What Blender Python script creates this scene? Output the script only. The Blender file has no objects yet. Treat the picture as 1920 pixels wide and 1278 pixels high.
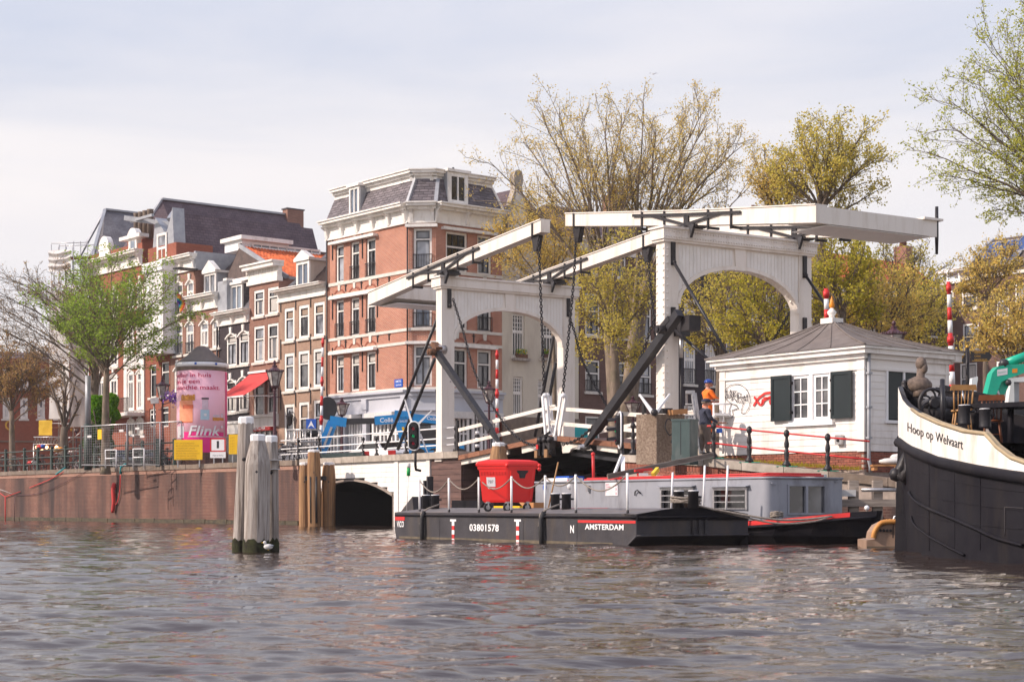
import bpy,bmesh,math,random
import numpy as np
from mathutils import Vector,Matrix
R=math.radians
random.seed(7);rng=np.random.default_rng(7)
S=bpy.context.scene
COL=S.collection
# ------------------------------------------------------------ camera
H,F,CX,HY=1.0,3200.0,960.0,948.0
cam=bpy.data.cameras.new('camera');camo=bpy.data.objects.new('camera',cam);COL.objects.link(camo)
camo.location=(0,0,H);camo.rotation_euler=(R(90),0,0)
cam.sensor_width=36;cam.lens=F/1920*36;cam.shift_y=(HY-639)/1920
cam.clip_end=3000;cam.clip_start=.1
cam.dof.use_dof=True;cam.dof.focus_distance=52;cam.dof.aperture_fstop=5.0
S.camera=camo
# ------------------------------------------------------------ sky, sun, exposure
SUN_DIR=Vector((-.86,-.20,.60)).normalized()
W=bpy.data.worlds.new('World');S.world=W;W.use_nodes=True
nt=W.node_tree;nt.nodes.clear()
def wn(t,**k):
 n=nt.nodes.new(t)
 for a,b in k.items():setattr(n,a,b)
 return n
sky=wn('ShaderNodeTexSky',sky_type='NISHITA',sun_disc=False)
sky.sun_elevation=math.asin(SUN_DIR.z);sky.sun_rotation=math.atan2(SUN_DIR.x,SUN_DIR.y)
sky.air_density=1.2;sky.dust_density=3.0
tc=wn('ShaderNodeTexCoord');mp=wn('ShaderNodeMapping');mp.inputs['Scale'].default_value=(1.2,1.2,6.0);mp.inputs['Rotation'].default_value=(R(8),R(-14),0)
no=wn('ShaderNodeTexNoise');no.inputs['Scale'].default_value=2.1;no.inputs['Detail'].default_value=7;no.inputs['Roughness'].default_value=.52;no.inputs['Distortion'].default_value=.5
cr=wn('ShaderNodeValToRGB');cr.color_ramp.elements[0].position=.30;cr.color_ramp.elements[1].position=.62
cr.color_ramp.elements[0].color=(.54,.575,.68,1);cr.color_ramp.elements[1].color=(.80,.765,.775,1)
sx=wn('ShaderNodeSeparateXYZ');hr=wn('ShaderNodeMapRange');hr.inputs['From Min'].default_value=.0;hr.inputs['From Max'].default_value=.26
mh=wn('ShaderNodeMix',data_type='RGBA');mh.inputs[6].default_value=(.88,.81,.79,1)
bgc=wn('ShaderNodeBackground');bgc.inputs['Strength'].default_value=.96
bgs=wn('ShaderNodeBackground');bgs.inputs['Strength'].default_value=.08
mx=wn('ShaderNodeMixShader');mx.inputs[0].default_value=.86
out=wn('ShaderNodeOutputWorld');L=nt.links.new
L(tc.outputs['Generated'],mp.inputs[0]);L(mp.outputs[0],no.inputs['Vector']);L(no.outputs[0],cr.inputs[0])
L(tc.outputs['Generated'],sx.inputs[0]);L(sx.outputs[2],hr.inputs[0]);L(hr.outputs[0],mh.inputs[0]);L(cr.outputs[0],mh.inputs[7])
hz_=wn('ShaderNodeMapRange');hz_.inputs['From Min'].default_value=.22;hz_.inputs['From Max'].default_value=.8;mz=wn('ShaderNodeMix',data_type='RGBA');mz.inputs[7].default_value=(.54,.59,.80,1)
L(sx.outputs[2],hz_.inputs[0]);L(hz_.outputs[0],mz.inputs[0]);L(mh.outputs[2],mz.inputs[6]);L(mz.outputs[2],bgc.inputs[0]);L(sky.outputs[0],bgs.inputs[0]);L(bgs.outputs[0],mx.inputs[1]);L(bgc.outputs[0],mx.inputs[2]);L(mx.outputs[0],out.inputs[0])
sun=bpy.data.lights.new('sun','SUN');sun.energy=3.6;sun.angle=R(1.2);sun.color=(1,.86,.75)
suno=bpy.data.objects.new('sun',sun);COL.objects.link(suno);suno.rotation_euler=(-SUN_DIR).to_track_quat('-Z','Y').to_euler();suno.location=(-60,0,60)
S.view_settings.view_transform='Standard';S.view_settings.look='None';S.view_settings.gamma=1;S.view_settings.exposure=0.46
S.view_settings.use_curve_mapping=False
# ------------------------------------------------------------ materials
MATS={}
def _new(name):
 m=bpy.data.materials.new(name);m.use_nodes=True;t=m.node_tree
 b=t.nodes['Principled BSDF'];MATS[name]=m
 return m,t,b
def c4(c):return(c[0],c[1],c[2],1)
def _mixc(t,fac,a,b):
 n=t.nodes.new('ShaderNodeMix');n.data_type='RGBA'
 for sock,v in((0,fac),(6,a),(7,b)):
  if isinstance(v,bpy.types.NodeSocket):t.links.new(v,n.inputs[sock])
  elif v is not None:n.inputs[sock].default_value=v if sock==0 else c4(v)
 return n.outputs[2]
def _noise(t,scale,detail=5,coord='Object',stretch=(1,1,1),lo=.35,hi=.65,rough=.6):
 tc=t.nodes.new('ShaderNodeTexCoord');mp=t.nodes.new('ShaderNodeMapping');mp.inputs['Scale'].default_value=stretch
 n=t.nodes.new('ShaderNodeTexNoise');n.inputs['Scale'].default_value=scale;n.inputs['Detail'].default_value=detail;n.inputs['Roughness'].default_value=rough
 r=t.nodes.new('ShaderNodeMapRange');r.inputs[1].default_value=lo;r.inputs[2].default_value=hi
 t.links.new(tc.outputs[coord],mp.inputs[0]);t.links.new(mp.outputs[0],n.inputs['Vector']);t.links.new(n.outputs[0],r.inputs[0])
 return r.outputs[0]
def _bump(t,b,h,strength=.3,dist=.02):
 n=t.nodes.new('ShaderNodeBump');n.inputs['Strength'].default_value=strength;n.inputs['Distance'].default_value=dist
 t.links.new(h,n.inputs['Height']);t.links.new(n.outputs[0],b.inputs['Normal'])
def mat(name,c,c2=None,rough=.6,scale=2.5,metal=0,bump=.15,stretch=(1,1,1),dirt=None,spec=.4,island=0):
 """plain painted or natural surface: two tones mixed by fractal noise, optional streaky dirt, a little relief"""
 m,t,b=_new(name)
 c2=c2 or tuple(min(1,x*.78)for x in c)
 f=_noise(t,scale,stretch=stretch)
 col=_mixc(t,f,c,c2)
 if dirt:
  f2=_noise(t,dirt[1],detail=8,stretch=dirt[2]if len(dirt)>2 else(1,1,.25),lo=.5,hi=.74)
  col=_mixc(t,f2,col,dirt[0])
 if island:
  g=t.nodes.new('ShaderNodeNewGeometry');hsv=t.nodes.new('ShaderNodeHueSaturation')
  r=t.nodes.new('ShaderNodeMapRange');r.inputs[3].default_value=1-island;r.inputs[4].default_value=1+island
  oi=t.nodes.new('ShaderNodeObjectInfo');ad=t.nodes.new('ShaderNodeMath');ad.operation='ADD';fr=t.nodes.new('ShaderNodeMath');fr.operation='FRACT'
  t.links.new(g.outputs['Random Per Island'],ad.inputs[0]);t.links.new(oi.outputs['Random'],ad.inputs[1]);t.links.new(ad.outputs[0],fr.inputs[0])
  t.links.new(fr.outputs[0],r.inputs[0]);t.links.new(r.outputs[0],hsv.inputs['Value']);t.links.new(col,hsv.inputs['Color']);col=hsv.outputs[0]
 t.links.new(col,b.inputs['Base Color'])
 b.inputs['Roughness'].default_value=rough;b.inputs['Metallic'].default_value=metal;b.inputs['Specular IOR Level'].default_value=spec
 if bump:_bump(t,b,_noise(t,scale*9,stretch=stretch),bump,.01)
 return m
def brick(name,c1,c2,mortar,w=.21,h=.065,vertical=False,dirt=None,joint=.010,offset=.5,bump=.4,rough=.85,var=.35):
 m,t,b=_new(name)
 uv=t.nodes.new('ShaderNodeTexCoord');mp=t.nodes.new('ShaderNodeMapping')
 if vertical:mp.inputs['Rotation'].default_value=(0,0,R(90))
 k=t.nodes.new('ShaderNodeTexBrick');k.offset=offset
 k.inputs['Scale'].default_value=1;k.inputs['Brick Width'].default_value=w;k.inputs['Row Height'].default_value=h
 k.inputs['Mortar Size'].default_value=joint;k.inputs['Mortar Smooth'].default_value=.3
 k.inputs['Color1'].default_value=c4(c1);k.inputs['Color2'].default_value=c4(c2);k.inputs['Mortar'].default_value=c4(mortar)
 t.links.new(uv.outputs['UV'],mp.inputs[0]);t.links.new(mp.outputs[0],k.inputs['Vector'])
 f=_noise(t,.9,detail=8,coord='UV',lo=.3,hi=.75);dk=tuple(x*(1-var)for x in c1)
 col=_mixc(t,f,k.outputs['Color'],None);n=col.node;n.blend_type='MIX'
 mul=t.nodes.new('ShaderNodeMix');mul.data_type='RGBA';mul.blend_type='MULTIPLY';t.links.new(f,mul.inputs[0]);t.links.new(k.outputs['Color'],mul.inputs[6]);mul.inputs[7].default_value=(1-var*.9,1-var,1-var,1)
 col=mul.outputs[2]
 if dirt:
  f2=_noise(t,dirt[1],detail=8,coord='UV',stretch=(1,.10,1),lo=dirt[2]if len(dirt)>2 else .5,hi=dirt[3]if len(dirt)>2 else .72)
  col=_mixc(t,f2,col,dirt[0])
 t.links.new(col,b.inputs['Base Color']);b.inputs['Roughness'].default_value=rough;b.inputs['Specular IOR Level'].default_value=.25
 inv=t.nodes.new('ShaderNodeMath');inv.operation='SUBTRACT';inv.inputs[0].default_value=1;t.links.new(k.outputs['Fac'],inv.inputs[1])
 _bump(t,b,inv.outputs[0],bump,.012)
 return m
def glassy(name,c,c2,rough=.06,scale=.7,spec=.8):
 m,t,b=_new(name)
 f=_noise(t,scale,detail=3,lo=.42,hi=.6)
 t.links.new(_mixc(t,f,c,c2),b.inputs['Base Color']);b.inputs['Roughness'].default_value=rough;b.inputs['Specular IOR Level'].default_value=spec
 _bump(t,b,_noise(t,1.3,detail=1),.08,.02)
 return m
def leafy(name,c1,c2,c3,trans=.45):
 m=bpy.data.materials.new(name);m.use_nodes=True;t=m.node_tree;t.nodes.clear();MATS[name]=m
 g=t.nodes.new('ShaderNodeNewGeometry');cr=t.nodes.new('ShaderNodeValToRGB')
 e=cr.color_ramp.elements;e[0].color=c4(c1);e[1].color=c4(c3);x=e.new(.5);x.color=c4(c2)
 t.links.new(g.outputs['Random Per Island'],cr.inputs[0])
 d=t.nodes.new('ShaderNodeBsdfDiffuse');tr=t.nodes.new('ShaderNodeBsdfTranslucent');mx=t.nodes.new('ShaderNodeMixShader');mx.inputs[0].default_value=trans
 o=t.nodes.new('ShaderNodeOutputMaterial')
 t.links.new(cr.outputs[0],d.inputs[0]);t.links.new(cr.outputs[0],tr.inputs[0]);t.links.new(d.outputs[0],mx.inputs[1]);t.links.new(tr.outputs[0],mx.inputs[2]);t.links.new(mx.outputs[0],o.inputs[0])
 return m
def lamp_mat(name,c,strength):
 m,t,b=_new(name);b.inputs['Base Color'].default_value=c4(c);b.inputs['Emission Color'].default_value=c4(c);b.inputs['Emission Strength'].default_value=strength
 return m
CREAM=(.80,.745,.68)
mat('white_paint',CREAM,(.74,.685,.62),rough=.45,scale=1.2,bump=.05,dirt=((.52,.46,.40),1.7,(1,1,.2)))
mat('white_plank',(.84,.80,.76),(.79,.745,.70),rough=.5,scale=.9,bump=.06,dirt=((.60,.55,.50),1.5,(1.4,1.4,.35)),island=.05)
mat('bridge_white',(.83,.765,.695),(.785,.72,.65),rough=.42,scale=.6,bump=.04,dirt=((.64,.56,.47),1.6,(1.6,1.6,.22)))
mat('trim_white',(.86,.83,.79),(.78,.74,.69),rough=.5,scale=1.2,bump=.05,dirt=((.60,.56,.51),2.5))
mat('grey_paint',(.56,.55,.57),(.50,.49,.51),rough=.5,scale=1,bump=.05,dirt=((.35,.33,.34),2.5))
mat('black_paint',(.016,.015,.019),(.028,.026,.03),rough=.42,scale=3,bump=.1)
mat('black_iron',(.014,.012,.015),(.028,.023,.024),rough=.45,scale=6,bump=.2)
mat('purple_iron',(.085,.028,.040),(.055,.022,.032),rough=.4,scale=6,bump=.1)
mat('green_iron',(.030,.050,.045),(.05,.07,.062),rough=.5,scale=4,bump=.1)
mat('rust',(.20,.09,.045),(.09,.05,.035),rough=.8,scale=6,bump=.3)
mat('steel',(.50,.49,.49),(.36,.35,.36),rough=.35,scale=8,metal=.7,bump=.1)
mat('zinc',(.40,.41,.43),(.30,.31,.34),rough=.5,scale=2,metal=.3,bump=.1)
mat('stone',(.25,.195,.155),(.17,.13,.105),rough=.85,scale=2.6,bump=.4,dirt=((.17,.12,.075),1.4,(1,1,1)),island=.12)
mat('pale_stone',(.46,.40,.34),(.35,.30,.25),rough=.85,scale=3,bump=.35,dirt=((.22,.19,.15),1.6,(1,1,1)),island=.08)
mat('sandstone',(.72,.68,.62),(.60,.56,.50),rough=.8,scale=3,bump=.1)
mat('concrete',(.36,.28,.21),(.18,.12,.085),rough=.9,scale=16,bump=.5,dirt=((.16,.11,.075),1.5))
mat('asphalt',(.06,.058,.056),(.045,.043,.043),rough=.9,scale=4,bump=.3)
mat('paving',(.22,.16,.13),(.15,.115,.10),rough=.9,scale=3,bump=.3)
mat('soil',(.14,.12,.07),(.08,.09,.035),rough=1,scale=3,bump=.6)
mat('deck_wood',(.34,.15,.085),(.22,.09,.05),rough=.75,scale=5,stretch=(1,1,6),bump=.4,island=.2)
mat('brown_plank',(.155,.085,.070),(.095,.052,.046),rough=.7,scale=2,stretch=(.5,.5,4),bump=.3,island=.18)
mat('grey_timber',(.52,.465,.42),(.28,.235,.205),rough=.85,scale=3.5,stretch=(4,4,.28),bump=.7,dirt=((.12,.09,.07),4,(5,5,.2)))
mat('weathered_beam',(.38,.32,.27),(.24,.195,.165),rough=.85,scale=3,stretch=(.4,.4,5),bump=.5)
mat('fresh_timber',(.40,.22,.10),(.24,.125,.06),rough=.75,scale=2.5,stretch=(5,5,.3),bump=.4,dirt=((.12,.08,.055),2,(5,5,.15)))
mat('chair_wood',(.50,.27,.10),(.38,.19,.07),rough=.45,scale=5,stretch=(1,1,.4),bump=.1)
mat('dark_chair_wood',(.22,.07,.03),(.15,.05,.02),rough=.45,scale=5,bump=.1)
mat('moss',(.05,.055,.018),(.022,.018,.010),rough=.9,scale=9,bump=.8)
mat('algae_stone',(.11,.085,.05),(.045,.04,.028),rough=.8,scale=6,bump=.6)
mat('red_plastic',(.78,.022,.018),(.68,.018,.016),rough=.32,scale=1,bump=.03,spec=.5)
mat('red_paint',(.66,.030,.030),(.52,.03,.028),rough=.45,scale=3,bump=.05)
mat('red_cloth',(.66,.065,.06),(.58,.05,.05),rough=.8,scale=3,bump=.1)
mat('white_gloss',(.86,.85,.85),(.80,.79,.79),rough=.35,scale=2,bump=.03)
mat('blue_lift',(.012,.26,.62),(.012,.21,.52),rough=.35,scale=2,bump=.03)
mat('blue_sign',(.015,.10,.48),(.015,.09,.42),rough=.4,scale=2,bump=0)
mat('teal',(.02,.36,.40),(.02,.30,.34),rough=.5,scale=2,bump=0)
mat('yellow_sign',(.86,.52,.008),(.80,.47,.008),rough=.5,scale=2,bump=0)
mat('yellow_print',(.50,.26,.01),rough=.6,bump=0)
mat('cabinet_green',(.088,.125,.118),(.072,.105,.10),rough=.5,scale=2,bump=.05,dirt=((.16,.18,.17),3))
mat('shutter_green',(.012,.021,.024),(.010,.017,.020),rough=.4,scale=2,bump=.05)
mat('boat_grey',(.31,.315,.35),(.27,.28,.315),rough=.42,scale=1.2,bump=.05,dirt=((.16,.155,.17),2.2,(1,1,.3)))
mat('hull_black',(.011,.010,.014),(.018,.017,.021),rough=.6,scale=1.5,bump=.12,dirt=((.026,.022,.021),2.6,(1,1,.25)),spec=.08)
mat('hull_worn',(.058,.054,.060),(.040,.037,.042),rough=.55,scale=1.6,bump=.2,dirt=((.08,.065,.055),2.2,(1,1,.3)),spec=.3)
mat('hull_white',(.86,.82,.78),(.80,.76,.71),rough=.45,scale=1.2,bump=.05,dirt=((.55,.45,.36),2.2,(1,1,.3)))
mat('barge_deck',(.17,.155,.155),(.12,.11,.112),rough=.75,scale=2,bump=.2,dirt=((.20,.15,.12),1.5,(1,1,1)))
mat('slime',(.16,.125,.085),(.09,.075,.05),rough=.7,scale=5,bump=.4)
mat('dinghy_tan',(.35,.235,.165),(.29,.19,.135),rough=.55,scale=2,bump=.05,dirt=((.20,.13,.09),3))
mat('hose_orange',(.60,.27,.06),(.48,.21,.05),rough=.5,scale=5)
mat('rope',(.34,.29,.25),(.20,.17,.14),rough=.9,scale=20,bump=.4)
mat('rubber',(.022,.021,.023),(.035,.033,.034),rough=.7,scale=6)
mat('roof_felt',(.175,.145,.13),(.13,.108,.098),rough=.9,scale=1.6,bump=.3,dirt=((.21,.185,.17),1.2,(1,1,1)))
brick('slate',(.17,.145,.155),(.13,.112,.122),(.055,.045,.05),w=.36,h=.22,joint=.012,var=.35,rough=.6)
brick('slate_dark',(.165,.118,.130),(.125,.09,.105),(.07,.052,.062),w=.42,h=.24,joint=.018,var=.5,rough=.65)
brick('slate_grey',(.19,.185,.20),(.14,.135,.15),(.05,.05,.055),w=.4,h=.25,joint=.014,var=.55,rough=.6)
mat('slate_piece',(.165,.14,.15),(.125,.108,.118),rough=.6,scale=3,bump=.2,island=.28)
mat('tile_orange',(.66,.155,.045),(.50,.105,.035),rough=.75,scale=3,bump=.2,island=.22)
mat('tile_brown',(.12,.085,.075),(.08,.06,.055),rough=.8,scale=3,bump=.2,island=.15)
brick('brick_red',(.50,.175,.095),(.40,.122,.068),(.60,.44,.36),h=.075,joint=.013,var=.26,dirt=((.27,.12,.085),.5,.52,.8))
brick('brick_red_dark',(.36,.105,.06),(.29,.08,.05),(.27,.14,.10),joint=.009,var=.2)
brick('brick_tan',(.42,.27,.19),(.33,.20,.14),(.50,.38,.30),joint=.010,var=.25,dirt=((.20,.13,.095),.5,.52,.8))
brick('brick_brown',(.31,.15,.105),(.23,.105,.075),(.38,.26,.21),joint=.010,var=.25)
brick('brick_black',(.058,.045,.052),(.042,.033,.040),(.07,.06,.065),joint=.009,var=.25)
brick('brick_far',(.185,.105,.085),(.145,.08,.068),(.20,.14,.12),joint=.010,var=.3)
brick('brick_quay',(.215,.088,.062),(.145,.060,.046),(.31,.20,.155),w=.24,h=.085,joint=.016,var=.4,dirt=((.06,.042,.040),.42,.42,.60))
brick('brick_quay_tall',(.40,.19,.13),(.30,.13,.09),(.45,.33,.27),w=.22,h=.075,joint=.014,var=.3,vertical=True)
mat('brick_piece',(.33,.115,.075),(.24,.08,.055),rough=.85,scale=9,bump=.4,island=.25)
mat('mortar',(.42,.34,.29),(.33,.27,.23),rough=.95,scale=7,bump=.3)
mat('render_cream',(.66,.60,.50),(.60,.54,.45),rough=.85,scale=.8,bump=.1,dirt=((.47,.41,.34),.9,(1,1,.3)))
mat('shop_grey',(.52,.53,.58),(.46,.47,.52),rough=.6,scale=1,bump=.05)
mat('scaffold_sheet',(.76,.72,.68),(.70,.66,.62),rough=.8,scale=1.5,bump=.3)
mat('scaffold_net',(.30,.26,.25),(.24,.21,.20),rough=.9,scale=1.5,bump=.4)
mat('yellow_cloth',(.80,.52,.05),(.72,.44,.04),rough=.8,scale=2,bump=.2)
mat('purple_flower',(.32,.16,.55),(.25,.10,.42),rough=.8,bump=0,island=.3)
glassy('glass',(.03,.031,.036),(.15,.15,.155))  # paler second tone puts reflections into the pane colour
glassy('glass_sky',(.10,.105,.12),(.40,.42,.46),scale=.45)  # reflected sky put into the base colour as pale patches
glassy('glass_blue',(.11,.14,.19),(.24,.28,.33),scale=.4)
glassy('glass_dark',(.008,.008,.010),(.02,.02,.022))
glassy('lamp_glass',(.30,.27,.25),(.50,.46,.43),scale=4)
mat('curtain',(.62,.58,.53),(.42,.39,.36),rough=.35,scale=4,stretch=(6,6,.3),bump=.2,spec=.7)
mat('blind',(.34,.24,.17),(.26,.18,.13),rough=.5,scale=4,stretch=(.3,.3,6),bump=.1,spec=.6)
mat('frame_dark',(.035,.034,.038),rough=.4,bump=0)
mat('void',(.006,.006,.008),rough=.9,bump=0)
glassy('solar',(.018,.05,.17),(.03,.075,.23),rough=.15)
mat('excavator_green',(.006,.43,.27),(.006,.36,.23),rough=.35,scale=2,bump=.03)
mat('orange_vest',(.95,.20,.015),(.86,.15,.012),rough=.7,scale=6,bump=.4)
mat('reflective',(.62,.60,.58),rough=.3,bump=0)
mat('helmet_blue',(.02,.06,.32),rough=.3,bump=0)
mat('navy_cloth',(.028,.032,.055),(.045,.048,.075),rough=.85,scale=7,bump=.4)
mat('khaki_cloth',(.16,.125,.105),(.12,.095,.08),rough=.85,scale=7,bump=.4)
mat('skin',(.50,.26,.19),(.44,.21,.15),rough=.5,scale=6,bump=.05)
mat('bronze',(.23,.165,.125),(.11,.08,.065),rough=.6,scale=9,bump=.5)
mat('cardboard',(.50,.25,.10),(.42,.20,.08),rough=.8,scale=3)
mat('poster_pink',(.90,.48,.58),(.90,.52,.62),rough=.35,scale=.6,bump=0)
mat('poster_magenta',(.80,.02,.24),(.78,.02,.22),rough=.35,bump=0)
mat('poster_letter',(.66,.015,.12),rough=.4,bump=0)
mat('poster_bag',(.80,.25,.12),(.86,.36,.20),rough=.5,scale=3,bump=0)
mat('poster_bag_dark',(.68,.14,.06),rough=.5,bump=0)
mat('poster_blue',(.50,.66,.76),(.42,.58,.70),rough=.4,scale=2,bump=0)
mat('poster_food',(.70,.34,.05),(.55,.16,.03),rough=.5,scale=12,bump=0)
mat('poster_white',(.84,.80,.82),rough=.4,bump=0)
mat('gold',(.72,.40,.06),rough=.4,metal=.3,bump=0)
mat('flame_orange',(.85,.30,.02),rough=.4,bump=0)
mat('sack_white',(.70,.68,.66),(.6,.58,.56),rough=.8,scale=5,bump=.3)
mat('spray_red',(.72,.035,.03),rough=.6,bump=0)
mat('spray_black',(.04,.035,.045),rough=.6,bump=0)
mat('bark',(.20,.155,.12),(.12,.092,.072),rough=.9,scale=3,stretch=(3,3,.6),bump=.8)
mat('bark_pale',(.27,.21,.16),(.16,.12,.09),rough=.9,scale=2.5,stretch=(2,2,.7),bump=.8,dirt=((.075,.075,.035),1.2,(1,1,.6)))
leafy('leaf_spring',(.76,.58,.13),(.68,.57,.13),(.50,.45,.09),.5)
leafy('leaf_amber',(.82,.57,.17),(.76,.57,.16),(.60,.50,.14),.5)
leafy('leaf_green',(.30,.43,.06),(.40,.52,.09),(.20,.32,.045),.5)
leafy('leaf_bright',(.14,.34,.012),(.22,.44,.02),(.07,.20,.01))
leafy('leaf_olive',(.50,.45,.07),(.60,.48,.07),(.34,.34,.05),.5)
leafy('leaf_bud',(.50,.31,.15),(.42,.25,.12),(.55,.40,.13),.5)
leafy('leaf_fresh',(.50,.52,.09),(.58,.55,.11),(.34,.40,.07),.5)
leafy('leaf_hedge',(.05,.12,.012),(.08,.17,.015),(.03,.08,.01))
# ------------------------------------------------------------ geometry helpers
def P(px,py,Y):return Vector(((px-CX)/F*Y,Y,H+(HY-py)/F*Y))
def sizepx(n,Y):return n/F*Y
class Frame:
 """a vertical working plane: a runs along it, b out of it towards the canal, z up"""
 def __init__(s,ox,oy,tx,ty,flip=False):
  s.o=Vector((ox,oy));s.t=Vector((tx,ty)).normalized();n=Vector((s.t.y,-s.t.x))
  if n.dot(Vector((0,0))-s.o)<0:n=-n
  s.n=-n if flip else n
 def pt(s,a,b,z):
  q=s.o+s.t*a+s.n*b
  return Vector((q.x,q.y,z))
 def a(s,px,b=0):
  k=(px-CX)/F;q=s.o+s.n*b
  return(k*q.y-q.x)/(s.t.x-k*s.t.y)
 def pix(s,px,py,b=0):
  a=s.a(px,b);Y=(s.o+s.n*b+s.t*a).y
  return a,H+(HY-py)/F*Y
 def z(s,px,py,b=0):return s.pix(px,py,b)[1]
 def b_at(s,a,px):
  k=(px-CX)/F;q=s.o+s.t*a
  return(k*q.y-q.x)/(s.n.x-k*s.n.y)
 def sub(s,a,b=0,turn=0):
  q=s.pt(a,b,0);t=s.t.copy();t.rotate(Matrix.Rotation(turn,2))
  return Frame(q.x,q.y,t.x,t.y)
WORLD=Frame(0,0,1,0);WORLD.n=Vector((0,1));WORLD.o=Vector((0,0))
class MB:
 def __init__(s,m='white_paint'):
  s.v=[];s.f=[];s.fm=[];s.sm=[];s.m=m;s.smooth=False
 def add(s,vs,fs,smooth=None):
  o=len(s.v);s.v+=[tuple(v)for v in vs];sm=s.smooth if smooth is None else smooth
  for f in fs:s.f.append(tuple(i+o for i in f));s.fm.append(s.m);s.sm.append(sm)
  return s
 def quad(s,*p):return s.add(p,[tuple(range(len(p)))])
 def hexa(s,p):
  return s.add(p,[(3,2,1,0),(4,5,6,7),(0,1,5,4),(1,2,6,5),(2,3,7,6),(3,0,4,7)])
 def box(s,fr,a0,a1,b0,b1,z0,z1):
  return s.hexa([fr.pt(a0,b0,z0),fr.pt(a1,b0,z0),fr.pt(a1,b1,z0),fr.pt(a0,b1,z0),fr.pt(a0,b0,z1),fr.pt(a1,b0,z1),fr.pt(a1,b1,z1),fr.pt(a0,b1,z1)])
 def wbox(s,x0,x1,y0,y1,z0,z1):return s.box(WORLD,x0,x1,y0,y1,z0,z1)
 def prism(s,pts,ex):
  n=len(pts);ex=Vector(ex);p=[Vector(q)for q in pts]
  return s.add(p+[q+ex for q in p],[tuple(range(n))[::-1],tuple(range(n,2*n))]+[(i,(i+1)%n,n+(i+1)%n,n+i)for i in range(n)])
 def fprism(s,fr,pts,b0,b1):
  return s.prism([fr.pt(a,b0,z)for a,z in pts],fr.pt(0,b1,0)-fr.pt(0,b0,0))
 def beam(s,p0,p1,w,h,up=(0,0,1),w2=None,h2=None):
  p0=Vector(p0);p1=Vector(p1);d=(p1-p0).normalized();up=Vector(up)
  sd=d.cross(up)
  if sd.length<1e-4:sd=d.cross(Vector((1,0,0)))
  sd.normalize();u=sd.cross(d);w2=w if w2 is None else w2;h2=h if h2 is None else h2
  q=[]
  for p,ww,hh in((p0,w,h),(p1,w2,h2)):
   q+=[p-sd*ww/2-u*hh/2,p+sd*ww/2-u*hh/2,p+sd*ww/2+u*hh/2,p-sd*ww/2+u*hh/2]
  return s.hexa(q)
 def tube(s,pts,r,n=6,close=False):
  pts=[Vector(p)for p in pts];N=len(pts);rs=r if isinstance(r,(list,tuple))else[r]*N
  vs=[];ref=Vector((0,0,1));sd=None
  for i,p in enumerate(pts):
   if close:d=pts[(i+1)%N]-pts[i-1]
   else:d=pts[min(i+1,N-1)]-pts[max(i-1,0)]
   d.normalize()
   if sd is None:
    sd=d.cross(ref if abs(d.z)<.95 else Vector((1,0,0))).normalized()
   else:sd=(sd-d*sd.dot(d)).normalized()
   u=d.cross(sd)
   for k in range(n):
    t=2*math.pi*k/n;vs.append(p+(sd*math.cos(t)+u*math.sin(t))*rs[i])
  fs=[]
  for i in range(N if close else N-1):
   j=(i+1)%N
   for k in range(n):fs.append((i*n+k,i*n+(k+1)%n,j*n+(k+1)%n,j*n+k))
  s.add(vs,fs,True)
  if not close:
   o=len(s.v)-len(vs);s.f.append(tuple(range(o+n-1,o-1,-1)));s.f.append(tuple(range(o+(N-1)*n,o+N*n)));s.fm+=[s.m]*2;s.sm+=[False]*2
  return s
 def lathe(s,c,prof,n=16,smooth=True,a0=0,squash=1,rot=0,flats=None):
  c=Vector(c);vs=[]
  for r,z in prof:
   for k in range(n):
    t=a0+2*math.pi*k/n;vs.append((c.x+r*math.cos(t),c.y+r*math.sin(t)*squash,c.z+z))
  fs=[(i*n+k,i*n+(k+1)%n,(i+1)*n+(k+1)%n,(i+1)*n+k)for i in range(len(prof)-1)for k in range(n)]
  fs+=[tuple(range(n-1,-1,-1)),tuple(range((len(prof)-1)*n,len(prof)*n))]
  return s.add(vs,fs,smooth)
 def ball(s,c,r,n=10,sq=(1,1,1)):
  c=Vector(c);m=max(4,n//2);vs=[c+Vector((0,0,-r*sq[2]))]
  for i in range(1,m):
   ph=-math.pi/2+math.pi*i/m
   for k in range(n):
    t=2*math.pi*k/n;vs.append(c+Vector((r*sq[0]*math.cos(ph)*math.cos(t),r*sq[1]*math.cos(ph)*math.sin(t),r*sq[2]*math.sin(ph))))
  vs.append(c+Vector((0,0,r*sq[2])));T=len(vs)-1
  fs=[(0,1+(k+1)%n,1+k)for k in range(n)]
  fs+=[(1+i*n+k,1+i*n+(k+1)%n,1+(i+1)*n+(k+1)%n,1+(i+1)*n+k)for i in range(m-2)for k in range(n)]
  fs+=[(T,1+(m-2)*n+k,1+(m-2)*n+(k+1)%n)for k in range(n)]
  return s.add(vs,fs,True)
 def text(s,string,fn,size=1,bold=0,sx=1,align='LEFT',shear=0,space=1):
  vs,fs=text_mesh(string,size,bold,align,shear,space)
  return s.add([fn(x*sx,y)for x,y in vs],fs,False)
_tc={}
def text_mesh(string,size,bold,align,shear,space):
 key=(string,size,bold,align,shear,space)
 if key not in _tc:
  c=bpy.data.curves.new('t','FONT');c.body=string;c.size=size;c.offset=bold*size;c.align_x=align;c.shear=shear;c.space_character=space;c.resolution_u=3
  o=bpy.data.objects.new('t',c);me=bpy.data.meshes.new_from_object(o)
  _tc[key]=([(v.co.x,v.co.y)for v in me.vertices],[tuple(p.vertices)for p in me.polygons])
  bpy.data.objects.remove(o);bpy.data.curves.remove(c);bpy.data.meshes.remove(me)
 return _tc[key]
ORG={}
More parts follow.
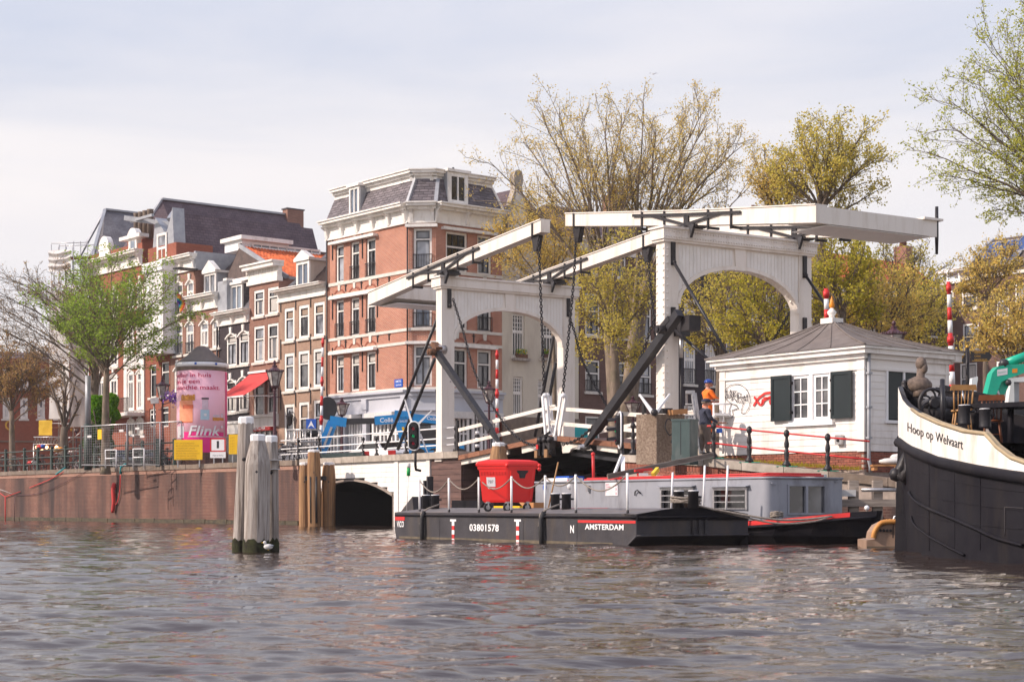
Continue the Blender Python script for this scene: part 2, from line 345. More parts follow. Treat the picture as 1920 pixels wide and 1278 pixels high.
def tag(o,label=None,cat=None,group=None,kind=None):
 if label:o['label']=label
 if cat:o['category']=cat
 if group:o['group']=group
 if kind:o['kind']=kind
 return o
def thing(name,label,cat,loc,group=None):
 o=bpy.data.objects.new(name,None);o.empty_display_size=.3;COL.objects.link(o);o.location=loc;ORG[o.name]=Vector(loc)
 return tag(o,label,cat,group)
def mesh_from(vs,fs,fm,sm,name):
 """fast mesh with metre-scale box-projected UVs"""
 me=bpy.data.meshes.new(name);me.from_pydata(vs,[],fs)
 names=list(dict.fromkeys(fm));idx={n:i for i,n in enumerate(names)}
 for n in names:me.materials.append(MATS[n])
 me.polygons.foreach_set('material_index',[idx[n]for n in fm]);me.polygons.foreach_set('use_smooth',sm)
 return me
def set_uv(me,off):
 n=len(me.loops);
 if not n:return
 li=np.empty(n,np.int32);me.loops.foreach_get('vertex_index',li)
 co=np.empty(len(me.vertices)*3,np.float32);me.vertices.foreach_get('co',co);co=co.reshape(-1,3)+np.array(off,np.float32)
 pn=np.empty(len(me.polygons)*3,np.float32);me.polygons.foreach_get('normal',pn);pn=pn.reshape(-1,3)
 lt=np.empty(len(me.polygons),np.int32);me.polygons.foreach_get('loop_total',lt)
 nn=np.repeat(pn,lt,axis=0);p=co[li]
 h=np.stack([-nn[:,1],nn[:,0]],1);l=np.linalg.norm(h,axis=1);l[l<1e-6]=1;h/=l[:,None]
 u=p[:,0]*h[:,0]+p[:,1]*h[:,1];v=p[:,2]/np.maximum(np.sqrt(np.maximum(1-nn[:,2]**2,0)),.35)
 flat=np.abs(nn[:,2])>.93;u[flat]=p[flat,0];v[flat]=p[flat,1]
 lay=me.uv_layers.new(name='UVMap');lay.data.foreach_set('uv',np.stack([u,v],1).astype(np.float32).ravel())
def build(mb,name,parent=None,label=None,cat=None,group=None,kind=None,at=None):
 me=mesh_from(mb.v,mb.f,mb.fm,mb.sm,name);me.update()
 o=bpy.data.objects.new(name,me)
 if parent is not None:org=ORG[parent.name];o.parent=parent
 else:
  if at is None:
   a=np.array(mb.v);at=(float((a[:,0].min()+a[:,0].max())/2),float((a[:,1].min()+a[:,1].max())/2),float(a[:,2].min()))
  org=Vector(at);o.location=org
 COL.objects.link(o);ORG[o.name]=Vector(org)
 set_uv(me,(0,0,0));me.transform(Matrix.Translation(-Vector(org)))
 return tag(o,label,cat,group,kind)
def copy_tree(o,parent=None):
 c=o.copy();COL.objects.link(c);c.parent=parent
 if o.name in ORG:ORG[c.name]=ORG[o.name]
 for ch in list(KIDS(o)):copy_tree(ch,c)
 return c
def KIDS(o):return[x for x in bpy.data.objects if x.parent is o]
class Proto:
 """a thing built once at the origin, copied with its parts"""
 def __init__(s,root):s.root=root;s.used=False;s.kids=KIDS(root);s.sub={k.name:KIDS(k)for k in s.kids}
 def put(s,loc,rz=0,label=None,scale=1,sz=None):
  if not s.used:s.used=True;r=s.root
  else:
   r=s.root.copy();COL.objects.link(r)
   for k in s.kids:
    c=k.copy();COL.objects.link(c);c.parent=r
    for g in s.sub[k.name]:d=g.copy();COL.objects.link(d);d.parent=c
  r.location=loc;r.rotation_euler=(0,0,rz);r.scale=(scale,scale,sz or scale)
  if label:r['label']=label
  return r
# ----
U=Vector((-.542,.840));V=Vector((.840,.542))
BR=Frame(5.63,63,U.x,U.y)
QL=Frame(-11.25,90,-.629,.777)
SF=Frame(-11.71,108,.629,-.777)
def BP(s,w,z):return BR.pt(s,-w,z)
ZC=3.42
ZS=3.22
Q0,Q1,Q2,Q3=P(1168,852,58),P(1322,858.5,52),P(1700,899,48),P(2150,935,46.5)
Q3.z=1.5
# ----
def make_water():
 rows=[];y=3.2
 while y<150:rows.append(y);y*=1.0048
 ys=np.array(rows);ks=np.concatenate([np.linspace(-1.3,-.36,30,endpoint=False),np.linspace(-.36,.36,460),np.linspace(.36,1.3,31)[1:]])
 Y,K=np.meshgrid(ys,ks,indexing='ij');X=Y*K;Z=np.zeros_like(X)
 sp=Y*.0048
 g=np.random.default_rng(3)
 for lam,n,st in((6.5,4,.0020),(3.2,7,.0036),(1.7,9,.0058),(.95,11,.0080),(.52,13,.0096),(.28,15,.0105),(.15,14,.0085)):
  for _ in range(n):
   l=lam*g.uniform(.75,1.3);th=g.normal(1.52,.34);kx,ky=math.cos(th)*2*math.pi/l,math.sin(th)*2*math.pi/l
   ph=g.uniform(0,6.28);w=g.uniform(0,6.28)
   env=.6+.6*np.sin(X*g.uniform(.05,.5)/lam+Y*g.uniform(.05,.5)/lam+w)
   a=st*l*g.uniform(.6,1.1)*np.clip(l/(2.6*sp),0,1)**2
   arg=kx*X+ky*Y+ph+.8*np.sin(.31*kx*Y-.23*ky*X+w)
   Z+=a*env*(np.sin(arg)+.22*np.cos(2*arg))
 n,m=X.shape;co=np.stack([X,Y,Z*.8],2).reshape(-1,3)
 i=np.arange(n*m).reshape(n,m);f=np.stack([i[:-1,:-1],i[:-1,1:],i[1:,1:],i[1:,:-1]],2).reshape(-1,4)
 me=bpy.data.meshes.new('water');me.vertices.add(len(co));me.vertices.foreach_set('co',co.astype(np.float32).ravel())
 me.loops.add(len(f)*4);me.loops.foreach_set('vertex_index',f.ravel().astype(np.int32));me.polygons.add(len(f))
 me.polygons.foreach_set('loop_start',np.arange(0,len(f)*4,4,dtype=np.int32));me.polygons.foreach_set('use_smooth',np.ones(len(f),bool));me.update(calc_edges=True)
 m,t,b=_new('water');b.inputs['Base Color'].default_value=(.036,.023,.018,1);b.inputs['Roughness'].default_value=.03;b.inputs['IOR'].default_value=1.34
 b.inputs['Specular IOR Level'].default_value=.72
 tc=t.nodes.new('ShaderNodeTexCoord');hs=[]
 for sc,st in((1.7,(.55,1.9,1)),(4.6,(.5,1.9,1)),(12,(.5,1.8,1))):
  mp=t.nodes.new('ShaderNodeMapping');mp.inputs['Scale'].default_value=st;mp.inputs['Rotation'].default_value=(0,0,.15)
  k=t.nodes.new('ShaderNodeTexNoise');k.inputs['Scale'].default_value=sc;k.inputs['Detail'].default_value=4;k.inputs['Distortion'].default_value=.4
  t.links.new(tc.outputs['Object'],mp.inputs[0]);t.links.new(mp.outputs[0],k.inputs['Vector']);hs.append(k.outputs[0])
 nrm=None
 for h,s,d in zip(hs,(.5,.5,.35),(.03,.018,.008)):
  bp=t.nodes.new('ShaderNodeBump');bp.inputs['Strength'].default_value=s;bp.inputs['Distance'].default_value=d;t.links.new(h,bp.inputs['Height'])
  if nrm:t.links.new(nrm,bp.inputs['Normal'])
  nrm=bp.outputs[0]
 t.links.new(nrm,b.inputs['Normal'])
 me.materials.append(m);o=bpy.data.objects.new('water',me);COL.objects.link(o);tag(o,'choppy brown-violet canal water',kind='structure')
make_water()
b=MB('soil');b.quad((-900,-60,-3),(900,-60,-3),(900,1200,-3),(-900,1200,-3))
tag(build(b,'canal_bed'),kind='structure')
# ----
b=MB('paving')
qa,qb=QL.pt(420,-.25,ZS),QL.pt(0,-.25,ZS)
p1,p2=BP(14.55,.3,ZS),BP(14.55,260,ZS)
b.quad(qb,qa,(-420,700,ZS),(260,700,ZS),p2,p1)
tag(build(b,'street_ground'),kind='structure')
b=MB('asphalt')
b.quad(*[SF.pt(a,bb,ZS+.004)for a,bb in((9,2.6),(9,7.6),(-90,7.6),(-90,2.6))])
tag(build(b,'roadway'),kind='structure')
b=MB('stone')
for i in range(60):b.box(SF,9-i*1.5,9-i*1.5-1.48,2.45,2.6,ZS-.05,ZS+.12)
tag(build(b,'kerb'),kind='structure')
b=MB('paving')
back=[Vector((Q0.x+1.5,Q0.y+6,2.95)),Vector((Q1.x+2.0,Q1.y+4.6,2.62)),Vector((Q2.x+1,Q2.y+7.5,2.2)),Vector((Q3.x,Q3.y+12,2.0))]
near=[q+Vector((0,.3,-.03))for q in(Q0,Q1,Q2,Q3)]
for i in range(3):b.quad(near[i],near[i+1],back[i+1],back[i])
fr=[BP(1.6,.2,3.1),BP(1.4,30,3.05),BP(1.6,160,3.0),Vector((240,60,2.4))]
b.quad(near[0],back[0],fr[0]);b.quad(fr[0],back[0],back[1],fr[1]);b.quad(fr[1],back[1],back[2],Vector((60,75,2.6)));b.quad(fr[1],Vector((60,75,2.6)),fr[2])
b.quad(back[2],back[3],fr[3],Vector((60,75,2.6)))
tag(build(b,'quayside_ground'),kind='structure')
# ----
zt=ZC-.28
q=thing('quay_wall','long red brick quay wall with streaks of damp along the left water edge','quay wall',QL.pt(0,0,0))
b=MB('brick_quay')
NB=40
for i in range(NB):
 a0,a1=i*2.5,(i+1)*2.5
 b.add([QL.pt(a0,0,.22),QL.pt(a1,0,.22),QL.pt(a1,0,zt-.22),QL.pt(a0,0,zt-.22)],[(0,1,2,3)])
b.box(QL,0,100,-.9,-.02,-2,zt)
build(b,'brickwork',q)
b=MB('brick_quay_tall')
b.box(QL,0,100,-.02,.025,zt-.22,zt);build(b,'soldier_course',q)
b=MB('algae_stone')
for i in range(80):
 b.box(QL,i*1.25+.01,i*1.25+1.24,-.3,.05+.04*random.random(),-.6,.20+.05*random.random())
build(b,'footing',q)
a=.0;k=0
while a<98:
 l=random.uniform(1.3,2.1);b=MB('stone');dz=random.uniform(-.012,.012)
 b.box(QL,a+.012,a+l-.012,-.5,.09+random.uniform(-.012,.012),zt+.004,ZC+dz)
 build(b,'coping_stone',q);a+=l
# ----
ab=thing('bridge_abutment','cream boarded bridge approach with a low dark arch over the water','abutment',BR.pt(20,0,0))
S0,S1,S2=BR.a(864),BR.a(808),BR.a(566)
arch=[(598,925),(612,915),(627,905.5),(645,902),(668,901),(690,905),(706,911),(722,919),(738,929)]
aw=[BR.pix(*p)for p in arch]
def arch_z(s):
 if s>aw[0][0]or s<aw[-1][0]:return None
 for(s0,z0),(s1,z1)in zip(aw,aw[1:]):
  if s1<=s<=s0:return z0+(z1-z0)*(s-s0)/(s1-s0)
zt2=ZC-.30
z=.02;sl,sr=aw[0][0],aw[-1][0]
while z<zt2-.02:
 z1=min(z+.235,zt2)
 crossings=[s for s in np.linspace(sr,sl,90)if arch_z(s)is not None and arch_z(s)>z]
 spans=[(S1+.35,S2)]
 if crossings:spans=[(S1+.35,min(crossings)-.02),(max(crossings)+.02,S2)]
 for s0,s1 in spans:
  if s1-s0<.1:continue
  n=max(1,round((s1-s0)/4.2))
  for i in range(n):
   c0,c1=s0+(s1-s0)*i/n,s0+(s1-s0)*(i+1)/n;b=MB('white_plank')
   ob=random.uniform(0,.006)
   b.hexa([BR.pt(c0+.004,-.08,z),BR.pt(c1-.004,-.08,z),BR.pt(c1-.004,.012+ob,z),BR.pt(c0+.004,.012+ob,z),BR.pt(c0+.004,-.08,z1-.006),BR.pt(c1-.004,-.08,z1-.006),BR.pt(c1-.004,.004,z1-.006),BR.pt(c0+.004,.004,z1-.006)])
   build(b,'plank',ab)
 z=z1
b=MB('void');b.box(BR,S1+.2,sr-.1,-.6,-.085,-.5,zt2);b.box(BR,sl+.1,S2,-.6,-.085,-.5,zt2)
b.fprism(BR,[(sr-.1,zt2),(sr-.1,aw[-1][1])]+[(s,z_+.02)for s,z_ in aw[::-1]]+[(sl+.1,aw[0][1]),(sl+.1,zt2)],-.6,-.085);build(b,'wall_core',ab)
b=MB('weathered_beam')
for(s0,z0),(s1,z1)in zip(aw,aw[1:]):
 b.beam(BR.pt(s0,-.06,z0+.03),BR.pt(s1,-.06,z1+.03),.30,.10)
b.beam(BR.pt(aw[-1][0]+.03,-.06,aw[-1][1]),BR.pt(aw[-1][0]+.03,-.06,-.4),.12,.2,up=(1,0,0))
build(b,'arch_rim',ab)
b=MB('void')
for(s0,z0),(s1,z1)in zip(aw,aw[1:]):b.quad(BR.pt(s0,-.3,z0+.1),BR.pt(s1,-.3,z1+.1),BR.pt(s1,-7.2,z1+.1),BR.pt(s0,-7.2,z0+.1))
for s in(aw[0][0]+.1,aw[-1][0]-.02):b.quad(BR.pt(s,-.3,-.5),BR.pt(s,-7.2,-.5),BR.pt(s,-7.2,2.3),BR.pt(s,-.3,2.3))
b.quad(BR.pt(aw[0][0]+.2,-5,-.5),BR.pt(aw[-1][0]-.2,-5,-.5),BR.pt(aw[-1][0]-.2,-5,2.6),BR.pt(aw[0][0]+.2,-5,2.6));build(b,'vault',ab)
for s in(S1+.17,BR.a(745)):
 b=MB('white_plank');b.box(BR,s-.16,s+.16,-.05,.07,-.3,zt2);build(b,'pilaster',ab)
s=S0
while s<S2:
 l=min(random.uniform(1.2,1.7),S2-s);b=MB('pale_stone');b.box(BR,s+.01,s+l-.01,-.7,.16,zt2+.003,ZC+random.uniform(-.01,.01));build(b,'coping_stone',ab);s+=l
 # brown boarded pier at the lifting span
pier=thing('bridge_pier','brown boarded pier carrying the far end of the left lifting leaf','pier',BP(15,3,0))
z=-.2;k=0
while z<zt2-.02:
 z1=min(z+.26,zt2);b=MB('brown_plank');ob=random.uniform(0,.01)
 b.box(BR,S0,S1-.002,-.12,-.02+ob,z,z1-.014);build(b,'plank',pier)
 b=MB('brown_plank');E=Frame(*BR.pt(S0,0,0).xy,V.x,V.y)
 b.box(E,.13,3.7,-.1,.01+ob,z,z1-.014);build(b,'plank',pier)
 b=MB('brown_plank');b.box(E,3.72,7.3,-.1,.01+ob,z,z1-.014);build(b,'plank',pier);z=z1
b=MB('void');b.box(BR,S0+.1,S1,-7.2,-.13,-.6,zt2-.01);build(b,'core',pier)
# ----
rab=thing('bridge_abutment','pale stone abutment under the right end of the drawbridge','abutment',BP(0,0,0))
b=MB('pale_stone');b.box(BR,1.7,-9,-7.5,-.02,-.6,3.05);build(b,'core',rab)
rq=thing('quay_wall','low red and pale brick quay wall below the small white hut','quay wall',Q1.copy().xy.to_3d())
segs=[(Q0,Q1),(Q1,Q2),(Q2,Q3)]
BRICKS=0
me_b=MB('brick_piece');me_b.wbox(-.105,.105,0,.1,-.031,.031);proto_b=build(me_b,'brick',None,at=(0,0,0));me_h=proto_b.data;bpy.data.objects.remove(proto_b)
me_b=MB('brick_piece');me_b.wbox(-.031,.031,0,.1,-.10,.10);proto_b=build(me_b,'brick',None,at=(0,0,0));me_v=proto_b.data;bpy.data.objects.remove(proto_b)
def put_brick(parent,me,loc,rz):
 o=bpy.data.objects.new('brick',me);COL.objects.link(o);o.parent=parent;o.location=Vector(loc)-ORG[parent.name];o.rotation_euler=(0,0,rz)
for i,(A,B)in enumerate(segs):
 d=(B-A);Lh=d.xy.length;t=d.xy/Lh;fr=Frame(A.x,A.y,t.x,t.y);sl=d.z/Lh
 ht=.24 if i<2 else .3
 b=MB('mortar');b.hexa([fr.pt(0,-.5,-.6),fr.pt(Lh,-.5,-.6),fr.pt(Lh,-.03,-.6),fr.pt(0,-.03,-.6),fr.pt(0,-.5,A.z-ht),fr.pt(Lh,-.5,B.z-ht),fr.pt(Lh,-.03,B.z-ht),fr.pt(0,-.03,A.z-ht)]);build(b,'core',rq)
 b=MB('brick_quay');zt0=.21+.07*5
 b.hexa([fr.pt(0,-.03,-.5),fr.pt(Lh,-.03,-.5),fr.pt(Lh,-.01,-.5),fr.pt(0,-.01,-.5),fr.pt(0,-.03,A.z-ht-zt0),fr.pt(Lh,-.03,B.z-ht-zt0),fr.pt(Lh,-.01,B.z-ht-zt0),fr.pt(0,-.01,A.z-ht-zt0)]);build(b,'lower_brickwork',rq)
 a=0
 while a<Lh-.2:
  l=min(random.uniform(1.1,1.9),Lh-a);b=MB('pale_stone' if i<2 and a<Lh*.45 or i==0 else 'stone')
  zz=[A.z+sl*x for x in(a+.01,a+l-.01)]
  b.hexa([fr.pt(a+.01,-.45,zz[0]-ht),fr.pt(a+l-.01,-.45,zz[1]-ht),fr.pt(a+l-.01,.07,zz[1]-ht),fr.pt(a+.01,.07,zz[0]-ht),fr.pt(a+.01,-.45,zz[0]),fr.pt(a+l-.01,-.45,zz[1]),fr.pt(a+l-.01,.07,zz[1]),fr.pt(a+.01,.07,zz[0])]);build(b,'coping_stone',rq);a+=l
 if i==2:continue
 amax=Lh if i==0 else Lh*.68
 rz=math.atan2(t.y,t.x)
 if Frame(A.x,A.y,t.x,t.y).n.dot(Vector((t.y,-t.x)))<0:pass
 x=.05
 step=.074 if i==1 else .076
 while x<amax:
  z0=A.z+sl*x-ht-.108;p=fr.pt(x,-.035-random.uniform(0,.012),z0);o=put_brick(rq,me_v,fr.pt(x,-random.uniform(0,.012),z0),rz);x+=step
 for row in range(3):
  x=.11*(row%2)+.11
  while x<amax and row<(3 if i==1 else 2):
   z0=A.z+sl*x-ht-.255-row*.074;put_brick(rq,me_h,fr.pt(x,-random.uniform(0,.012),z0),rz);x+=.222
# ----
def wall(mb,fr,a0,a1,z0,z1,holes,b=0,depth=.22,soldier=None):
 """facade skin with true openings and reveals; holes = (a0,a1,z0,z1)"""
 A=sorted({a0,a1,*[min(max(h[i],a0),a1)for h in holes for i in(0,1)]});Z=sorted({z0,z1,*[min(max(h[i],z0),z1)for h in holes for i in(2,3)]})
 for i in range(len(A)-1):
  for j in range(len(Z)-1):
   ca,cz=(A[i]+A[i+1])/2,(Z[j]+Z[j+1])/2
   if any(h[0]<ca<h[1]and h[2]<cz<h[3]for h in holes):continue
   mb.quad(fr.pt(A[i],b,Z[j]),fr.pt(A[i+1],b,Z[j]),fr.pt(A[i+1],b,Z[j+1]),fr.pt(A[i],b,Z[j+1]))
 for h in holes:
  h0,h1,k0,k1=h;B=b-depth
  mb.quad(fr.pt(h0,b,k0),fr.pt(h0,B,k0),fr.pt(h0,B,k1),fr.pt(h0,b,k1));mb.quad(fr.pt(h1,B,k0),fr.pt(h1,b,k0),fr.pt(h1,b,k1),fr.pt(h1,B,k1))
  mb.quad(fr.pt(h0,B,k1),fr.pt(h1,B,k1),fr.pt(h1,b,k1),fr.pt(h0,b,k1));mb.quad(fr.pt(h0,b,k0),fr.pt(h1,b,k0),fr.pt(h1,B,k0),fr.pt(h0,B,k0))
def window(root,fr,h,frame='trim_white',sash='frame_dark',glass='glass',t=.13,bar=.34,mull=0,sill=True,arch=False,curtain=0,b=0,rows=0,head=None,rail=False,fb=-.10,surround=0):
 """one window: fixed frame, sash bars, glass panes, optional curtain, sill, head stone, balcony rail"""
 a0,a1,z0,z1=h;w=a1-a0;hh=z1-z0
 m=MB(frame);g=.012
 A0,A1,Z0,Z1=a0+g,a1-g,z0+g,z1-g
 m.box(fr,A0,A0+t,b+fb-.06,b+fb,Z0,Z1);m.box(fr,A1-t,A1,b+fb-.06,b+fb,Z0,Z1)
 m.box(fr,A0+t,A1-t,b+fb-.06,b+fb,Z0,Z0+t*.8);m.box(fr,A0+t,A1-t,b+fb-.06,b+fb,Z1-t,Z1)
 if arch:
  n=6;r=w*.5
  for sgn,ax in((1,A0),(-1,A1)):
   pts=[(ax,Z1),(ax,Z1-w*.28)]+[(ax+sgn*(w/2)*(1-math.cos(k/n*math.pi/2)),Z1-w*.28+w*.28*math.sin(k/n*math.pi/2))for k in range(1,n+1)]
   m.fprism(fr,pts,b+fb,b+fb+.05)
 zb=z1-hh*bar if bar else None
 if zb:m.box(fr,A0+t,A1-t,b+fb-.05,b+fb-.01,zb-.045,zb+.045)
 fo=build(m,'window',root)
 s=MB(sash);i0,i1,k0,k1=A0+t,A1-t,Z0+t*.8,Z1-t;sw=.05
 for q0,q1 in([(k0,zb-.045),(zb+.045,k1)]if zb else[(k0,k1)]):
  s.box(fr,i0,i0+sw,b+fb-.07,b+fb-.02,q0,q1);s.box(fr,i1-sw,i1,b+fb-.07,b+fb-.02,q0,q1);s.box(fr,i0+sw,i1-sw,b+fb-.07,b+fb-.02,q0,q0+sw);s.box(fr,i0+sw,i1-sw,b+fb-.07,b+fb-.02,q1-sw,q1)
 if mull:
  for k in range(mull):
   x=i0+(i1-i0)*(k+1)/(mull+1);ws=.045 if mull<2 else .022;s.box(fr,x-ws,x+ws,b+fb-.07,b+fb-.015,k0+sw,(zb-.045 if(zb and mull==1 and not rows)else k1)-sw)
 if rows:
  for k in range(rows):
   y=k0+(k1-k0)*(k+1)/(rows+1);s.box(fr,i0+sw,i1-sw,b+fb-.068,b+fb-.017,y-.02,y+.02)
 build(s,'sash',fo)
 p=MB(glass);p.quad(fr.pt(i0,b+fb-.075,k0),fr.pt(i1,b+fb-.075,k0),fr.pt(i1,b+fb-.075,k1),fr.pt(i0,b+fb-.075,k1));build(p,'pane',fo)
 if curtain:
  c=MB('blind' if curtain==3 else 'curtain');q=k0 if curtain!=3 else(zb or k0)
  if curtain==2:c.quad(fr.pt(i0,b+fb-.071,k0),fr.pt(i0+(i1-i0)*.34,b+fb-.071,k0),fr.pt(i0+(i1-i0)*.3,b+fb-.071,zb or k1),fr.pt(i0,b+fb-.071,zb or k1));c.quad(fr.pt(i0+(i1-i0)*.7,b+fb-.071,k0),fr.pt(i1,b+fb-.071,k0),fr.pt(i1,b+fb-.071,zb or k1),fr.pt(i0+(i1-i0)*.72,b+fb-.071,zb or k1))
  elif curtain==1:c.quad(fr.pt(i0,b+fb-.071,k0),fr.pt(i1,b+fb-.071,k0),fr.pt(i1,b+fb-.071,(zb or k1)),fr.pt(i0,b+fb-.071,(zb or k1)))
  elif curtain==4:c.quad(fr.pt(i0,b+fb-.071,zb or k0),fr.pt(i1,b+fb-.071,zb or k0),fr.pt(i1,b+fb-.071,k1),fr.pt(i0,b+fb-.071,k1))
  else:c.quad(fr.pt(i0,b+fb-.071,q),fr.pt(i1,b+fb-.071,q),fr.pt(i1,b+fb-.071,k1),fr.pt(i0,b+fb-.071,k1))
  build(c,'curtain' if curtain!=3 else 'blind',fo)
 if sill:
  s=MB('sandstone' if frame!='frame_dark' else 'stone');s.box(fr,a0-.12,a1+.12,b-.08,b+.14,z0-.16,z0-.002);build(s,'window_sill',fo)
 if head=='key':
  k=MB('trim_white');x=(a0+a1)/2;k.fprism(fr,[(x-.10,z1+.02),(x+.10,z1+.02),(x+.17,z1+.5),(x-.17,z1+.5)],b,b+.12)
  n=8;pts=[(a0-.1+(w+.2)*i/n,z1-.28+.34*math.sin(math.pi*i/n))for i in range(n+1)]
  for(x0,y0),(x1,y1)in zip(pts,pts[1:]):k.beam(fr.pt(x0,b+.03,y0),fr.pt(x1,b+.03,y1),.1,.1)
  build(k,'keystone',fo)
 if rail:
  r=MB('black_iron');zt=z0+min(1.0,hh*.35)
  for zz in(z0+.05,zt):r.box(fr,a0-.02,a1+.02,b+.03,b+.07,zz,zz+.05)
  n=max(4,int(w/.14))
  for i in range(n+1):x=a0+w*i/n;r.box(fr,x-.012,x+.012,b+.04,b+.06,z0+.1,zt)
  build(r,'balcony_rail',fo)
 return fo
def holes_px(fr,lst,b=0):
 """window rectangles given as photo columns with the rows read at the middle column"""
 o=[]
 for x0,x1,y0,y1 in lst:
  xm=(x0+x1)/2;a0,a1=sorted((fr.a(x0,b),fr.a(x1,b)));o.append((a0,a1,fr.z(xm,y1,b),fr.z(xm,y0,b)))
 return o
def cornice(root,fr,a0,a1,z0,z1,b=0,brackets=0,out=.55,mat_='trim_white',ends=.1,name='cornice',bname='bracket'):
 h=z1-z0;m=MB(mat_)
 m.box(fr,a0,a1,b,b+.07,z0,z0+h*.72);m.box(fr,a0-.03,a1+.03,b,b+.14,z0-.02,z0+.10)
 m.box(fr,a0-ends*.5,a1+ends*.5,b,b+out*.55,z0+h*.66,z0+h*.80);m.box(fr,a0-ends,a1+ends,b,b+out,z0+h*.80,z0+h*.93);m.box(fr,a0-ends-.05,a1+ends+.05,b,b+out+.08,z0+h*.93,z1)
 build(m,name,root)
 for i in range(brackets):
  x=a0+.2+(a1-a0-.4)*i/max(1,brackets-1);k=MB(mat_)
  k.fprism(Frame(*fr.pt(x-.11,b+.07,0).xy,fr.n.x,fr.n.y),[(0,z0+h*.05),(.10,z0+h*.05),(.16,z0+h*.25),(out*.35,z0+h*.5),(out*.8,z0+h*.66),(0,z0+h*.66)],0,.22 if True else 0)
  build(k,bname,root)
def gable_roof(mb,fr,a0,a1,z0,zr,b0,b1,m1='slate_dark',ar=None,cap='zinc'):
 """roof with its ridge running back from the street"""
 ar=(a0+a1)/2 if ar is None else ar
 mb.m=m1
 for s in(a0,a1):mb.quad(fr.pt(s,b0,z0),fr.pt(s,b1,z0),fr.pt(ar,b1,zr),fr.pt(ar,b0,zr))
 mb.m='brick_far'
 for b in(b0,b1):mb.quad(fr.pt(a0,b,z0),fr.pt(a1,b,z0),fr.pt(ar,b,zr))
 mb.m=cap;mb.beam(fr.pt(ar,b0+.02,zr+.03),fr.pt(ar,b1,zr+.03),.35,.14)
def dormer(root,fr,a0,a1,z0,z1,b0,b1,side='zinc',gable=.0,glass='glass_blue',sash='trim_white',mull=1,t=.14):
 """roof dormer standing from b1 (back) to b0 (front face)"""
 m=MB(side);m.box(fr,a0,a1,b1,b0-.12,z0,z1-.02)
 m.m='trim_white';m.box(fr,a0-.12,a1+.12,b1,b0+.12,z1,z1+.16)
 if gable:m.fprism(fr,[(a0-.2,z1+.16),(a1+.2,z1+.16),((a0+a1)/2,z1+.16+gable)],b0-.3,b0+.1)
 d=build(m,'dormer',root)
 h=(a0+.02,a1-.02,z0,z1-.02)
 f=MB('trim_white');f.box(fr,h[0],h[0]+t,b0-.12,b0,h[2],h[3]);f.box(fr,h[1]-t,h[1],b0-.12,b0,h[2],h[3]);f.box(fr,h[0]+t,h[1]-t,b0-.12,b0,h[2],h[2]+t);f.box(fr,h[0]+t,h[1]-t,b0-.12,b0,h[3]-t,h[3])
 if mull:
  for k in range(mull):x=h[0]+(h[1]-h[0])*(k+1)/(mull+1);f.box(fr,x-.04,x+.04,b0-.11,b0-.01,h[2]+t,h[3]-t)
 build(f,'dormer_frame',d)
 g=MB(glass);g.quad(*[fr.pt(a,b0-.09,z)for a,z in((h[0]+t,h[2]+t),(h[1]-t,h[2]+t),(h[1]-t,h[3]-t),(h[0]+t,h[3]-t))]);build(g,'pane',d)
 return d
def anchors(root,fr,lst,b=0,h=.8):
 for x,y in lst:
  a,z=fr.pix(x,y,b);m=MB('black_iron');m.box(fr,a-.035,a+.035,b,b+.05,z-h/2,z+h/2);m.box(fr,a-.13,a+.13,b,b+.045,z+h*.12,z+h*.2)if h<.7 else None;build(m,'wall_anchor',root)
def body(root,fr,a0,a1,z0,z1,holes,m,depth=10,b=0):
 w=MB(m);wall(w,fr,a0,a1,z0,z1,holes,b)
 for a in(a0,a1):w.quad(fr.pt(a,b,z0),fr.pt(a,b-depth,z0),fr.pt(a,b-depth,z1),fr.pt(a,b,z1))
 w.quad(fr.pt(a0,b-depth,z0),fr.pt(a1,b-depth,z0),fr.pt(a1,b-depth,z1),fr.pt(a0,b-depth,z1))
 w.quad(fr.pt(a0,b,z1),fr.pt(a1,b,z1),fr.pt(a1,b-depth,z1),fr.pt(a0,b-depth,z1));build(w,'wall',root)
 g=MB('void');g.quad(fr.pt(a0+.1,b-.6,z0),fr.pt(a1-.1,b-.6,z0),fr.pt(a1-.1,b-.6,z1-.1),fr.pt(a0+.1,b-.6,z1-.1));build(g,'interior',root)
ZG=ZS-.05
# ---------------------------------------------------------------- corner house
C0=SF.pt(0,0,0);A1_=SF.a(766);C1=SF.pt(A1_,0,0)
CF=Frame(C1.x,C1.y,.994,-.105);a2=CF.a(817.5);C2=CF.pt(a2,0,0);RF=Frame(C2.x,C2.y,.777,.629);a3=RF.a(941)
ch=thing('corner_house','tall orange-red brick corner house with white bands and a slate mansard roof','house',C0+Vector((0,0,ZG)))
faces=[(SF,0,A1_),(CF,0,a2),(RF,0,a3)]
zb=[SF.z(613,y)for y in(744.6,739.5,664.6,659,641,636,562,556,539,533)]
z_fr0,z_co1=SF.z(613,452),SF.z(613,417)
Z_GF=SF.z(613,746)
zc_=lambda y:SF.z(665,y)
colsL=[(629,644.5),(656.8,673.5),(686,704)]
hl=[]
for r,(yt,yb)in enumerate(((452.6,525),(557,628.4),(662,733))):
 zt_,zbm=zc_(yt),zc_(yb)
 for x0,x1 in colsL:hl.append((SF.a(x0),SF.a(x1),zbm,zt_))
rowsz=[(hl[i*3][2],hl[i*3][3])for i in range(3)]
hc=[(CF.a(775),CF.a(810),CF.z(792,505)if r==0 else rowsz[r][0],rowsz[r][1]+.1)for r in range(3)]
hrr=[(RF.a(836),RF.a(877),rowsz[r][0],rowsz[r][1])for r in range(3)]+[(RF.a(895),RF.a(922),rowsz[r][0],rowsz[r][1])for r in range(3)]
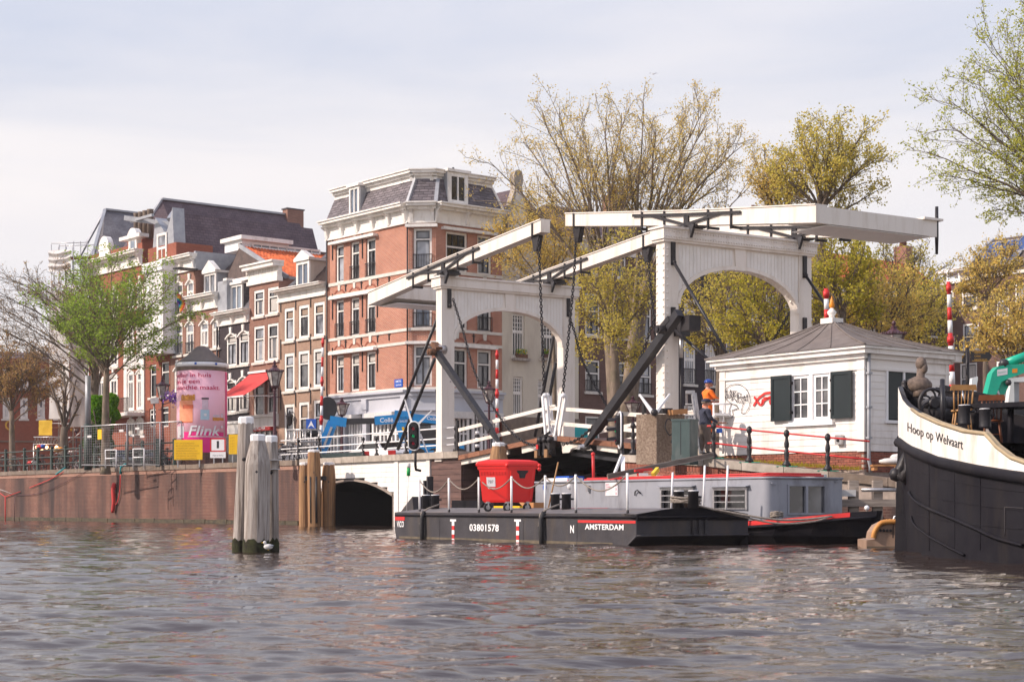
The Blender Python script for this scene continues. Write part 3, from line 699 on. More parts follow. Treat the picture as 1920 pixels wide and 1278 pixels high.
for fr,x0,x1,hs,mm in((SF,0,A1_,hl,'brick_red'),(CF,0,a2,hc,'brick_red'),(RF,0,a3,hrr,'brick_red_dark')):
 w=MB('brick_red');wall(w,fr,x0,x1,Z_GF,z_fr0+.4,hs);build(w,'wall',ch)
w=MB('brick_red_dark');w.quad(SF.pt(0,0,ZG),SF.pt(0,-9,ZG),SF.pt(0,-9,z_co1-.1),SF.pt(0,0,z_co1-.1));w.quad(RF.pt(a3,0,ZG),RF.pt(a3,-9,ZG),RF.pt(a3,-9,z_co1-.1),RF.pt(a3,0,z_co1-.1));build(w,'party_wall',ch)
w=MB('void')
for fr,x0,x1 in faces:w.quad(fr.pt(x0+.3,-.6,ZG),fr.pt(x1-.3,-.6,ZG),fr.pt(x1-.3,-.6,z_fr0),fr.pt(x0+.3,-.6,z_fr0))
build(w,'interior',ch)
for i,h in enumerate(hl):window(ch,SF,h,glass='glass' if i%3 else 'glass_sky',mull=1 if i!=0 else 0,t=.15,bar=.30,sill=False,curtain=[0,0,0,0,4,0,4,4,4][i],rail=(i in(1,2,3,4,5)))
for i,h in enumerate(hc):window(ch,CF,h,glass=('glass_sky','glass_blue','glass_sky')[i],mull=(0,1,1)[i],t=.14,bar=(.27,0,.28)[i],sill=(i!=2),rail=(i<2),sash='frame_dark')
for i,h in enumerate(hrr):window(ch,RF,h,glass='glass_dark' if i<3 else 'glass',mull=2 if i<3 else 1,t=.14,bar=.38,sill=False,rail=i in(4,))
# white bands running round the three faces
bands=[(zb[0],zb[1],.06),(zb[2]+.02,zb[3],.05),(zb[4],zb[5],.06),(zb[6],zb[7],.05),(zb[8],zb[9],.06)]
allh=[hl,hc,hrr]
for(z0,z1,o)in bands:
 for(fr,x0,x1),hs in zip(faces,allh):
  cuts=sorted([(h[0],h[1])for h in hs if h[2]<(z0+z1)/2<h[3]]);x=x0-.02;spans=[]
  for c0,c1 in cuts+[(x1+.02,None)]:
   if c0-x>.05:spans.append((x,c0))
   if c1:x=c1
  for s0,s1 in spans:m=MB('sandstone');m.box(fr,s0,s1,-.02,o,z0,z1);build(m,'stone_band',ch)
  # awning boxes above the windows and relieving arches
for fr,hs,n in((SF,hl,3),(RF,hrr[:3]+hrr[3:],3)):
 for r in range(3):
  g=[h for h in hs if abs(h[3]-hs[r*3 if fr is SF else r][3])<.2]
  if fr is RF and r==1:continue
  m=MB('trim_white');m.box(fr,min(h[0]for h in g)-.35,max(h[1]for h in g)+.25,.0,.34,g[0][3]+.03,g[0][3]+.20);build(m,'awning_box',ch)
m=MB('trim_white');m.box(CF,hc[0][0]-.45,hc[0][1]+.35,0,.3,hc[0][3]+.03,hc[0][3]+.2);build(m,'awning_box',ch)
m=MB('trim_white');m.box(CF,hc[2][0]-.45,hc[2][1]+.35,0,.3,hc[2][3]+.03,hc[2][3]+.2);build(m,'awning_box',ch)
for fr,hs in((SF,hl),(RF,hrr)):
 for h in hs:
  x=(h[0]+h[1])/2;z=h[3]+.55
  if fr is SF and h[3]>z_fr0-1:z=h[3]+.32
  m=MB('sandstone');m.fprism(fr,[(x-.1,z),(x+.1,z),(x+.14,z+.42),(x-.14,z+.42)],-.01,.06);build(m,'keystone',ch)
  if z<z_fr0-1.2:
   m=MB('brick_red_dark');pts=[(x+.62*math.cos(t),z-.32+.38*math.sin(t))for t in[math.pi*i/8 for i in range(9)]]
   for(x0,y0),(x1,y1)in zip(pts,pts[1:]):m.beam(fr.pt(x0,.0,y0),fr.pt(x1,.0,y1),.06,.1)
   build(m,'relieving_arch',ch)
for x in(648.5,678,708.5,730):anchors(ch,SF,[(x,538-(x-648)*.17),(x,643.5-(x-648)*.17)],h=.55)
anchors(ch,RF,[(888,633)],h=.6);anchors(ch,SF,[(624,464),(624,575),(624,676),(680,460),(680,570),(680,672),(708,570),(708,672)],h=1.6)
m=MB('blue_sign');a,z=SF.pix(748,718);m.box(SF,a-.42,a+.42,0,.04,z-.24,z+.24);build(m,'street_name_plate',ch)
m=MB('white_gloss')
for k,s in enumerate(('AMSTEL','CENTRUM')):m.text(s,lambda x,y,k=k:SF.pt(a+x,.045,z+.05-k*.2+y),.17 if k==0 else .12,.01,align='CENTER')
build(m,'lettering',ch)
# main cornice with frieze panels and brackets on the three faces
for(fr,x0,x1),nb in zip(faces,(6,2,3)):cornice(ch,fr,x0,x1,z_fr0,z_co1,b=0,brackets=nb,out=.62,ends=.06)
# mansard
z_m1=z_co1+1.5
ins=.52
ring0=[SF.pt(0,.1,z_co1),SF.pt(A1_,.1,z_co1),CF.pt(a2,.1,z_co1),RF.pt(a3+.1,.1,z_co1)]
ring1=[SF.pt(.15,-ins,z_m1),SF.pt(A1_-.05,-ins,z_m1),CF.pt(a2+.05,-ins,z_m1),RF.pt(a3-.35,-ins,z_m1)]
m=MB('slate')
for i in range(3):m.quad(ring0[i],ring0[i+1],ring1[i+1],ring1[i])
m.m='brick_red_dark';m.quad(SF.pt(0,.1,z_co1),SF.pt(0,-9,z_co1),SF.pt(.15,-9,z_m1),ring1[0]);m.m='slate';m.quad(ring0[3],ring1[3],RF.pt(a3-.35,-9,z_m1),RF.pt(a3+.1,-9,z_co1))
m.m='roof_felt';m.quad(*ring1,RF.pt(a3-.4,-9,z_m1+.1),SF.pt(.2,-9,z_m1+.1));build(m,'mansard_roof',ch)
for i in(1,2,3):m=MB('zinc' if i<3 else 'trim_white');m.beam(ring0[i],ring1[i],.22,.12);build(m,'roof_hip',ch)
for i,(fr,x0,x1)in enumerate(faces):
 p,q_,r_,s_=ring0[i],ring0[i+1],ring1[i+1],ring1[i];rows=9;W_=(q_-p).length;nrm=(q_-p).cross(s_-p).normalized();nrm=nrm if nrm.dot(Vector((0,-1,0)))>0 else-nrm
 me_cache={}
 for r in range(rows):
  f0,f1=(r+.06)/rows,min(1,(r+1.1)/rows);L0,L1=p.lerp(s_,f0),q_.lerp(r_,f0);M0,M1=p.lerp(s_,f1),q_.lerp(r_,f1)
  n=int(W_/.50);off=.5 if r%2 else 0
  for k in range(n+1):
   u0,u1=max(0,(k-off)/n),min(1,(k+1-off)/n)
   if u1-u0<.02:continue
   e=random.uniform(.004,.016);g=.03/W_
   if 'sl' not in me_cache:pass
   m=MB('slate_piece');q4=[L0.lerp(L1,u0+g/2),L0.lerp(L1,u1-g/2),M0.lerp(M1,u1-g/2),M0.lerp(M1,u0+g/2)]
   m.quad(q4[0]+nrm*(.035+e),q4[1]+nrm*(.035+e),q4[2]+nrm*(.012+e),q4[3]+nrm*(.012+e));m.quad(q4[0]+nrm*.0,q4[1]+nrm*.0,q4[1]+nrm*(.035+e),q4[0]+nrm*(.035+e))
   build(m,'slate',ch)
for i,(fr,x0,x1)in enumerate(faces):
 m=MB('trim_white');pb=-ins
 e0=.15 if i==0 else 0;e1=-.35 if i==2 else 0
 for o,z0,z1 in((.06,z_m1-.12,z_m1+.18),(.22,z_m1+.18,z_m1+.34),(.42,z_m1+.34,z_m1+.50),(.5,z_m1+.5,z_m1+.56)):m.box(fr,x0+e0-.0,x1+e1+.0,pb-.1,pb+o,z0,z1)
 build(m,'upper_cornice',ch)
h=[(SF.a(656),SF.a(679)),]
dormer(ch,SF,SF.a(657,.0),SF.a(676,.0),z_co1+.05,z_m1+.28,.12,-1.2,mull=1,glass='glass_blue')
dormer(ch,RF,RF.a(838,0),RF.a(876,0),z_co1+.05,z_m1+.45,.12,-1.2,mull=1,glass='glass_dark',t=.24)
m=MB('black_iron');p=RF.pt(2.4,-1.5,z_m1+.5);m.lathe(p,[(.12,0),(.14,.3),(.06,.6)],8);build(m,'roof_vent',ch)
# shop front at street level
zs0,zs1=SF.z(613,757),Z_GF
for i,(fr,x0,x1)in enumerate(faces):
 m=MB('shop_grey');m.box(fr,x0,x1,-.1,.22,zs1-.32,zs1);m.box(fr,x0,x1,-.1,.42,zs1-.08,zs1+.06);m.box(fr,x0,x1,-.1,.10,zs1-1.1,zs1-.32);m.box(fr,x0,x1,-.1,.16,zs1-1.18,zs1-1.1);build(m,'shop_fascia',ch)
def shop_bay(fr,a0,a1,bars=4):
 m=MB('sack_white');m.box(fr,a0+.15,a1-.15,.0,.75,zs1-1.62,zs1-1.22);build(m,'folded_awning',ch)
 m=MB('glass_dark');m.quad(*[fr.pt(a,-.14,z)for a,z in((a0,ZG+.3),(a1,ZG+.3),(a1,zs1-1.2),(a0,zs1-1.2))]);p=build(m,'shop_window',ch)
 m=MB('white_gloss')
 for k in range(bars*2+1):x=a0+(a1-a0)*k/(bars*2);m.box(fr,x-(.09 if k%2==0 else .05),x+(.09 if k%2==0 else .05),-.13,.0,ZG,zs1-1.2)
 m.box(fr,a0,a1,-.12,-.01,ZG+2.1,ZG+2.2);m.box(fr,a0,a1,-.12,-.01,ZG,ZG+.6);build(m,'shop_frame',p)
L_=A1_
xs=[SF.a(x)for x in(614,648,682,697,758)]
shop_bay(SF,xs[0]+.3,xs[1]-.1,2);shop_bay(SF,xs[1]+.1,xs[2]-.1,3);shop_bay(SF,xs[3]+.1,xs[4]-.1,4);shop_bay(RF,.4,2.4,3);shop_bay(RF,2.8,a3-.3,3)
for x in(613.5,648,688,762):m=MB('shop_grey');a=SF.a(x);m.box(SF,a-.2+(.2 if x<614 else 0),a+.2,-.1,.2,ZG,zs1-.3);m.box(SF,a-.26+(.2 if x<614 else 0),a+.26,.0,.26,zs1-.95,zs1-.32);build(m,'pilaster',ch)
m=MB('shop_grey');m.box(CF,0,.3,-.2,.05,ZG,zs1-1.1);m.box(CF,a2-.3,a2,-.2,.05,ZG,zs1-1.1);n=10
cx=a2/2;rr=a2/2-.3;zc0=zs1-2.0
for k in range(n):
 t0,t1=math.pi*k/n,math.pi*(k+1)/n
 m.fprism(CF,[(cx+rr*math.cos(t0),zc0+rr*math.sin(t0)),(cx+(rr+.5)*math.cos(t0),zc0+(rr+.35)*math.sin(t0)),(cx+(rr+.5)*math.cos(t1),zc0+(rr+.35)*math.sin(t1)),(cx+rr*math.cos(t1),zc0+rr*math.sin(t1))],-.2,.06)
build(m,'door_arch',ch);m=MB('glass_dark');m.quad(*[CF.pt(a,-.25,z)for a,z in((.1,ZG),(a2-.1,ZG),(a2-.1,zs1-1.1),(.1,zs1-1.1))]);build(m,'door',ch)
m=MB('black_iron');m.tube([SF.pt(.18,.12,ZG),SF.pt(.18,.12,z_fr0)],.06,6);build(m,'downpipe',ch);m=MB('black_iron');m.tube([CF.pt(-.05,.14,Z_GF),CF.pt(-.05,.14,z_fr0)],.05,6);build(m,'downpipe',ch)
# ---------------------------------------------------------------- terrace houses to its left (a < 0)
def house(name,label,x0,x1,ytop,wins,m,cor=None,door=None,**k):
 a0,a1=SF.a(x0),SF.a(x1);fr=SF
 zt_=SF.z(x0+1,ytop)
 r=thing(name,label,'house',SF.pt((a0+a1)/2,0,ZG));hs=holes_px(fr,wins)
 body(r,fr,a0+.03,a1-.03,ZG,zt_,hs,m)
 return r,a0,a1,zt_,hs
 # I tan brick
wi=[(533,552,577,639),(560,580,571.5,634),(588,608.6,566,630),(533,552,661.6,733),(559,580,657,729.6),(587,606.5,653,725),(533,552,757,842),(560,579.5,753,845),(588,608,749.5,845)]
r,a0,a1,zt_,hs=house('terrace_house','tan brick house with three columns of windows next to the corner house',522,612,568,wi,'brick_tan')
for i,h in enumerate(hs):window(r,SF,h,t=.2,bar=.34,curtain=(3,3,3,0,4,4,0,3,2)[i],glass=('glass_sky','glass','glass_sky')[i%3],mull=0,sill=(i<6),fb=-.03)
cornice(r,SF,a0+.02,a1-.02,zt_,SF.z(523,545),brackets=0,out=.6)
anchors(r,SF,[(527,567),(555,562),(583,557),(527,655),(555,650),(583,645),(527,750),(555,744),(583,738)],h=1.3)
zr=SF.z(523,545)-.1
m=MB();m.m='tile_brown';aM=SF.a(575)
m.quad(SF.pt(a0+.1,-.4,zr),SF.pt(a1-.05,-.4,zr),SF.pt(a1-.05,-4.6,zr+4.3),SF.pt(a0+2.6,-4.6,zr+4.3))
for k in range(26):
 x=a0+.6+(a1-a0-.9)*k/25;m.beam(SF.pt(x,-.37,zr+.02),SF.pt(a0+2.6+(a1-.05-a0-2.6)*max(0,(x-a0-.4))/(a1-a0-.4),-4.57,zr+4.32),.09,.06)
m.m='zinc';m.beam(SF.pt(a0+2.4,-4.6,zr+4.35),SF.pt(a1-.05,-4.6,zr+4.35),.3,.2);m.beam(SF.pt(a0+.1,-.4,zr+.1),SF.pt(a0+2.6,-4.6,zr+4.35),.3,.2)
m.box(SF,a0+2.9,a0+3.9,-4.9,-4.1,zr+3.4,zr+5.5)
build(m,'roof',r)
dh=holes_px(SF,[(555,580,489,535)],-.6)[0]
dormer(r,SF,dh[0],dh[1],dh[2]-.2,dh[3],-.6,-3.2,side='render_cream',gable=.55,glass='glass_blue',mull=1,t=.2)
m=MB('black_iron');a,z=SF.pix(543,788,.3);m.lathe(SF.pt(a,.3,z-.35),[(.05,0),(.16,.1),(.22,.6),(.28,.62),(.08,.85),(.03,1.0)],6,False);m.box(SF,a-.03,a+.03,0,.3,z+.5,z+.56);build(m,'wall_lantern',r)
# H red-brown with the name board
wh=[(476,495.5,543.5,593),(502,522,538,588),(476,496,611,679),(501.6,522,606,675),(476,496,719,780),(501,520.5,714,776)]
r,a0,a1,zt_,hs=house('terrace_house','red-brown brick house with a name board gable, orange tiled roof and red awning',467,523,536,wh,'brick_brown')
for i,h in enumerate(hs):window(r,SF,h,t=.17,bar=.36,curtain=(2,1,2,2,0,0)[i],glass=('glass_sky','glass')[i%2],fb=-.03)
zb0,zb1=SF.z(468,536),SF.z(468,499)
m=MB('trim_white');m.box(SF,a0,a1-.1,-.3,.08,zb0,zb1-.35);m.box(SF,a0-.1,a1,-.3,.16,zb0-.02,zb0+.25);m.box(SF,a0-.15,a1+.05,-.35,.5,zb1-.38,zb1-.12);m.box(SF,a0-.25,a1+.1,-.35,.62,zb1-.12,zb1);build(m,'name_board',r)
m=MB('rope_pale' if 'rope_pale' in MATS else 'sandstone');m.text('Het  Aerthuis',lambda x,y:SF.pt((a0+a1)/2+x-.1,.09,zb0+.62+y),.62,.008,align='CENTER',sx=1.25);build(m,'lettering',r)
# orange tiled roof, ridge running back, tiles as rolled courses
def zat(px,py,a):b=SF.b_at(a,px);Y=(SF.pt(a,b,0)).y;return b,H+(HY-py)/F*Y
aR=SF.a(449,-1.0);bR,zR=-1.0,SF.z(449,462,-1.0)
aE=SF.a(524,.0)-.6;D=7.5
m=MB('tile_orange');nrow,ncol=14,30;zE=zR-2.85
for i in range(nrow):
 for k in range(ncol):
  f0,f1=i/nrow,(i+1.15)/nrow;b0,b1=-1-D*k/ncol,-1-D*(k+.93)/ncol
  pa=lambda f:aR+(aE-aR)*f;pz=lambda f:zR+(zE-zR)*f;e=random.uniform(0,.015)
  m.add([SF.pt(pa(f0),b0,pz(f0)+.02),SF.pt(pa(f1),b0,pz(f1)+.05+e),SF.pt(pa(f1),(b0+b1)/2,pz(f1)+.15+e),SF.pt(pa(f0),(b0+b1)/2,pz(f0)+.12),SF.pt(pa(f1),b1,pz(f1)+.04+e),SF.pt(pa(f0),b1,pz(f0)+.02)],[(0,1,2,3),(3,2,4,5)])
tag(build(m,'roof_tiles',r),kind='stuff')
m=MB('tile_brown');aL=SF.a(428,-1);m.quad(SF.pt(aR,-1,zR),SF.pt(aR,-1-D,zR),SF.pt(aR-2.6,-1-D,zE),SF.pt(aR-2.6,-1,zE));m.quad(SF.pt(aR,-1,zR-.05),SF.pt(aE,-1,zE),SF.pt(aR-2.6,-1,zE))
m.m='tile_brown';m.beam(SF.pt(aR,-1,zR+.12),SF.pt(aR,-1-D,zR+.12),.3,.22);m.m='zinc';m.beam(SF.pt(aR,-1,zR+.05),SF.pt(aE,-1,zE+.05),.12,.3);m.beam(SF.pt(aE+.1,-1,zE),SF.pt(aE+.1,-1-D,zE),.25,.2)
m.m='brick_brown';m.box(SF,a0+.1,aE+.2,-1-D,-.9,zt_-.5,zE-.02);build(m,'roof',r)
# awning and shop
aw0,aw1=SF.a(468.5),SF.a(521);zA=SF.z(468.5,701);pr=SF.b_at(aw0,440);zA2=None
pr=2.6;zA2=SF.z(440,742.5,pr)
m=MB('red_cloth');n=10
for i in range(n):
 f0,f1=i/n,(i+1)/n;sg=lambda f:-.10*math.sin(math.pi*f)
 m.quad(SF.pt(aw0,pr*f0,zA+(zA2-zA)*f0+sg(f0)),SF.pt(aw1,pr*f0,zA+(zA2-zA)*f0+sg(f0)),SF.pt(aw1,pr*f1,zA+(zA2-zA)*f1+sg(f1)),SF.pt(aw0,pr*f1,zA+(zA2-zA)*f1+sg(f1)))
awn=build(m,'awning',r);m=MB('white_gloss');m.box(SF,aw0-.05,aw1+.05,.0,.15,zA,zA+.14);m.box(SF,aw0-.02,aw1+.02,pr-.04,pr+.04,zA2-.08,zA2+.02)
for x in(aw0+.15,aw1-.15):m.beam(SF.pt(x,.05,zA2+.1),SF.pt(x,pr,zA2-.03),.05,.05)
build(m,'awning_arm',awn)
zf=SF.z(470,783);zf2=SF.z(470,802);zf3=SF.z(478,808.5)
m=MB('trim_white');m.box(SF,a0+.05,a1-.05,0,.25,zf2,zf);m.box(SF,a0+.05,a1-.05,0,.4,zf-.05,zf+.12);build(m,'shop_fascia',r)
m=MB('red_paint');s0,s1=SF.a(476),SF.a(513);m.box(SF,s0,s1,.02,.3,zf3,zf2-.01);sg=build(m,'shop_sign',r)
m=MB('white_gloss');m.text('MERCHA',lambda x,y:SF.pt(s0+.35+x,.31,zf3+.06+y),.36,.015,sx=1.15);build(m,'lettering',sg)
m=MB('glass_dark');m.quad(*[SF.pt(a,.02,z)for a,z in((a0+.3,ZG+.4),(a1-.3,ZG+.4),(a1-.3,zf3-.05),(a0+.3,zf3-.05))]);p=build(m,'shop_window',r);m=MB('trim_white')
for k in range(6):x=a0+.3+(a1-a0-.6)*k/5;m.box(SF,x-.05,x+.05,.03,.1,ZG,zf3)
build(m,'shop_frame',p)
# G dark narrow
wg=[(424.5,443.6,627,686),(447.6,467,622,683),(423.5,443,713,773),(447,466,707.6,770)]
r,a0,a1,zt_,hs=house('terrace_house','narrow black brick house with a white cornice beside the red-brown house',410,468,612,wg,'brick_black')
for i,h in enumerate(hs):window(r,SF,h,t=.16,bar=.28,glass='glass_sky' if i<2 else 'glass',mull=1,head='key',arch=True,curtain=(4,4,1,2)[i],fb=-.04)
cornice(r,SF,a0+.02,a1-.02,zt_,SF.z(411,588),brackets=3,out=.6);zk=SF.z(411,588)
m=MB('slate_grey');m.quad(SF.pt(a0,-.1,zk-.1),SF.pt(a1,-.1,zk-.1),SF.pt(a1,-2.2,zk+3.0),SF.pt(a0,-2.2,zk+3.0));m.quad(SF.pt(a1,-.1,zk-.1),SF.pt(a1,-8,zk-.1),SF.pt(a1,-8,zk+3),SF.pt(a1,-2.2,zk+3));m.quad(SF.pt(a0,-2.2,zk+3),SF.pt(a1,-2.2,zk+3),SF.pt(a1,-8,zk+3),SF.pt(a0,-8,zk+3));build(m,'roof',r)
dh=holes_px(SF,[(432,454,533,581)],-.2)[0];dormer(r,SF,dh[0],dh[1],dh[2]-.1,dh[3],-.2,-2.6,side='slate_grey',gable=0,mull=1);m=MB('trim_white');m.box(SF,dh[0]-.5,dh[0]-.0,-.5,.1,dh[3]+.1,dh[3]+.5);m.box(SF,dh[0]-.6,dh[1]+.9,-1.2,-.3,dh[3]+.2,dh[3]+.42);build(m,'dormer_cornice',r)
m=MB('zinc');m.box(SF,a0+.05,a0+1.3,-2.2,.1,zk,zk+2.2);build(m,'party_flue',r)
m=MB('trim_white');zf=SF.z(411,795);m.box(SF,a0+.05,a1-.05,0,.2,zf-.75,zf);m.box(SF,a0+.05,a1-.05,0,.3,zf-.05,zf+.12);m.box(SF,a0+.05,a0+.35,0,.15,ZG,zf-.75);m.box(SF,a1-.35,a1-.05,0,.15,ZG,zf-.75);build(m,'shop_fascia',r)
m=MB('glass_dark');m.quad(*[SF.pt(a,.02,z)for a,z in((a0+.35,ZG+.4),(a1-.35,ZG+.4),(a1-.35,zf-.75),(a0+.35,zf-.75))]);build(m,'shop_window',r)
m=MB('black_iron');m.tube([SF.pt(a0+.0,.12,ZG),SF.pt(a0+.0,.12,zt_)],.07,6);build(m,'downpipe',r)
# F brown brick with small pedimented dormer
wf=[(375,390.5,602,650),(397,413,598,652),(375,390.5,690,745),(397,413,686,742)]
r,a0,a1,zt_,hs=house('terrace_house','warm brown brick house with a pedimented dormer, left of the black brick house',364,410.5,584,wf,'brick_brown')
for i,h in enumerate(hs):window(r,SF,h,t=.15,bar=.36,glass='glass_sky',mull=1,head='key',arch=True,sash='trim_white',curtain=(2,2,0,0)[i],fb=-.04)
cornice(r,SF,a0-.8,a1-.02,zt_,SF.z(365,556),brackets=3,out=.6);zk=SF.z(365,556)
m=MB('tile_brown');m.quad(SF.pt(a0-.6,-.1,zk-.1),SF.pt(a1,-.1,zk-.1),SF.pt(a1+.6,-3.6,zk+3.4),SF.pt(a0+.4,-3.6,zk+3.4));m.quad(SF.pt(a1,-.1,zk-.1),SF.pt(a1,-9,zk-.1),SF.pt(a1+.6,-9,zk+3.4),SF.pt(a1+.6,-3.6,zk+3.4));m.m='zinc';m.beam(SF.pt(a1-.2,-.1,zk),SF.pt(a1+.5,-3.6,zk+3.5),.25,.2);build(m,'roof',r)
dh=holes_px(SF,[(382,404.5,504,552)],-.3)[0];dormer(r,SF,dh[0],dh[1],dh[2]-.1,dh[3]-.3,-.3,-2.6,gable=.75,mull=1,glass='glass_sky')
# E
we=[(328.5,342.6,530,589),(349.5,363,526,588),(327,342,606,666),(348.5,363,604,663),(326.5,341,688,745)]
r,a0,a1,zt_,hs=house('terrace_house','narrow brown brick house with iron window rails and a rainbow flag',319,367,516,we,'brick_brown')
for i,h in enumerate(hs):window(r,SF,h,t=.14,bar=.34,glass='glass_sky',mull=1,head='key',arch=True,sash='trim_white',rail=i<4,fb=-.04)
cornice(r,SF,a0-.3,a1+.1,zt_,SF.z(320,486),brackets=3,out=.6);zk=SF.z(320,486)
m=MB('zinc');m.box(SF,a1-.1,a1+.15,-8,.1,zt_,zk+.15);build(m,'parapet',r)
m=MB('render_cream');m.box(SF,a0,a1+3.0,-8,-5,zk-1.6,zk+.4);build(m,'rear_wing',r)
fl=MB();p0=SF.pt(*[SF.a(352),.1,SF.z(352,565)]);
for k,mm in enumerate(('red_paint','flame_orange','gold','leaf_flag','blue_sign','purple_flower')):
 fl.m=mm if mm in MATS else 'excavator_green';c=SF.pt(SF.a(354.5),.9,SF.z(354,571));r0,r1=.60-k*.095,.60-(k+1)*.095
 for q in range(7):
  t0,t1=-1.3+q*.42,-1.3+(q+1)*.42;fl.quad(*[c+Vector((math.cos(t)*rr_*.9,.25*math.sin(3*t),math.sin(t)*rr_*1.15))for rr_,t in((r1,t0),(r0,t0),(r0,t1),(r1,t1))])
fo=build(fl,'rainbow_flag',None,'rainbow striped flag hung out from a narrow brown brick house','flag')
m=MB('trim_white');m.tube([SF.pt(SF.a(347),.0,SF.z(347,566)),SF.pt(SF.a(357),1.1,SF.z(357,556))],.04,5);fp=build(m,'flag_pole',fo)
m=MB('black_iron');m.box(SF,SF.a(362),SF.a(372),.0,1.6,SF.z(366,508),SF.z(366,505));build(m,'hoist_beam',r)
# big dark roof over the houses behind, ridge running back
D=46
aRG=SF.a(330,-1.2);zRG=SF.z(330,398,-1.2);
big=thing('gabled_house','house with a huge dark purple-brown slate roof behind the terrace','house',SF.pt(aRG,-4,ZG))
DB=SF.b_at(aRG,586);m=MB('slate_dark')
aEv=SF.a(365,-1.2);zEv=zRG-6.4;aEw=aRG-5
m.quad(SF.pt(aRG,-1.2,zRG),SF.pt(aEv,-1.2,zEv),SF.pt(aEv,DB,zEv),SF.pt(aRG,DB,zRG));m.quad(SF.pt(aRG,-1.2,zRG),SF.pt(aRG-3.2,-1.2,zEv),SF.pt(aRG-3.2,DB,zEv),SF.pt(aRG,DB,zRG))
m.quad(SF.pt(aRG,DB,zRG),SF.pt(aEv,DB,zEv),SF.pt(aRG-3.2,DB,zEv));build(m,'roof',big)
m=MB('brick_brown');m.box(SF,aRG-3.2,aEv,DB,-1.4,ZG,zEv);build(m,'wall',big)
# steep front gablet clad in zinc with a tall window
aG0,aG1=SF.a(277),SF.a(331)
gz0,gz1=SF.z(300,500),SF.z(300,461)
m=MB('zinc');ac=SF.a(304,-.2);zG=SF.z(322,414)
m.fprism(SF,[(SF.a(285),gz1-.2),(SF.a(325),gz1-.2),(SF.a(322),gz1+2.6),(ac+1.6,zRG-.7),(ac+.9,zRG-1.8),(SF.a(290),gz1+2.2)],-1.0,-.05)
m.beam(SF.pt(ac+1.4,-.3,zRG-.75),SF.pt(aRG,-1.3,zRG+.05),.8,.2);build(m,'gablet',big)
window(big,SF,(SF.a(294.5),SF.a(313),gz1-1.3,SF.z(303,437)),t=.15,bar=.5,glass='glass_sky',b=.14,mull=1,sash='trim_white',sill=True)
m=MB('brick_red_dark');m.box(SF,aG0,SF.a(330),-3,-.02,gz0,gz1);build(m,'attic_wall',big)
m=MB('zinc');m.box(SF,SF.a(262),SF.a(303),.6,.8,SF.z(280,414),SF.z(280,409));m.beam(SF.pt(SF.a(300),-1,SF.z(300,418)),SF.pt(SF.a(262),1.2,SF.z(262,412)),.3,.35);build(m,'hoist_beam',big)
# its lower flat dormer
# higher roof behind it
aB=SF.a(303,-6);zB=SF.z(303,374,-6);DB2=SF.b_at(aB,556)
m=MB('slate_dark');zE2=zB-6.2
m.quad(SF.pt(aB,-6,zB),SF.pt(aB+4.5,-6,zE2),SF.pt(aB+4.5,DB2,zE2),SF.pt(aB,DB2,zB));m.quad(SF.pt(aB,-6,zB),SF.pt(aB-3.6,-6,zE2),SF.pt(aB-3.6,DB2,zE2),SF.pt(aB,DB2,zB));m.quad(SF.pt(aB,-6,zB),SF.pt(aB-3.6,-6,zE2),SF.pt(aB-3.6,-1,zE2-1.4));m.quad(SF.pt(aB,-6,zB),SF.pt(aB+4.5,-6,zE2),SF.pt(aB+1,-1,zE2-1.4));m.quad(SF.pt(aB,-6,zB),SF.pt(aB+1,-1,zE2-1.4),SF.pt(aB-3.6,-1,zE2-1.4))
m.m='zinc';m.beam(SF.pt(aB,-6,zB+.05),SF.pt(aB,DB2,zB+.05),.35,.16);m.beam(SF.pt(aB,-6,zB+.03),SF.pt(aB+.4,-1,zE2-1.3),.3,.15)
m.m='brick_brown';m.box(SF,aB-.3,aB+.5,DB2-.4,DB2+1.2,zB-3.0,zB+.45);m.m='slate_grey';m.box(SF,aB-.35,aB+.55,DB2-.5,DB2+1.3,zB+.45,zB+.55)
hb=thing('gabled_house','house whose higher grey slate ridge and chimney rise behind the dark roof','house',SF.pt(aB,-8,ZG));build(m,'roof',hb)
m=MB('brick_brown');m.box(SF,aB-3.6,aB+4.4,DB2,-6.1,ZG,zE2+.1);build(m,'wall',hb)
# white flat dormer with windows above the orange roof
m=MB('trim_white');
fd=thing('roof_dormer','long white flat-topped dormer with windows above the orange tiles','dormer',SF.pt(aR,-2,zR-.5))
af=aR+.15;b0_=SF.b_at(af,450);b1_=SF.b_at(af,545);zd1=H+(HY-441)/F*SF.pt(af,b0_,0).y;zd0=zR-.2
m=MB('trim_white');m.box(SF,af-2.6,af+.35,b1_,b0_+.1,zd1-.28,zd1);build(m,'dormer_roof',fd)
m=MB('white_gloss');m.box(SF,af-2.4,af,b1_+.15,b0_-.15,zd0,zd1-.28);build(m,'dormer_wall',fd)
E_=Frame(*SF.pt(af,0,0).xy,SF.n.x,SF.n.y,)
E_.n=SF.t.copy()if SF.t.dot(-SF.pt(af,0,0).xy)>0 else-SF.t.copy()
for x0,x1 in((b0_-.9,b0_-4.2),(b0_-6.4,b0_-9.6)):
 window(fd,E_,(max(x1,b1_+.3),x0,zd0+.15,zd1-.4),frame='trim_white',glass='glass_sky',t=.08,bar=0,mull=3,sill=False,b=.21,sash='trim_white')
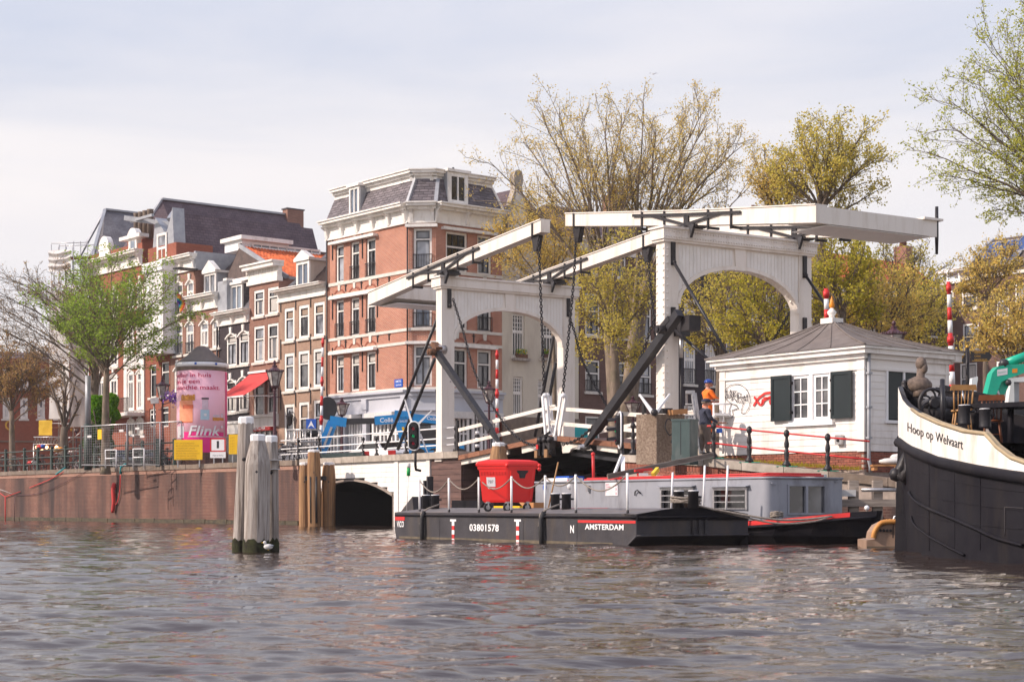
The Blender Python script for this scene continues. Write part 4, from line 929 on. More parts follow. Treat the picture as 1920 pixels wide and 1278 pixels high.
 # D: white glazed bay, brick below
wd=[(281,293,683,745),(302,317,678,742),(280,292,766,800),(302,316,762,800)]
r,a0,a1,zt_,hs=house('bay_house','red brick house with a tall white glazed bay partly behind the green tree',266,319,500,wd,'brick_red_dark')
for i,h in enumerate(hs):window(r,SF,h,t=.10,bar=.3,glass='glass_dark',sill=i<2,frame='trim_white',sash='frame_dark',fb=-.08)
bx0,bx1=SF.a(275,.8),SF.a(310,.8);bz1,bz0=SF.z(285,500),SF.z(285,664)
m=MB('white_gloss');m.box(SF,bx0,bx1,0,1.0,bz0,bz1);m.box(SF,bx0-.1,bx1+.1,0,1.15,bz1-.7,bz1);m.box(SF,bx0-.05,bx1+.05,0,1.08,bz0-.2,bz0);build(m,'bay',r)
for j,(zz0,zz1)in enumerate(((.565,.93),(.12,.46))):
 Z0,Z1=bz0+(bz1-bz0)*zz0,bz0+(bz1-bz0)*zz1
 for k in range(3):x=bx0+.12+(bx1-bx0-.2)*k/3;window(r,SF,(x,x+(bx1-bx0-.2)/3-.05,Z0,Z1),t=.09,bar=0,glass='glass_blue',sill=False,b=1.12,sash='trim_white')
 E2=Frame(*SF.pt(bx1,0,0).xy,SF.n.x,SF.n.y);E2.n=SF.t.copy();window(r,E2,(.1,.95,Z0,Z1),t=.08,bar=0,glass='glass_dark',sill=False,b=.12,sash='trim_white')
 # C: ornate white house behind the green tree
wc=[(239,252,613,664),(256,269,610,662),(239,252,696,770),(256,268,694,768),(240,253,786,812),(257,269,784,812),(184,196,626,690),(206,222,622,688),(184,196,706,745),(206,221,702,742),(240,252,535,580),(257,269,530,577),(186,198,550,596),(208,222,545,592)]
r,a0,a1,zt_,hs=house('ornate_house','brick house with white arched window surrounds and a balcony behind the green tree',166,267,480,[w_ for w_ in wc],'brick_red_dark')
for i,h in enumerate(hs):
 window(r,SF,h,t=.22,bar=.26,glass='glass',arch=True,head='key',sash='trim_white',mull=1,fb=.02)
m=MB('trim_white');x0,x1=SF.a(234),SF.a(272);m.box(SF,x0,x0+.5,0,.1,SF.z(240,776),SF.z(240,600));m.box(SF,x1-.5,x1,0,.1,SF.z(240,776),SF.z(240,600));m.box(SF,x0,x1,0,.12,SF.z(240,692),SF.z(240,670));build(m,'stone_surround',r)
cornice(r,SF,a0,a1,SF.z(168,520),SF.z(168,492),brackets=6,out=.7)
m=MB('trim_white');x0,x1=SF.a(205),SF.a(271);z=SF.z(240,776);m.box(SF,x0,x1,0,1.4,z-.25,z);bal=build(m,'balcony',r);m=MB('black_iron')
for zz in(z+.08,z+1.05):m.box(SF,x0,x1,1.3,1.35,zz,zz+.05)
for k in range(40):x=x0+(x1-x0)*k/39;m.box(SF,x-.015,x+.015,1.31,1.34,z+.1,z+1.05)
build(m,'balcony_rail',bal)
def dome(m,a,z,r_,h):m.fprism(SF,[(a+r_*math.cos(t),z+h*math.sin(t))for t in[math.pi*i/10 for i in range(11)]],-.3,.15)
m=MB('trim_white');x0,x1=SF.a(230),SF.a(262);z0=SF.z(240,455);m.box(SF,SF.a(243),SF.a(258),-.3,.1,SF.z(250,492),SF.z(250,450));dome(m,(SF.a(243)+SF.a(258))/2,SF.z(250,450),.85,.9);m.box(SF,x0,SF.a(268),-.5,.3,SF.z(240,448)-.1,SF.z(240,444));m.box(SF,SF.a(188),SF.a(207),-.3,.1,SF.z(195,512),SF.z(195,470));dome(m,(SF.a(188)+SF.a(207))/2,SF.z(195,470),.9,1.1);build(m,'gable_dormer',r)
m=MB('glass_blue');m.quad(*[SF.pt(a,.12,z)for a,z in((SF.a(247),SF.z(250,484)),(SF.a(255),SF.z(250,484)),(SF.a(255),SF.z(250,452)),(SF.a(247),SF.z(250,452)))]);build(m,'pane',r)
aC=SF.a(197,-4);zC_=SF.z(197,394,-4);zb_=SF.z(197,480,-1);DC=SF.b_at(aC,284);m=MB('slate_grey');aCl,aCr=SF.a(170,-1),aC+5.5
m.quad(SF.pt(aC,-4,zC_),SF.pt(aCr,-4,zb_+.6),SF.pt(aCr,DC,zb_+.6),SF.pt(aC,DC,zC_));m.quad(SF.pt(aC,-4,zC_),SF.pt(aCl,-1,zb_),SF.pt(aCr,-1,zb_));m.quad(SF.pt(aC,-4,zC_),SF.pt(aCr,-1,zb_),SF.pt(aCr,-4,zb_+.6));m.quad(SF.pt(aC,-4,zC_),SF.pt(aCl,-1,zb_),SF.pt(aCl,DC,zb_));m.quad(SF.pt(aC,-4,zC_),SF.pt(aCl,DC,zb_),SF.pt(aC,DC,zC_));m.quad(SF.pt(aC,DC,zC_),SF.pt(aCl,DC,zb_),SF.pt(aCr,DC,zb_))
m.m='zinc';m.beam(SF.pt(aCl+.3,-1,zb_+.2),SF.pt(aC,-4,zC_+.05),.25,.15);m.beam(SF.pt(aC,-4,zC_+.08),SF.pt(aC,DC,zC_+.08),.3,.15);m.beam(SF.pt(aC,-4,zC_+.05),SF.pt(aC+1.0,-1,zb_+.1),.28,.15);build(m,'roof',r)
m=MB('brick_red_dark');x0,x1=SF.a(219),SF.a(246);m.box(SF,x0,x1,-2.2,-.9,SF.z(230,482),SF.z(230,448));m.m='stone'
for k in range(4):x=x0+.35+k*.75;m.lathe(SF.pt(x,-1.5,SF.z(230,448)),[(.26,0),(.24,2.1),(.28,2.2)],8)
build(m,'chimney',r)
# ---------------------------------------------------------------- fronts along the side canal
a4=RF.a(1085);cr_=thing('gabled_house','cream plastered house with a bottle gable seen through the left portal arch','house',RF.pt((a3+a4)/2,0,ZG))
wk=[(961,984,588,668),(1014,1040,600,672),(962,981,706,778),(1008,1022,712,782),(1031,1041,712,780),(966,978,470,555),(1020,1042,470,555)]
hs=holes_px(RF,wk);zk=RF.z(1000,452)
body(cr_,RF,a3+.02,a4,ZG,zk,hs,'render_cream')
for i,h in enumerate(hs):window(cr_,RF,h,frame='trim_white',sash='trim_white',glass='glass_dark' if i!=5 else 'glass',t=.07,bar=.42,mull=3,rows=0,arch=i in(2,3,4),sill=i<2)
m=MB('trim_white')
for h in hs[:5]:
 zb2=h[3]-(h[3]-h[2])*.42
 for k in range(1,4):zz=zb2+(h[3]-zb2)*k/4;m.box(RF,h[0]+.1,h[1]-.1,-.16,-.12,zz-.02,zz+.02)
build(m,'glazing_bars',cr_)
for x0,x1 in((959,990),(1012,1042)):
 m=MB('grey_timber');a,z=RF.pix((x0+x1)/2,671.5);m.box(RF,RF.a(x0),RF.a(x1),0,.32,z-.16,z);fl=build(m,'sill_shelf',cr_)
 fb_=thing('flower_box','terracotta window box of daffodils, '+('left one seen through the bridge arch' if x0<1000 else 'right one beside the chain and black stays'),'flower box',RF.pt(a,.2,z),'window boxes on the cream house')
 m=MB('rust');m.box(RF,a-.42,a+.42,.04,.28,z+.002,z+.24);build(m,'planter',fb_)
 m=MB('leaf_bright')
 for _ in range(130):p=RF.pt(a+random.uniform(-.4,.4),.16+random.uniform(-.1,.1),z+.24+random.random()*.3);m.m='yellow_sign' if random.random()<.3 else 'leaf_bright';d=Vector((random.gauss(0,1),random.gauss(0,1),random.gauss(0,1))).normalized()*.05;e=d.orthogonal().normalized()*.04;m.quad(p-d,p+e,p+d,p-e)
 build(m,'daffodils',fb_)
cornice(cr_,RF,a3+.02,a4,zk-.1,RF.z(1000,440),out=.5)
xg0,xg1,zg0=RF.a(951,-.3),RF.a(992,-.3),RF.z(1000,446,-.3);zt1=RF.z(972,318,-.3);hgt=zt1-zg0;cxg=(xg0+xg1)/2;hw=(xg1-xg0)/2
prof=[(1.0,0),(.98,.18),(.80,.42),(.55,.58),(.36,.68),(.33,.76),(.40,.80),(.42,.9),(.30,.97),(0,1.0)]
m=MB('pale_stone');m.fprism(RF,[(cxg-hw*x,zg0+hgt*y)for x,y in prof]+[(cxg+hw*x,zg0+hgt*y)for x,y in prof[-2::-1]],-.7,-.25);m.m='sandstone';m.fprism(RF,[(cxg-hw*x*.72,zg0+hgt*y*.92)for x,y in prof[:6]]+[(cxg+hw*x*.72,zg0+hgt*y*.92)for x,y in prof[5::-1]],-.25,-.2);build(m,'bottle_gable',cr_)
m=MB('slate_dark');m.quad(RF.pt(a3,-.4,zg0),RF.pt(cxg,-.7,zg0+hgt*.72),RF.pt(cxg,-9,zg0+hgt*.72),RF.pt(a3,-9,zg0));m.quad(RF.pt(a4,-.4,zg0),RF.pt(cxg,-.7,zg0+hgt*.72),RF.pt(cxg,-9,zg0+hgt*.72),RF.pt(a4,-9,zg0));build(m,'roof',cr_)
m=MB('stone');m.box(RF,a3+.02,a4,-.1,.08,ZG,RF.z(1000,782));build(m,'plinth',cr_)
# brown houses further along
def row_house(x0,x1,ytop,cols,rows,m,label,roofh=3,roofm='slate_dark',door=False,fr=RF,dark_ground=False,glass='glass',mull=1):
 A0,A1=fr.a(x0),fr.a(x1);zt_=fr.z(x0,ytop);r=thing('canal_house',label,'house',fr.pt((A0+A1)/2,0,ZG));hs=[]
 n=cols;w=(A1-A0)/n
 for(z0,z1)in rows:
  for i in range(n):c=A0+w*(i+.5);hs.append((c-w*.27,c+w*.27,z0,z1))
 body(r,fr,A0+.02,A1-.02,ZG,zt_,hs,m,9)
 for i,h in enumerate(hs):window(r,fr,h,glass=glass if random.random()<.6 else 'glass_sky',t=.11,bar=.42,mull=mull,curtain=random.choice((0,0,0,4)),sash='trim_white' if mull>1 else 'frame_dark',fb=-.04,rail=(rows.index((h[2],h[3]))==1 and h[3]-h[2]>1.9))
 cornice(r,fr,A0,A1,zt_,zt_+1.0,brackets=4,out=.6)
 k=MB(roofm);k.quad(fr.pt(A0,.0,zt_+.9),fr.pt(A1,.0,zt_+.9),fr.pt(A1,-3.5,zt_+.9+roofh),fr.pt(A0,-3.5,zt_+.9+roofh));k.quad(fr.pt(A0,-3.5,zt_+.9+roofh),fr.pt(A1,-3.5,zt_+.9+roofh),fr.pt(A1,-9,zt_+.9),fr.pt(A0,-9,zt_+.9))
 for A in(A0,A1):k.quad(fr.pt(A,0,zt_+.9),fr.pt(A,-3.5,zt_+.9+roofh),fr.pt(A,-9,zt_+.9))
 k.m='brick_brown';k.box(fr,A1-1.1,A1-.3,-4.2,-3.0,zt_+roofh-.5,zt_+roofh+2.2)
 for q in range(3):k.lathe(fr.pt(A1-1.0+q*.28,-3.6,zt_+roofh+2.2),[(.11,0),(.10,.7),(.14,.75)],6)
 build(k,'roof',r)
 return r,A0,A1,zt_
R4=[(4.6,6.2),(7.1,9.9),(11.1,13.6),(14.6,16.7)]
row_house(1086,1232,470,3,[(RF.z(1160,y1),RF.z(1160,y0))for y0,y1 in((782,838),(678,737),(555,633),(462,520))],'brick_far','purple-brown brick canal house with window rails behind the big tree trunks',2.5)
row_house(1233,1352,500,3,[(RF.z(1290,y1),RF.z(1290,y0))for y0,y1 in((760,820),(640,720),(560,612))],'brick_black','dark painted canal house with tall white sash windows left of the white hut',2.0,mull=3)
row_house(1353,1500,500,4,[(RF.z(1420,y1),RF.z(1420,y0))for y0,y1 in((760,820),(640,700),(550,600))],'brick_far','brown brick canal house seen through leaves inside the right portal',2.5)
r_,*_x=row_house(1502,1620,560,3,[(RF.z(1560,y1),RF.z(1560,y0))for y0,y1 in((700,770),(600,665))],'brick_brown','low brown canal house behind the portal and the hut roof',2.2)
r_,A0,A1,zt_=row_house(1622,1775,552,4,[(RF.z(1700,y1),RF.z(1700,y0))for y0,y1 in((655,700),(575,625))],'brick_far','brown brick house with a bright orange tiled roof beyond the trees',2.6,roofm='tile_orange')
# house with solar panels, end right
RX=Frame(*RF.pt(RF.a(1762),.4,0).xy,.60,-.80)
xr0,xr1=0,RX.a(1990)
zr0=RX.z(1770,520)
r=thing('canal_house','grey-brown house at the far right with blue solar panels on its steep roof','house',RX.pt(5,0,ZG))
wr=[(1803,1833,530,578),(1868,1892,540,590),(1903,1925,530,585),(1805,1835,606,656),(1868,1892,600,655),(1905,1926,596,650),(1800,1832,680,740),(1868,1892,676,740),(1768,1788,545,585),(1768,1790,630,670)]
hs=holes_px(RX,wr);body(r,RX,xr0,xr1,ZG,RX.z(1800,524),hs,'brick_far',10)
for h in hs:window(r,RX,h,glass='glass_sky',t=.14,bar=.5,curtain=random.choice((0,4,1)),fb=-.03)
zr=RX.z(1800,524);cornice(r,RX,xr0+1.5,xr1,zr-.1,RX.z(1800,505),out=.7,mat_='sandstone')
zr=RX.z(1800,503);m=MB('tile_brown');zt_r=RX.z(1785,463,-3.8);rp=[RX.pt(xr0+1.2,-.2,zr-.6),RX.pt(xr1,-.2,zr-.6),RX.pt(xr1,-3.4,zt_r),RX.pt(xr0+1.9,-3.4,zt_r)]
m.quad(*rp);m.quad(rp[3],rp[2],RX.pt(xr1,-8,zr-.6),RX.pt(xr0+1.2,-8,zr-.6));m.quad(rp[0],rp[3],RX.pt(xr0+1.2,-8,zr-.6));m.m='zinc';m.beam(rp[0],rp[3],.5,.25);build(m,'roof',r)
nn_=(rp[1]-rp[0]).cross(rp[3]-rp[0]).normalized();nn_=nn_ if nn_.z>0 else-nn_
for(u0,u1,v0,v1)in((.05,.19,.42,.86),(.20,.34,.42,.86),(.36,.49,.50,.94),(.50,.64,.50,.94),(.36,.49,.03,.46),(.66,.8,.5,.94)):
 q4=[rp[0].lerp(rp[1],u).lerp(rp[3].lerp(rp[2],u),v)+nn_*.12 for u,v in((u0,v0),(u1,v0),(u1,v1),(u0,v1))];m=MB('solar');m.quad(*q4);m.m='steel'
 for p_,p2_ in zip(q4,q4[1:]+q4[:1]):m.beam(p_,p2_,.07,.07)
 build(m,'solar_panel',r)
m=MB('white_gloss');a,z=RX.pix(1782,512,-.4);m.box(RX,a-1.2,a+1.4,-2,.1,z,z+.25);m.box(RX,a-1.3,a+1.5,-.1,.2,z-.9,z-.6)
for x in(-1.1,.1,1.2):m.box(RX,a+x-.08,a+x+.08,.0,.1,z-.8,z)
build(m,'roof_terrace',r)
# ---------------------------------------------------------------- far left: red building, scaffold tower
FL=Frame(*P(-40,880,150).xy,.97,.24)
r=thing('brick_building','low red brick building with gold letters behind the trees at the far left','building',FL.pt(4,0,ZG))
wq=[(x,x+14,745,785)for x in(-30,5,38,70,102)]+[(x,x+15,690,728)for x in(-30,5,38,70,102)]
hs=holes_px(FL,wq);w=MB('brick_red_dark');wall(w,FL,FL.a(-60),FL.a(165),ZG,FL.z(60,672),hs);build(w,'wall',r)
for h in hs:window(r,FL,h,glass='glass_sky',t=.18,bar=.5,mull=1,sash='trim_white',fb=-.05)
m=MB('gold');a,z=FL.pix(8,806);m.text('G  &  B O E',lambda x,y:FL.pt(a+x,.06,z+y),1.3,.01,space=1.6);build(m,'lettering',r)
m=MB('slate_dark');m.quad(FL.pt(FL.a(-60),0,FL.z(60,672)),FL.pt(FL.a(165),0,FL.z(60,672)),FL.pt(FL.a(165),-6,FL.z(60,650)),FL.pt(FL.a(-60),-6,FL.z(60,650)));build(m,'roof',r)
m=MB('stone');m.box(FL,FL.a(-60),FL.a(165),0,.12,FL.z(60,829),FL.z(60,826));build(m,'stone_band',r)
SC=Frame(*SF.pt(SF.a(168)-.3,2.6,0).xy,SF.t.x,SF.t.y)
Ysc=SC.o.y
sc=thing('scaffold_tower','tall scaffold tower wrapped in pale sheeting at the end of the terrace','scaffold',SC.pt(-3,0,ZG))
SL=Frame(SC.pt(-.1,0,0).x,SC.pt(-.1,0,0).y,-.985,.17)
xl=SL.a(92);z_b,z_t=SL.z(120,785),SL.z(120,545)
def sheet(fr,a0,a1,z0,z1,mm,amp=.12,nx=14,nz=22,b=0):
 m=MB(mm);m.smooth=True;vs=[]
 for j in range(nz+1):
  for i in range(nx+1):
   u,v=i/nx,j/nz;e=amp*(.25*math.sin(u*9+v*4)+.7*math.sin(v*21+u*2+2*math.sin(u*3))+.25*math.sin(u*13-v*17))*.5;vs.append(fr.pt(a0+(a1-a0)*u,b+e,z0+(z1-z0)*v))
 m.add(vs,[(j*(nx+1)+i,j*(nx+1)+i+1,(j+1)*(nx+1)+i+1,(j+1)*(nx+1)+i)for j in range(nz)for i in range(nx)]);return m
xm=SL.a(130)
m=sheet(SL,xm,xl,z_b,z_t,'scaffold_sheet');build(m,'white_sheeting',sc)
m=sheet(SL,SL.a(163),xm-.05,SL.z(145,800),SL.z(145,560),'scaffold_net');build(m,'grey_netting',sc)
m=sheet(SL,SL.a(137),SL.a(95),SL.z(110,510),SL.z(110,470),'scaffold_sheet',.3,b=.4);build(m,'loose_sheeting',sc)
m=MB('steel')
for px_ in(95,110,122,137,150,163):
 a=SL.a(px_)
 for b_ in(-.1,-1.4):m.tube([SL.pt(a,b_,ZG),SL.pt(a,b_,SL.z(px_,458 if px_<125 else(548 if px_<130 else 452)))],.035,5)
for y in range(455,880,26):
 for b_ in(-.1,-1.4):m.tube([SL.pt(SL.a(163),b_,SL.z(130,y)),SL.pt(SL.a(95),b_,SL.z(130,y))],.03,5)
for y in range(800,880,26):m.tube([SL.pt(SL.a(163),-.1,SL.z(130,y)),SL.pt(SL.a(130),-.1,SL.z(130,y+26))],.03,5);m.tube([SL.pt(SL.a(130),-.1,SL.z(130,y)),SL.pt(SL.a(100),-.1,SL.z(130,y+26))],.03,5)
build(m,'scaffold_frame',sc)
m=MB('deck_wood')
for y in(481,560,640,720,800):m.box(SL,SL.a(163),SL.a(95),-1.3,-.15,SL.z(130,y)-.06,SL.z(130,y))
build(m,'scaffold_boards',sc)
m=sheet(SL,SL.a(103),SL.a(78),SL.z(90,816),SL.z(90,788),'yellow_cloth',.08,8,6,b=.5);build(m,'banner',None,'yellow cloth banner hanging low on the scaffold tower','banner')
m=MB('steel');z0,z1=SL.z(110,833),SL.z(110,820)
x0,x1=SL.a(140),SL.a(76)
for zz in(z0,z1):m.tube([SL.pt(x0,1.2,zz),SL.pt(x1,1.2,zz)],.04,5)
for k in range(12):xa,xb=x0+(x1-x0)*k/12,x0+(x1-x0)*(k+1)/12;m.tube([SL.pt(xa,1.2,z0),SL.pt((xa+xb)/2,1.2,z1),SL.pt(xb,1.2,z0)],.025,4)
for xx in(x0,x1):m.tube([SL.pt(xx,1.2,ZG),SL.pt(xx,1.2,z0)],.05,5)
tr=thing('lattice_truss','silver lattice truss with small warm bulbs beneath the scaffold sheeting','truss',SL.pt((x0+x1)/2,1.2,ZG));build(m,'lattice',tr)
lamp_mat('bulb',(1,.55,.25),6)
for k in range(7):m=MB('bulb');m.ball(SL.pt(x0+(x1-x0)*(k+.3)/7,1.25,z0-.25-.1*(k%2)),.13,8);build(m,'bulb',tr)
# ----
def bz(px,py,w):return BR.pix(px,py,-w)
def chain(mb,pts,r=.035,link=.17):
 """real links laid alternately along a polyline"""
 pts=[Vector(p)for p in pts];L_=[0]
 for a,b in zip(pts,pts[1:]):L_.append(L_[-1]+(b-a).length)
 n=int(L_[-1]/(link*.74));j=0
 for i in range(n):
  d=(i+.5)*link*.74
  while j<len(pts)-2 and L_[j+1]<d:j+=1
  p=pts[j].lerp(pts[j+1],(d-L_[j])/(L_[j+1]-L_[j]));t=(pts[j+1]-pts[j]).normalized();s=t.cross(Vector((.3,1,.1))).normalized();u=s.cross(t)
  if i%2:s=u
  m=6;ring=[]
  for k in range(m):
   a=2*math.pi*(k+.5)/m;ring.append(p+t*math.cos(a)*link*.5+s*math.sin(a)*link*.30)
  mb.tube(ring,r*.72,4,close=True)
def curve(pts,n=24):
 """smooth curve through a few points (Catmull-Rom)"""
 P_=[Vector(p)for p in pts];P_=[P_[0]*2-P_[1]]+P_+[P_[-1]*2-P_[-2]];o=[]
 for i in range(1,len(P_)-2):
  for k in range(max(2,n//(len(P_)-3))):
   t=k/max(2,n//(len(P_)-3));a,b,c,d=P_[i-1:i+3]
   o.append(.5*((2*b)+(c-a)*t+(2*a-5*b+4*c-d)*t*t+(3*b-a-3*c+d)*t**3))
 return o+[P_[-2]]
ZT=11.32;WP=7.28;LEG=.66;DP=.5
def portal(s0,label,riveted):
 """portal frame standing across the bridge: s0 = its face towards the right-hand bank"""
 rt=thing('bridge_portal',label,'bridge portal',BP(s0,WP/2,3.1),'portals of the white drawbridge')
 E=Frame(*BP(s0,0,0).xy,V.x,V.y);E.n=-U.copy()
 zsp,zcr,rx=8.45,9.98,WP/2-LEG
 for w0 in(0,WP-LEG):
  m=MB('bridge_white');m.box(E,w0,w0+LEG,-DP,0,3.0,ZT-.45);build(m,'leg',rt)
  m=MB('bridge_white');m.box(E,w0-.05,w0+LEG+.05,-DP-.05,.05,3.0,3.45);build(m,'leg_base',rt)
 N=18;m=MB('bridge_white');arc=[(WP/2-rx*math.cos(math.pi*k/N),zsp+(zcr-zsp)*math.sin(math.pi*k/N))for k in range(N+1)]
 for(x0,y0),(x1,y1)in zip(arc,arc[1:]):m.fprism(E,[(x0,y0),(x1,y1),(x1,ZT-.46),(x0,ZT-.46)],-DP+.04,-.04)
 build(m,'arch_panel',rt)
 m=MB('bridge_white')
 for(x0,y0),(x1,y1)in zip(arc,arc[1:]):m.beam(E.pt(x0,-.02,y0+.05),E.pt(x1,-.02,y1+.05),.14,.10,up=E.pt(0,1,0)-E.pt(0,0,0))
 build(m,'arch_moulding',rt)
 m=MB('bridge_white');m.fprism(E,[(WP/2-.22,zcr-.04),(WP/2+.22,zcr-.04),(WP/2+.28,ZT-.5),(WP/2-.28,ZT-.5)],-.05,.03);build(m,'keystone',rt)
 m=MB('trim_white')
 for k in range(34):
  x=LEG+.1+(WP-2*LEG-.2)*k/33
  if abs(x-WP/2)<.3:continue
  q=(x-WP/2)/rx;zz=zsp+(zcr-zsp)*math.sqrt(max(0,1-q*q))+.14
  m.box(E,x-.075,x+.075,-.045,-.028,zz,ZT-.62)
 tag(build(m,'boarding',rt),kind='stuff')
 for z0,z1,o in((ZT-.56,ZT-.47,.10),(ZT-.47,ZT-.08,.16),(ZT-.08,ZT,.22)):
  m=MB('bridge_white');m.box(E,-o,WP+o,-DP-o,o,z0,z1);build(m,'lintel',rt)
 m=MB('bridge_white')
 if riveted:
  for k in range(60):
   for zz in(ZT-.40,ZT-.16):m.lathe(E.pt(-.05+WP*1.015*k/59,.16,zz),[(.035,0),(.03,.02),(0.01,.03)],5)
   m.ball(E.pt(-.05+WP*1.015*k/59,.16,ZT-.18),.038,6);m.ball(E.pt(-.05+WP*1.015*k/59,.16,ZT-.38),.038,6)
  for w0 in(-.0,WP):
   for k in range(27):m.ball(E.pt(w0,-.06,3.5+k*.27),.05,6);m.ball(E.pt(w0 if w0==0 else WP,-DP+.05,3.5+k*.27),.045,6)
  for k in range(27):m.ball(E.pt(.13,.01,3.5+k*.27),.045,6)
  for(x0,y0)in arc[2:-2]:m.ball(E.pt(x0,-.25,y0-.01),.07,6)
 else:
  for zz in(6.6,6.9):m.m='steel';m.ball(E.pt(.45,.0,zz),.04,6)
 tag(build(m,'rivets',rt),kind='stuff')
 for w0 in(.38,WP-.38):
  for zz in((10.35,)if not riveted else(10.35,7.9)):
   if riveted or True:m=MB('black_iron');m.box(E,w0-.09,w0+.09,.0,.07,zz-.45,zz+.45);m.ball(E.pt(w0,.1,zz-.35),.09,6);build(m,'stay_bracket',rt)
 return rt,E
pR,ER=portal(0,'riveted white steel portal at the right end of the drawbridge beside the hut',True)
pL,EL=portal(16.2,'smooth white portal at the left end of the drawbridge before the corner house',False)
# ---- balance beams
def balance(sp,se,st,zp,ze,zt_,w0,w1,label,tailside):
 """two beams on a portal (pivot sp) from chain end se to tail st, joined by a counterweight box"""
 rt=thing('balance_beams',label,'bridge beams',BP(sp,WP/2,ZT),'counterweighted beams of the drawbridge')
 for w in(w0,w1):
  wd=.46;dE,dP,dT=.50,.54,.60
  def sec(s,z,d):return[BP(s,w,z-d),BP(s,w+wd,z-d),BP(s,w+wd,z),BP(s,w,z)]
  m=MB('bridge_white');A=sec(se,ze,dE)+sec(sp,zp,dP);m.hexa([A[0],A[1],A[5],A[4],A[3],A[2],A[6],A[7]]);B=sec(sp,zp,dP)+sec(st,zt_,dT);m.hexa([B[0],B[1],B[5],B[4],B[3],B[2],B[6],B[7]])
  for(s0,z0,s1,z1)in((se,ze,sp,zp),(sp,zp,st,zt_)):
   m.hexa([BP(s0,w-.04,z0+.003),BP(s0,w+wd+.04,z0+.003),BP(s1,w+wd+.04,z1+.003),BP(s1,w-.04,z1+.003),BP(s0,w-.04,z0+.045),BP(s0,w+wd+.04,z0+.045),BP(s1,w+wd+.04,z1+.045),BP(s1,w-.04,z1+.045)])
  bm=build(m,'beam',rt)
  zz=lambda s:zp+(s-sp)*((ze-zp)/(se-sp)if(s-sp)*(se-sp)>0 else(zt_-zp)/(st-sp))
  m=MB('black_iron');sg=1 if se>sp else-1
  for f in(-2.55,-1.25,1.35,2.75):
   s=sp+f;z=zz(s);m.box(BR,s-.045,s+.045,-w,-w+.05,z-.72,z+.02);m.box(BR,s-.045,s+.045,-w-wd-.03,-w+.05,z-.72+.02,z-.58-.03)
  m.beam(BP(sp-3.1,w-.06,zz(sp-3.1)-.14),BP(sp,w-.06,zp-.14),.05,.11);m.beam(BP(sp,w-.06,zp-.14),BP(sp+3.3,w-.06,zz(sp+3.3)-.14),.05,.11)
  m.beam(BP(sp-2.0,w-.05,zz(sp-2.)-.14),BP(sp-.1,w-.05,zp-.5),.05,.10);m.beam(BP(sp+.1,w-.05,zp-.5),BP(sp+2.2,w-.05,zz(sp+2.2)-.14),.05,.10);m.box(BR,sp-.13,sp+.13,-w,-w+.07,zp-.56,zp-.10)
  build(m,'strap',bm)
  m=MB('black_iron');m.box(BR,sp-.62,sp+.62,-w-wd-.06,-w+.06,ZT+.01,ZT+.10);m.lathe(BP(sp,w-.1,zp-dP-.07),[(.12,-.05),(.16,0),(.1,.06)],8)
  for ds in(-.45,.45):m.prism([BP(sp+ds-.1,w-.12,ZT+.1),BP(sp+ds+.16,w-.12,ZT+.1),BP(sp+ds-.06,w-.28,ZT-.42)],(V.x*.12,V.y*.12,0))
  m.beam(BP(sp-.45,w+wd/2,zp-dP-.05),BP(sp+.45,w+wd/2,zp-dP-.05),wd+.2,.14);build(m,'pivot_bearing',rt)
  s=se-.55*sg*-1 if False else se+(-.62 if se>sp else .62);z=zz(s);m=MB('black_iron');m.box(BR,s-.05,s+.05,-w-wd-.03,-w+.04,z-.53,z+.02);m.prism([BP(s-.28,w+.12,z-.52),BP(s+.28,w+.12,z-.52),BP(s+.1,w+.12,z-1.15),BP(s-.1,w+.12,z-1.15)],(V.x*.22,V.y*.22,0));build(m,'chain_shackle',bm)
 m=MB('bridge_white');sgn=1 if st>sp else-1;si=st-sgn*1.9;dz=(zt_-zp)/(st-sp);zi=zt_-dz*1.9*sgn
 m.hexa([BP(st,w0+.46,zt_-.60),BP(st,w1,zt_-.60),BP(si,w1,zi-.60),BP(si,w0+.46,zi-.60),BP(st,w0+.46,zt_-.02),BP(st,w1,zt_-.02),BP(si,w1,zi-.02),BP(si,w0+.46,zi-.02)]);build(m,'counterweight',rt)
 m=MB('white_gloss');
 for k in range(26):m.box(BR,min(si,st)+.05,max(si,st)-.05,-(w0+.6+(w1-w0-.5)*(k+.9)/26),-(w0+.6+(w1-w0-.5)*k/26),min(zi,zt_)-.64-.0,min(zi,zt_)-.612)
 tag(build(m,'underside_boards',rt),kind='stuff')
 return rt,zz
SPR=BR.a(1292,-1.1)
seR,zeR=bz(1060,401,1.1);stR,ztR=bz(1530,384,1.1)
seL,zeL=bz(1014,412,.1);stL,ztL=bz(690,549,.1)
beamR,zzR=balance(.05,seR,stR,11.99,zeR,ztR,1.1,6.45,'nearly level pair of white bridge beams joined by a box at its right end',1)
beamL,zzL=balance(16.2,seL,stL,12.06,zeL,ztL,.1,5.85,'pair of white bridge beams climbing to the right above the left portal',1)
m=MB('black_iron');p=BP(stR+.05,6.95,ztR+.05);m.tube([p+Vector((0,0,-1.25)),p+Vector((0,0,-.6)),p+Vector((0,0,.45))],[.05,.07,.06],6);build(m,'locking_rod',beamR)
m=MB('bridge_white');m.box(BR,stR-.08,stR+.25,-6.9-.25,-6.2,ztR-.02,ztR+.06);build(m,'tail_plate',beamR)
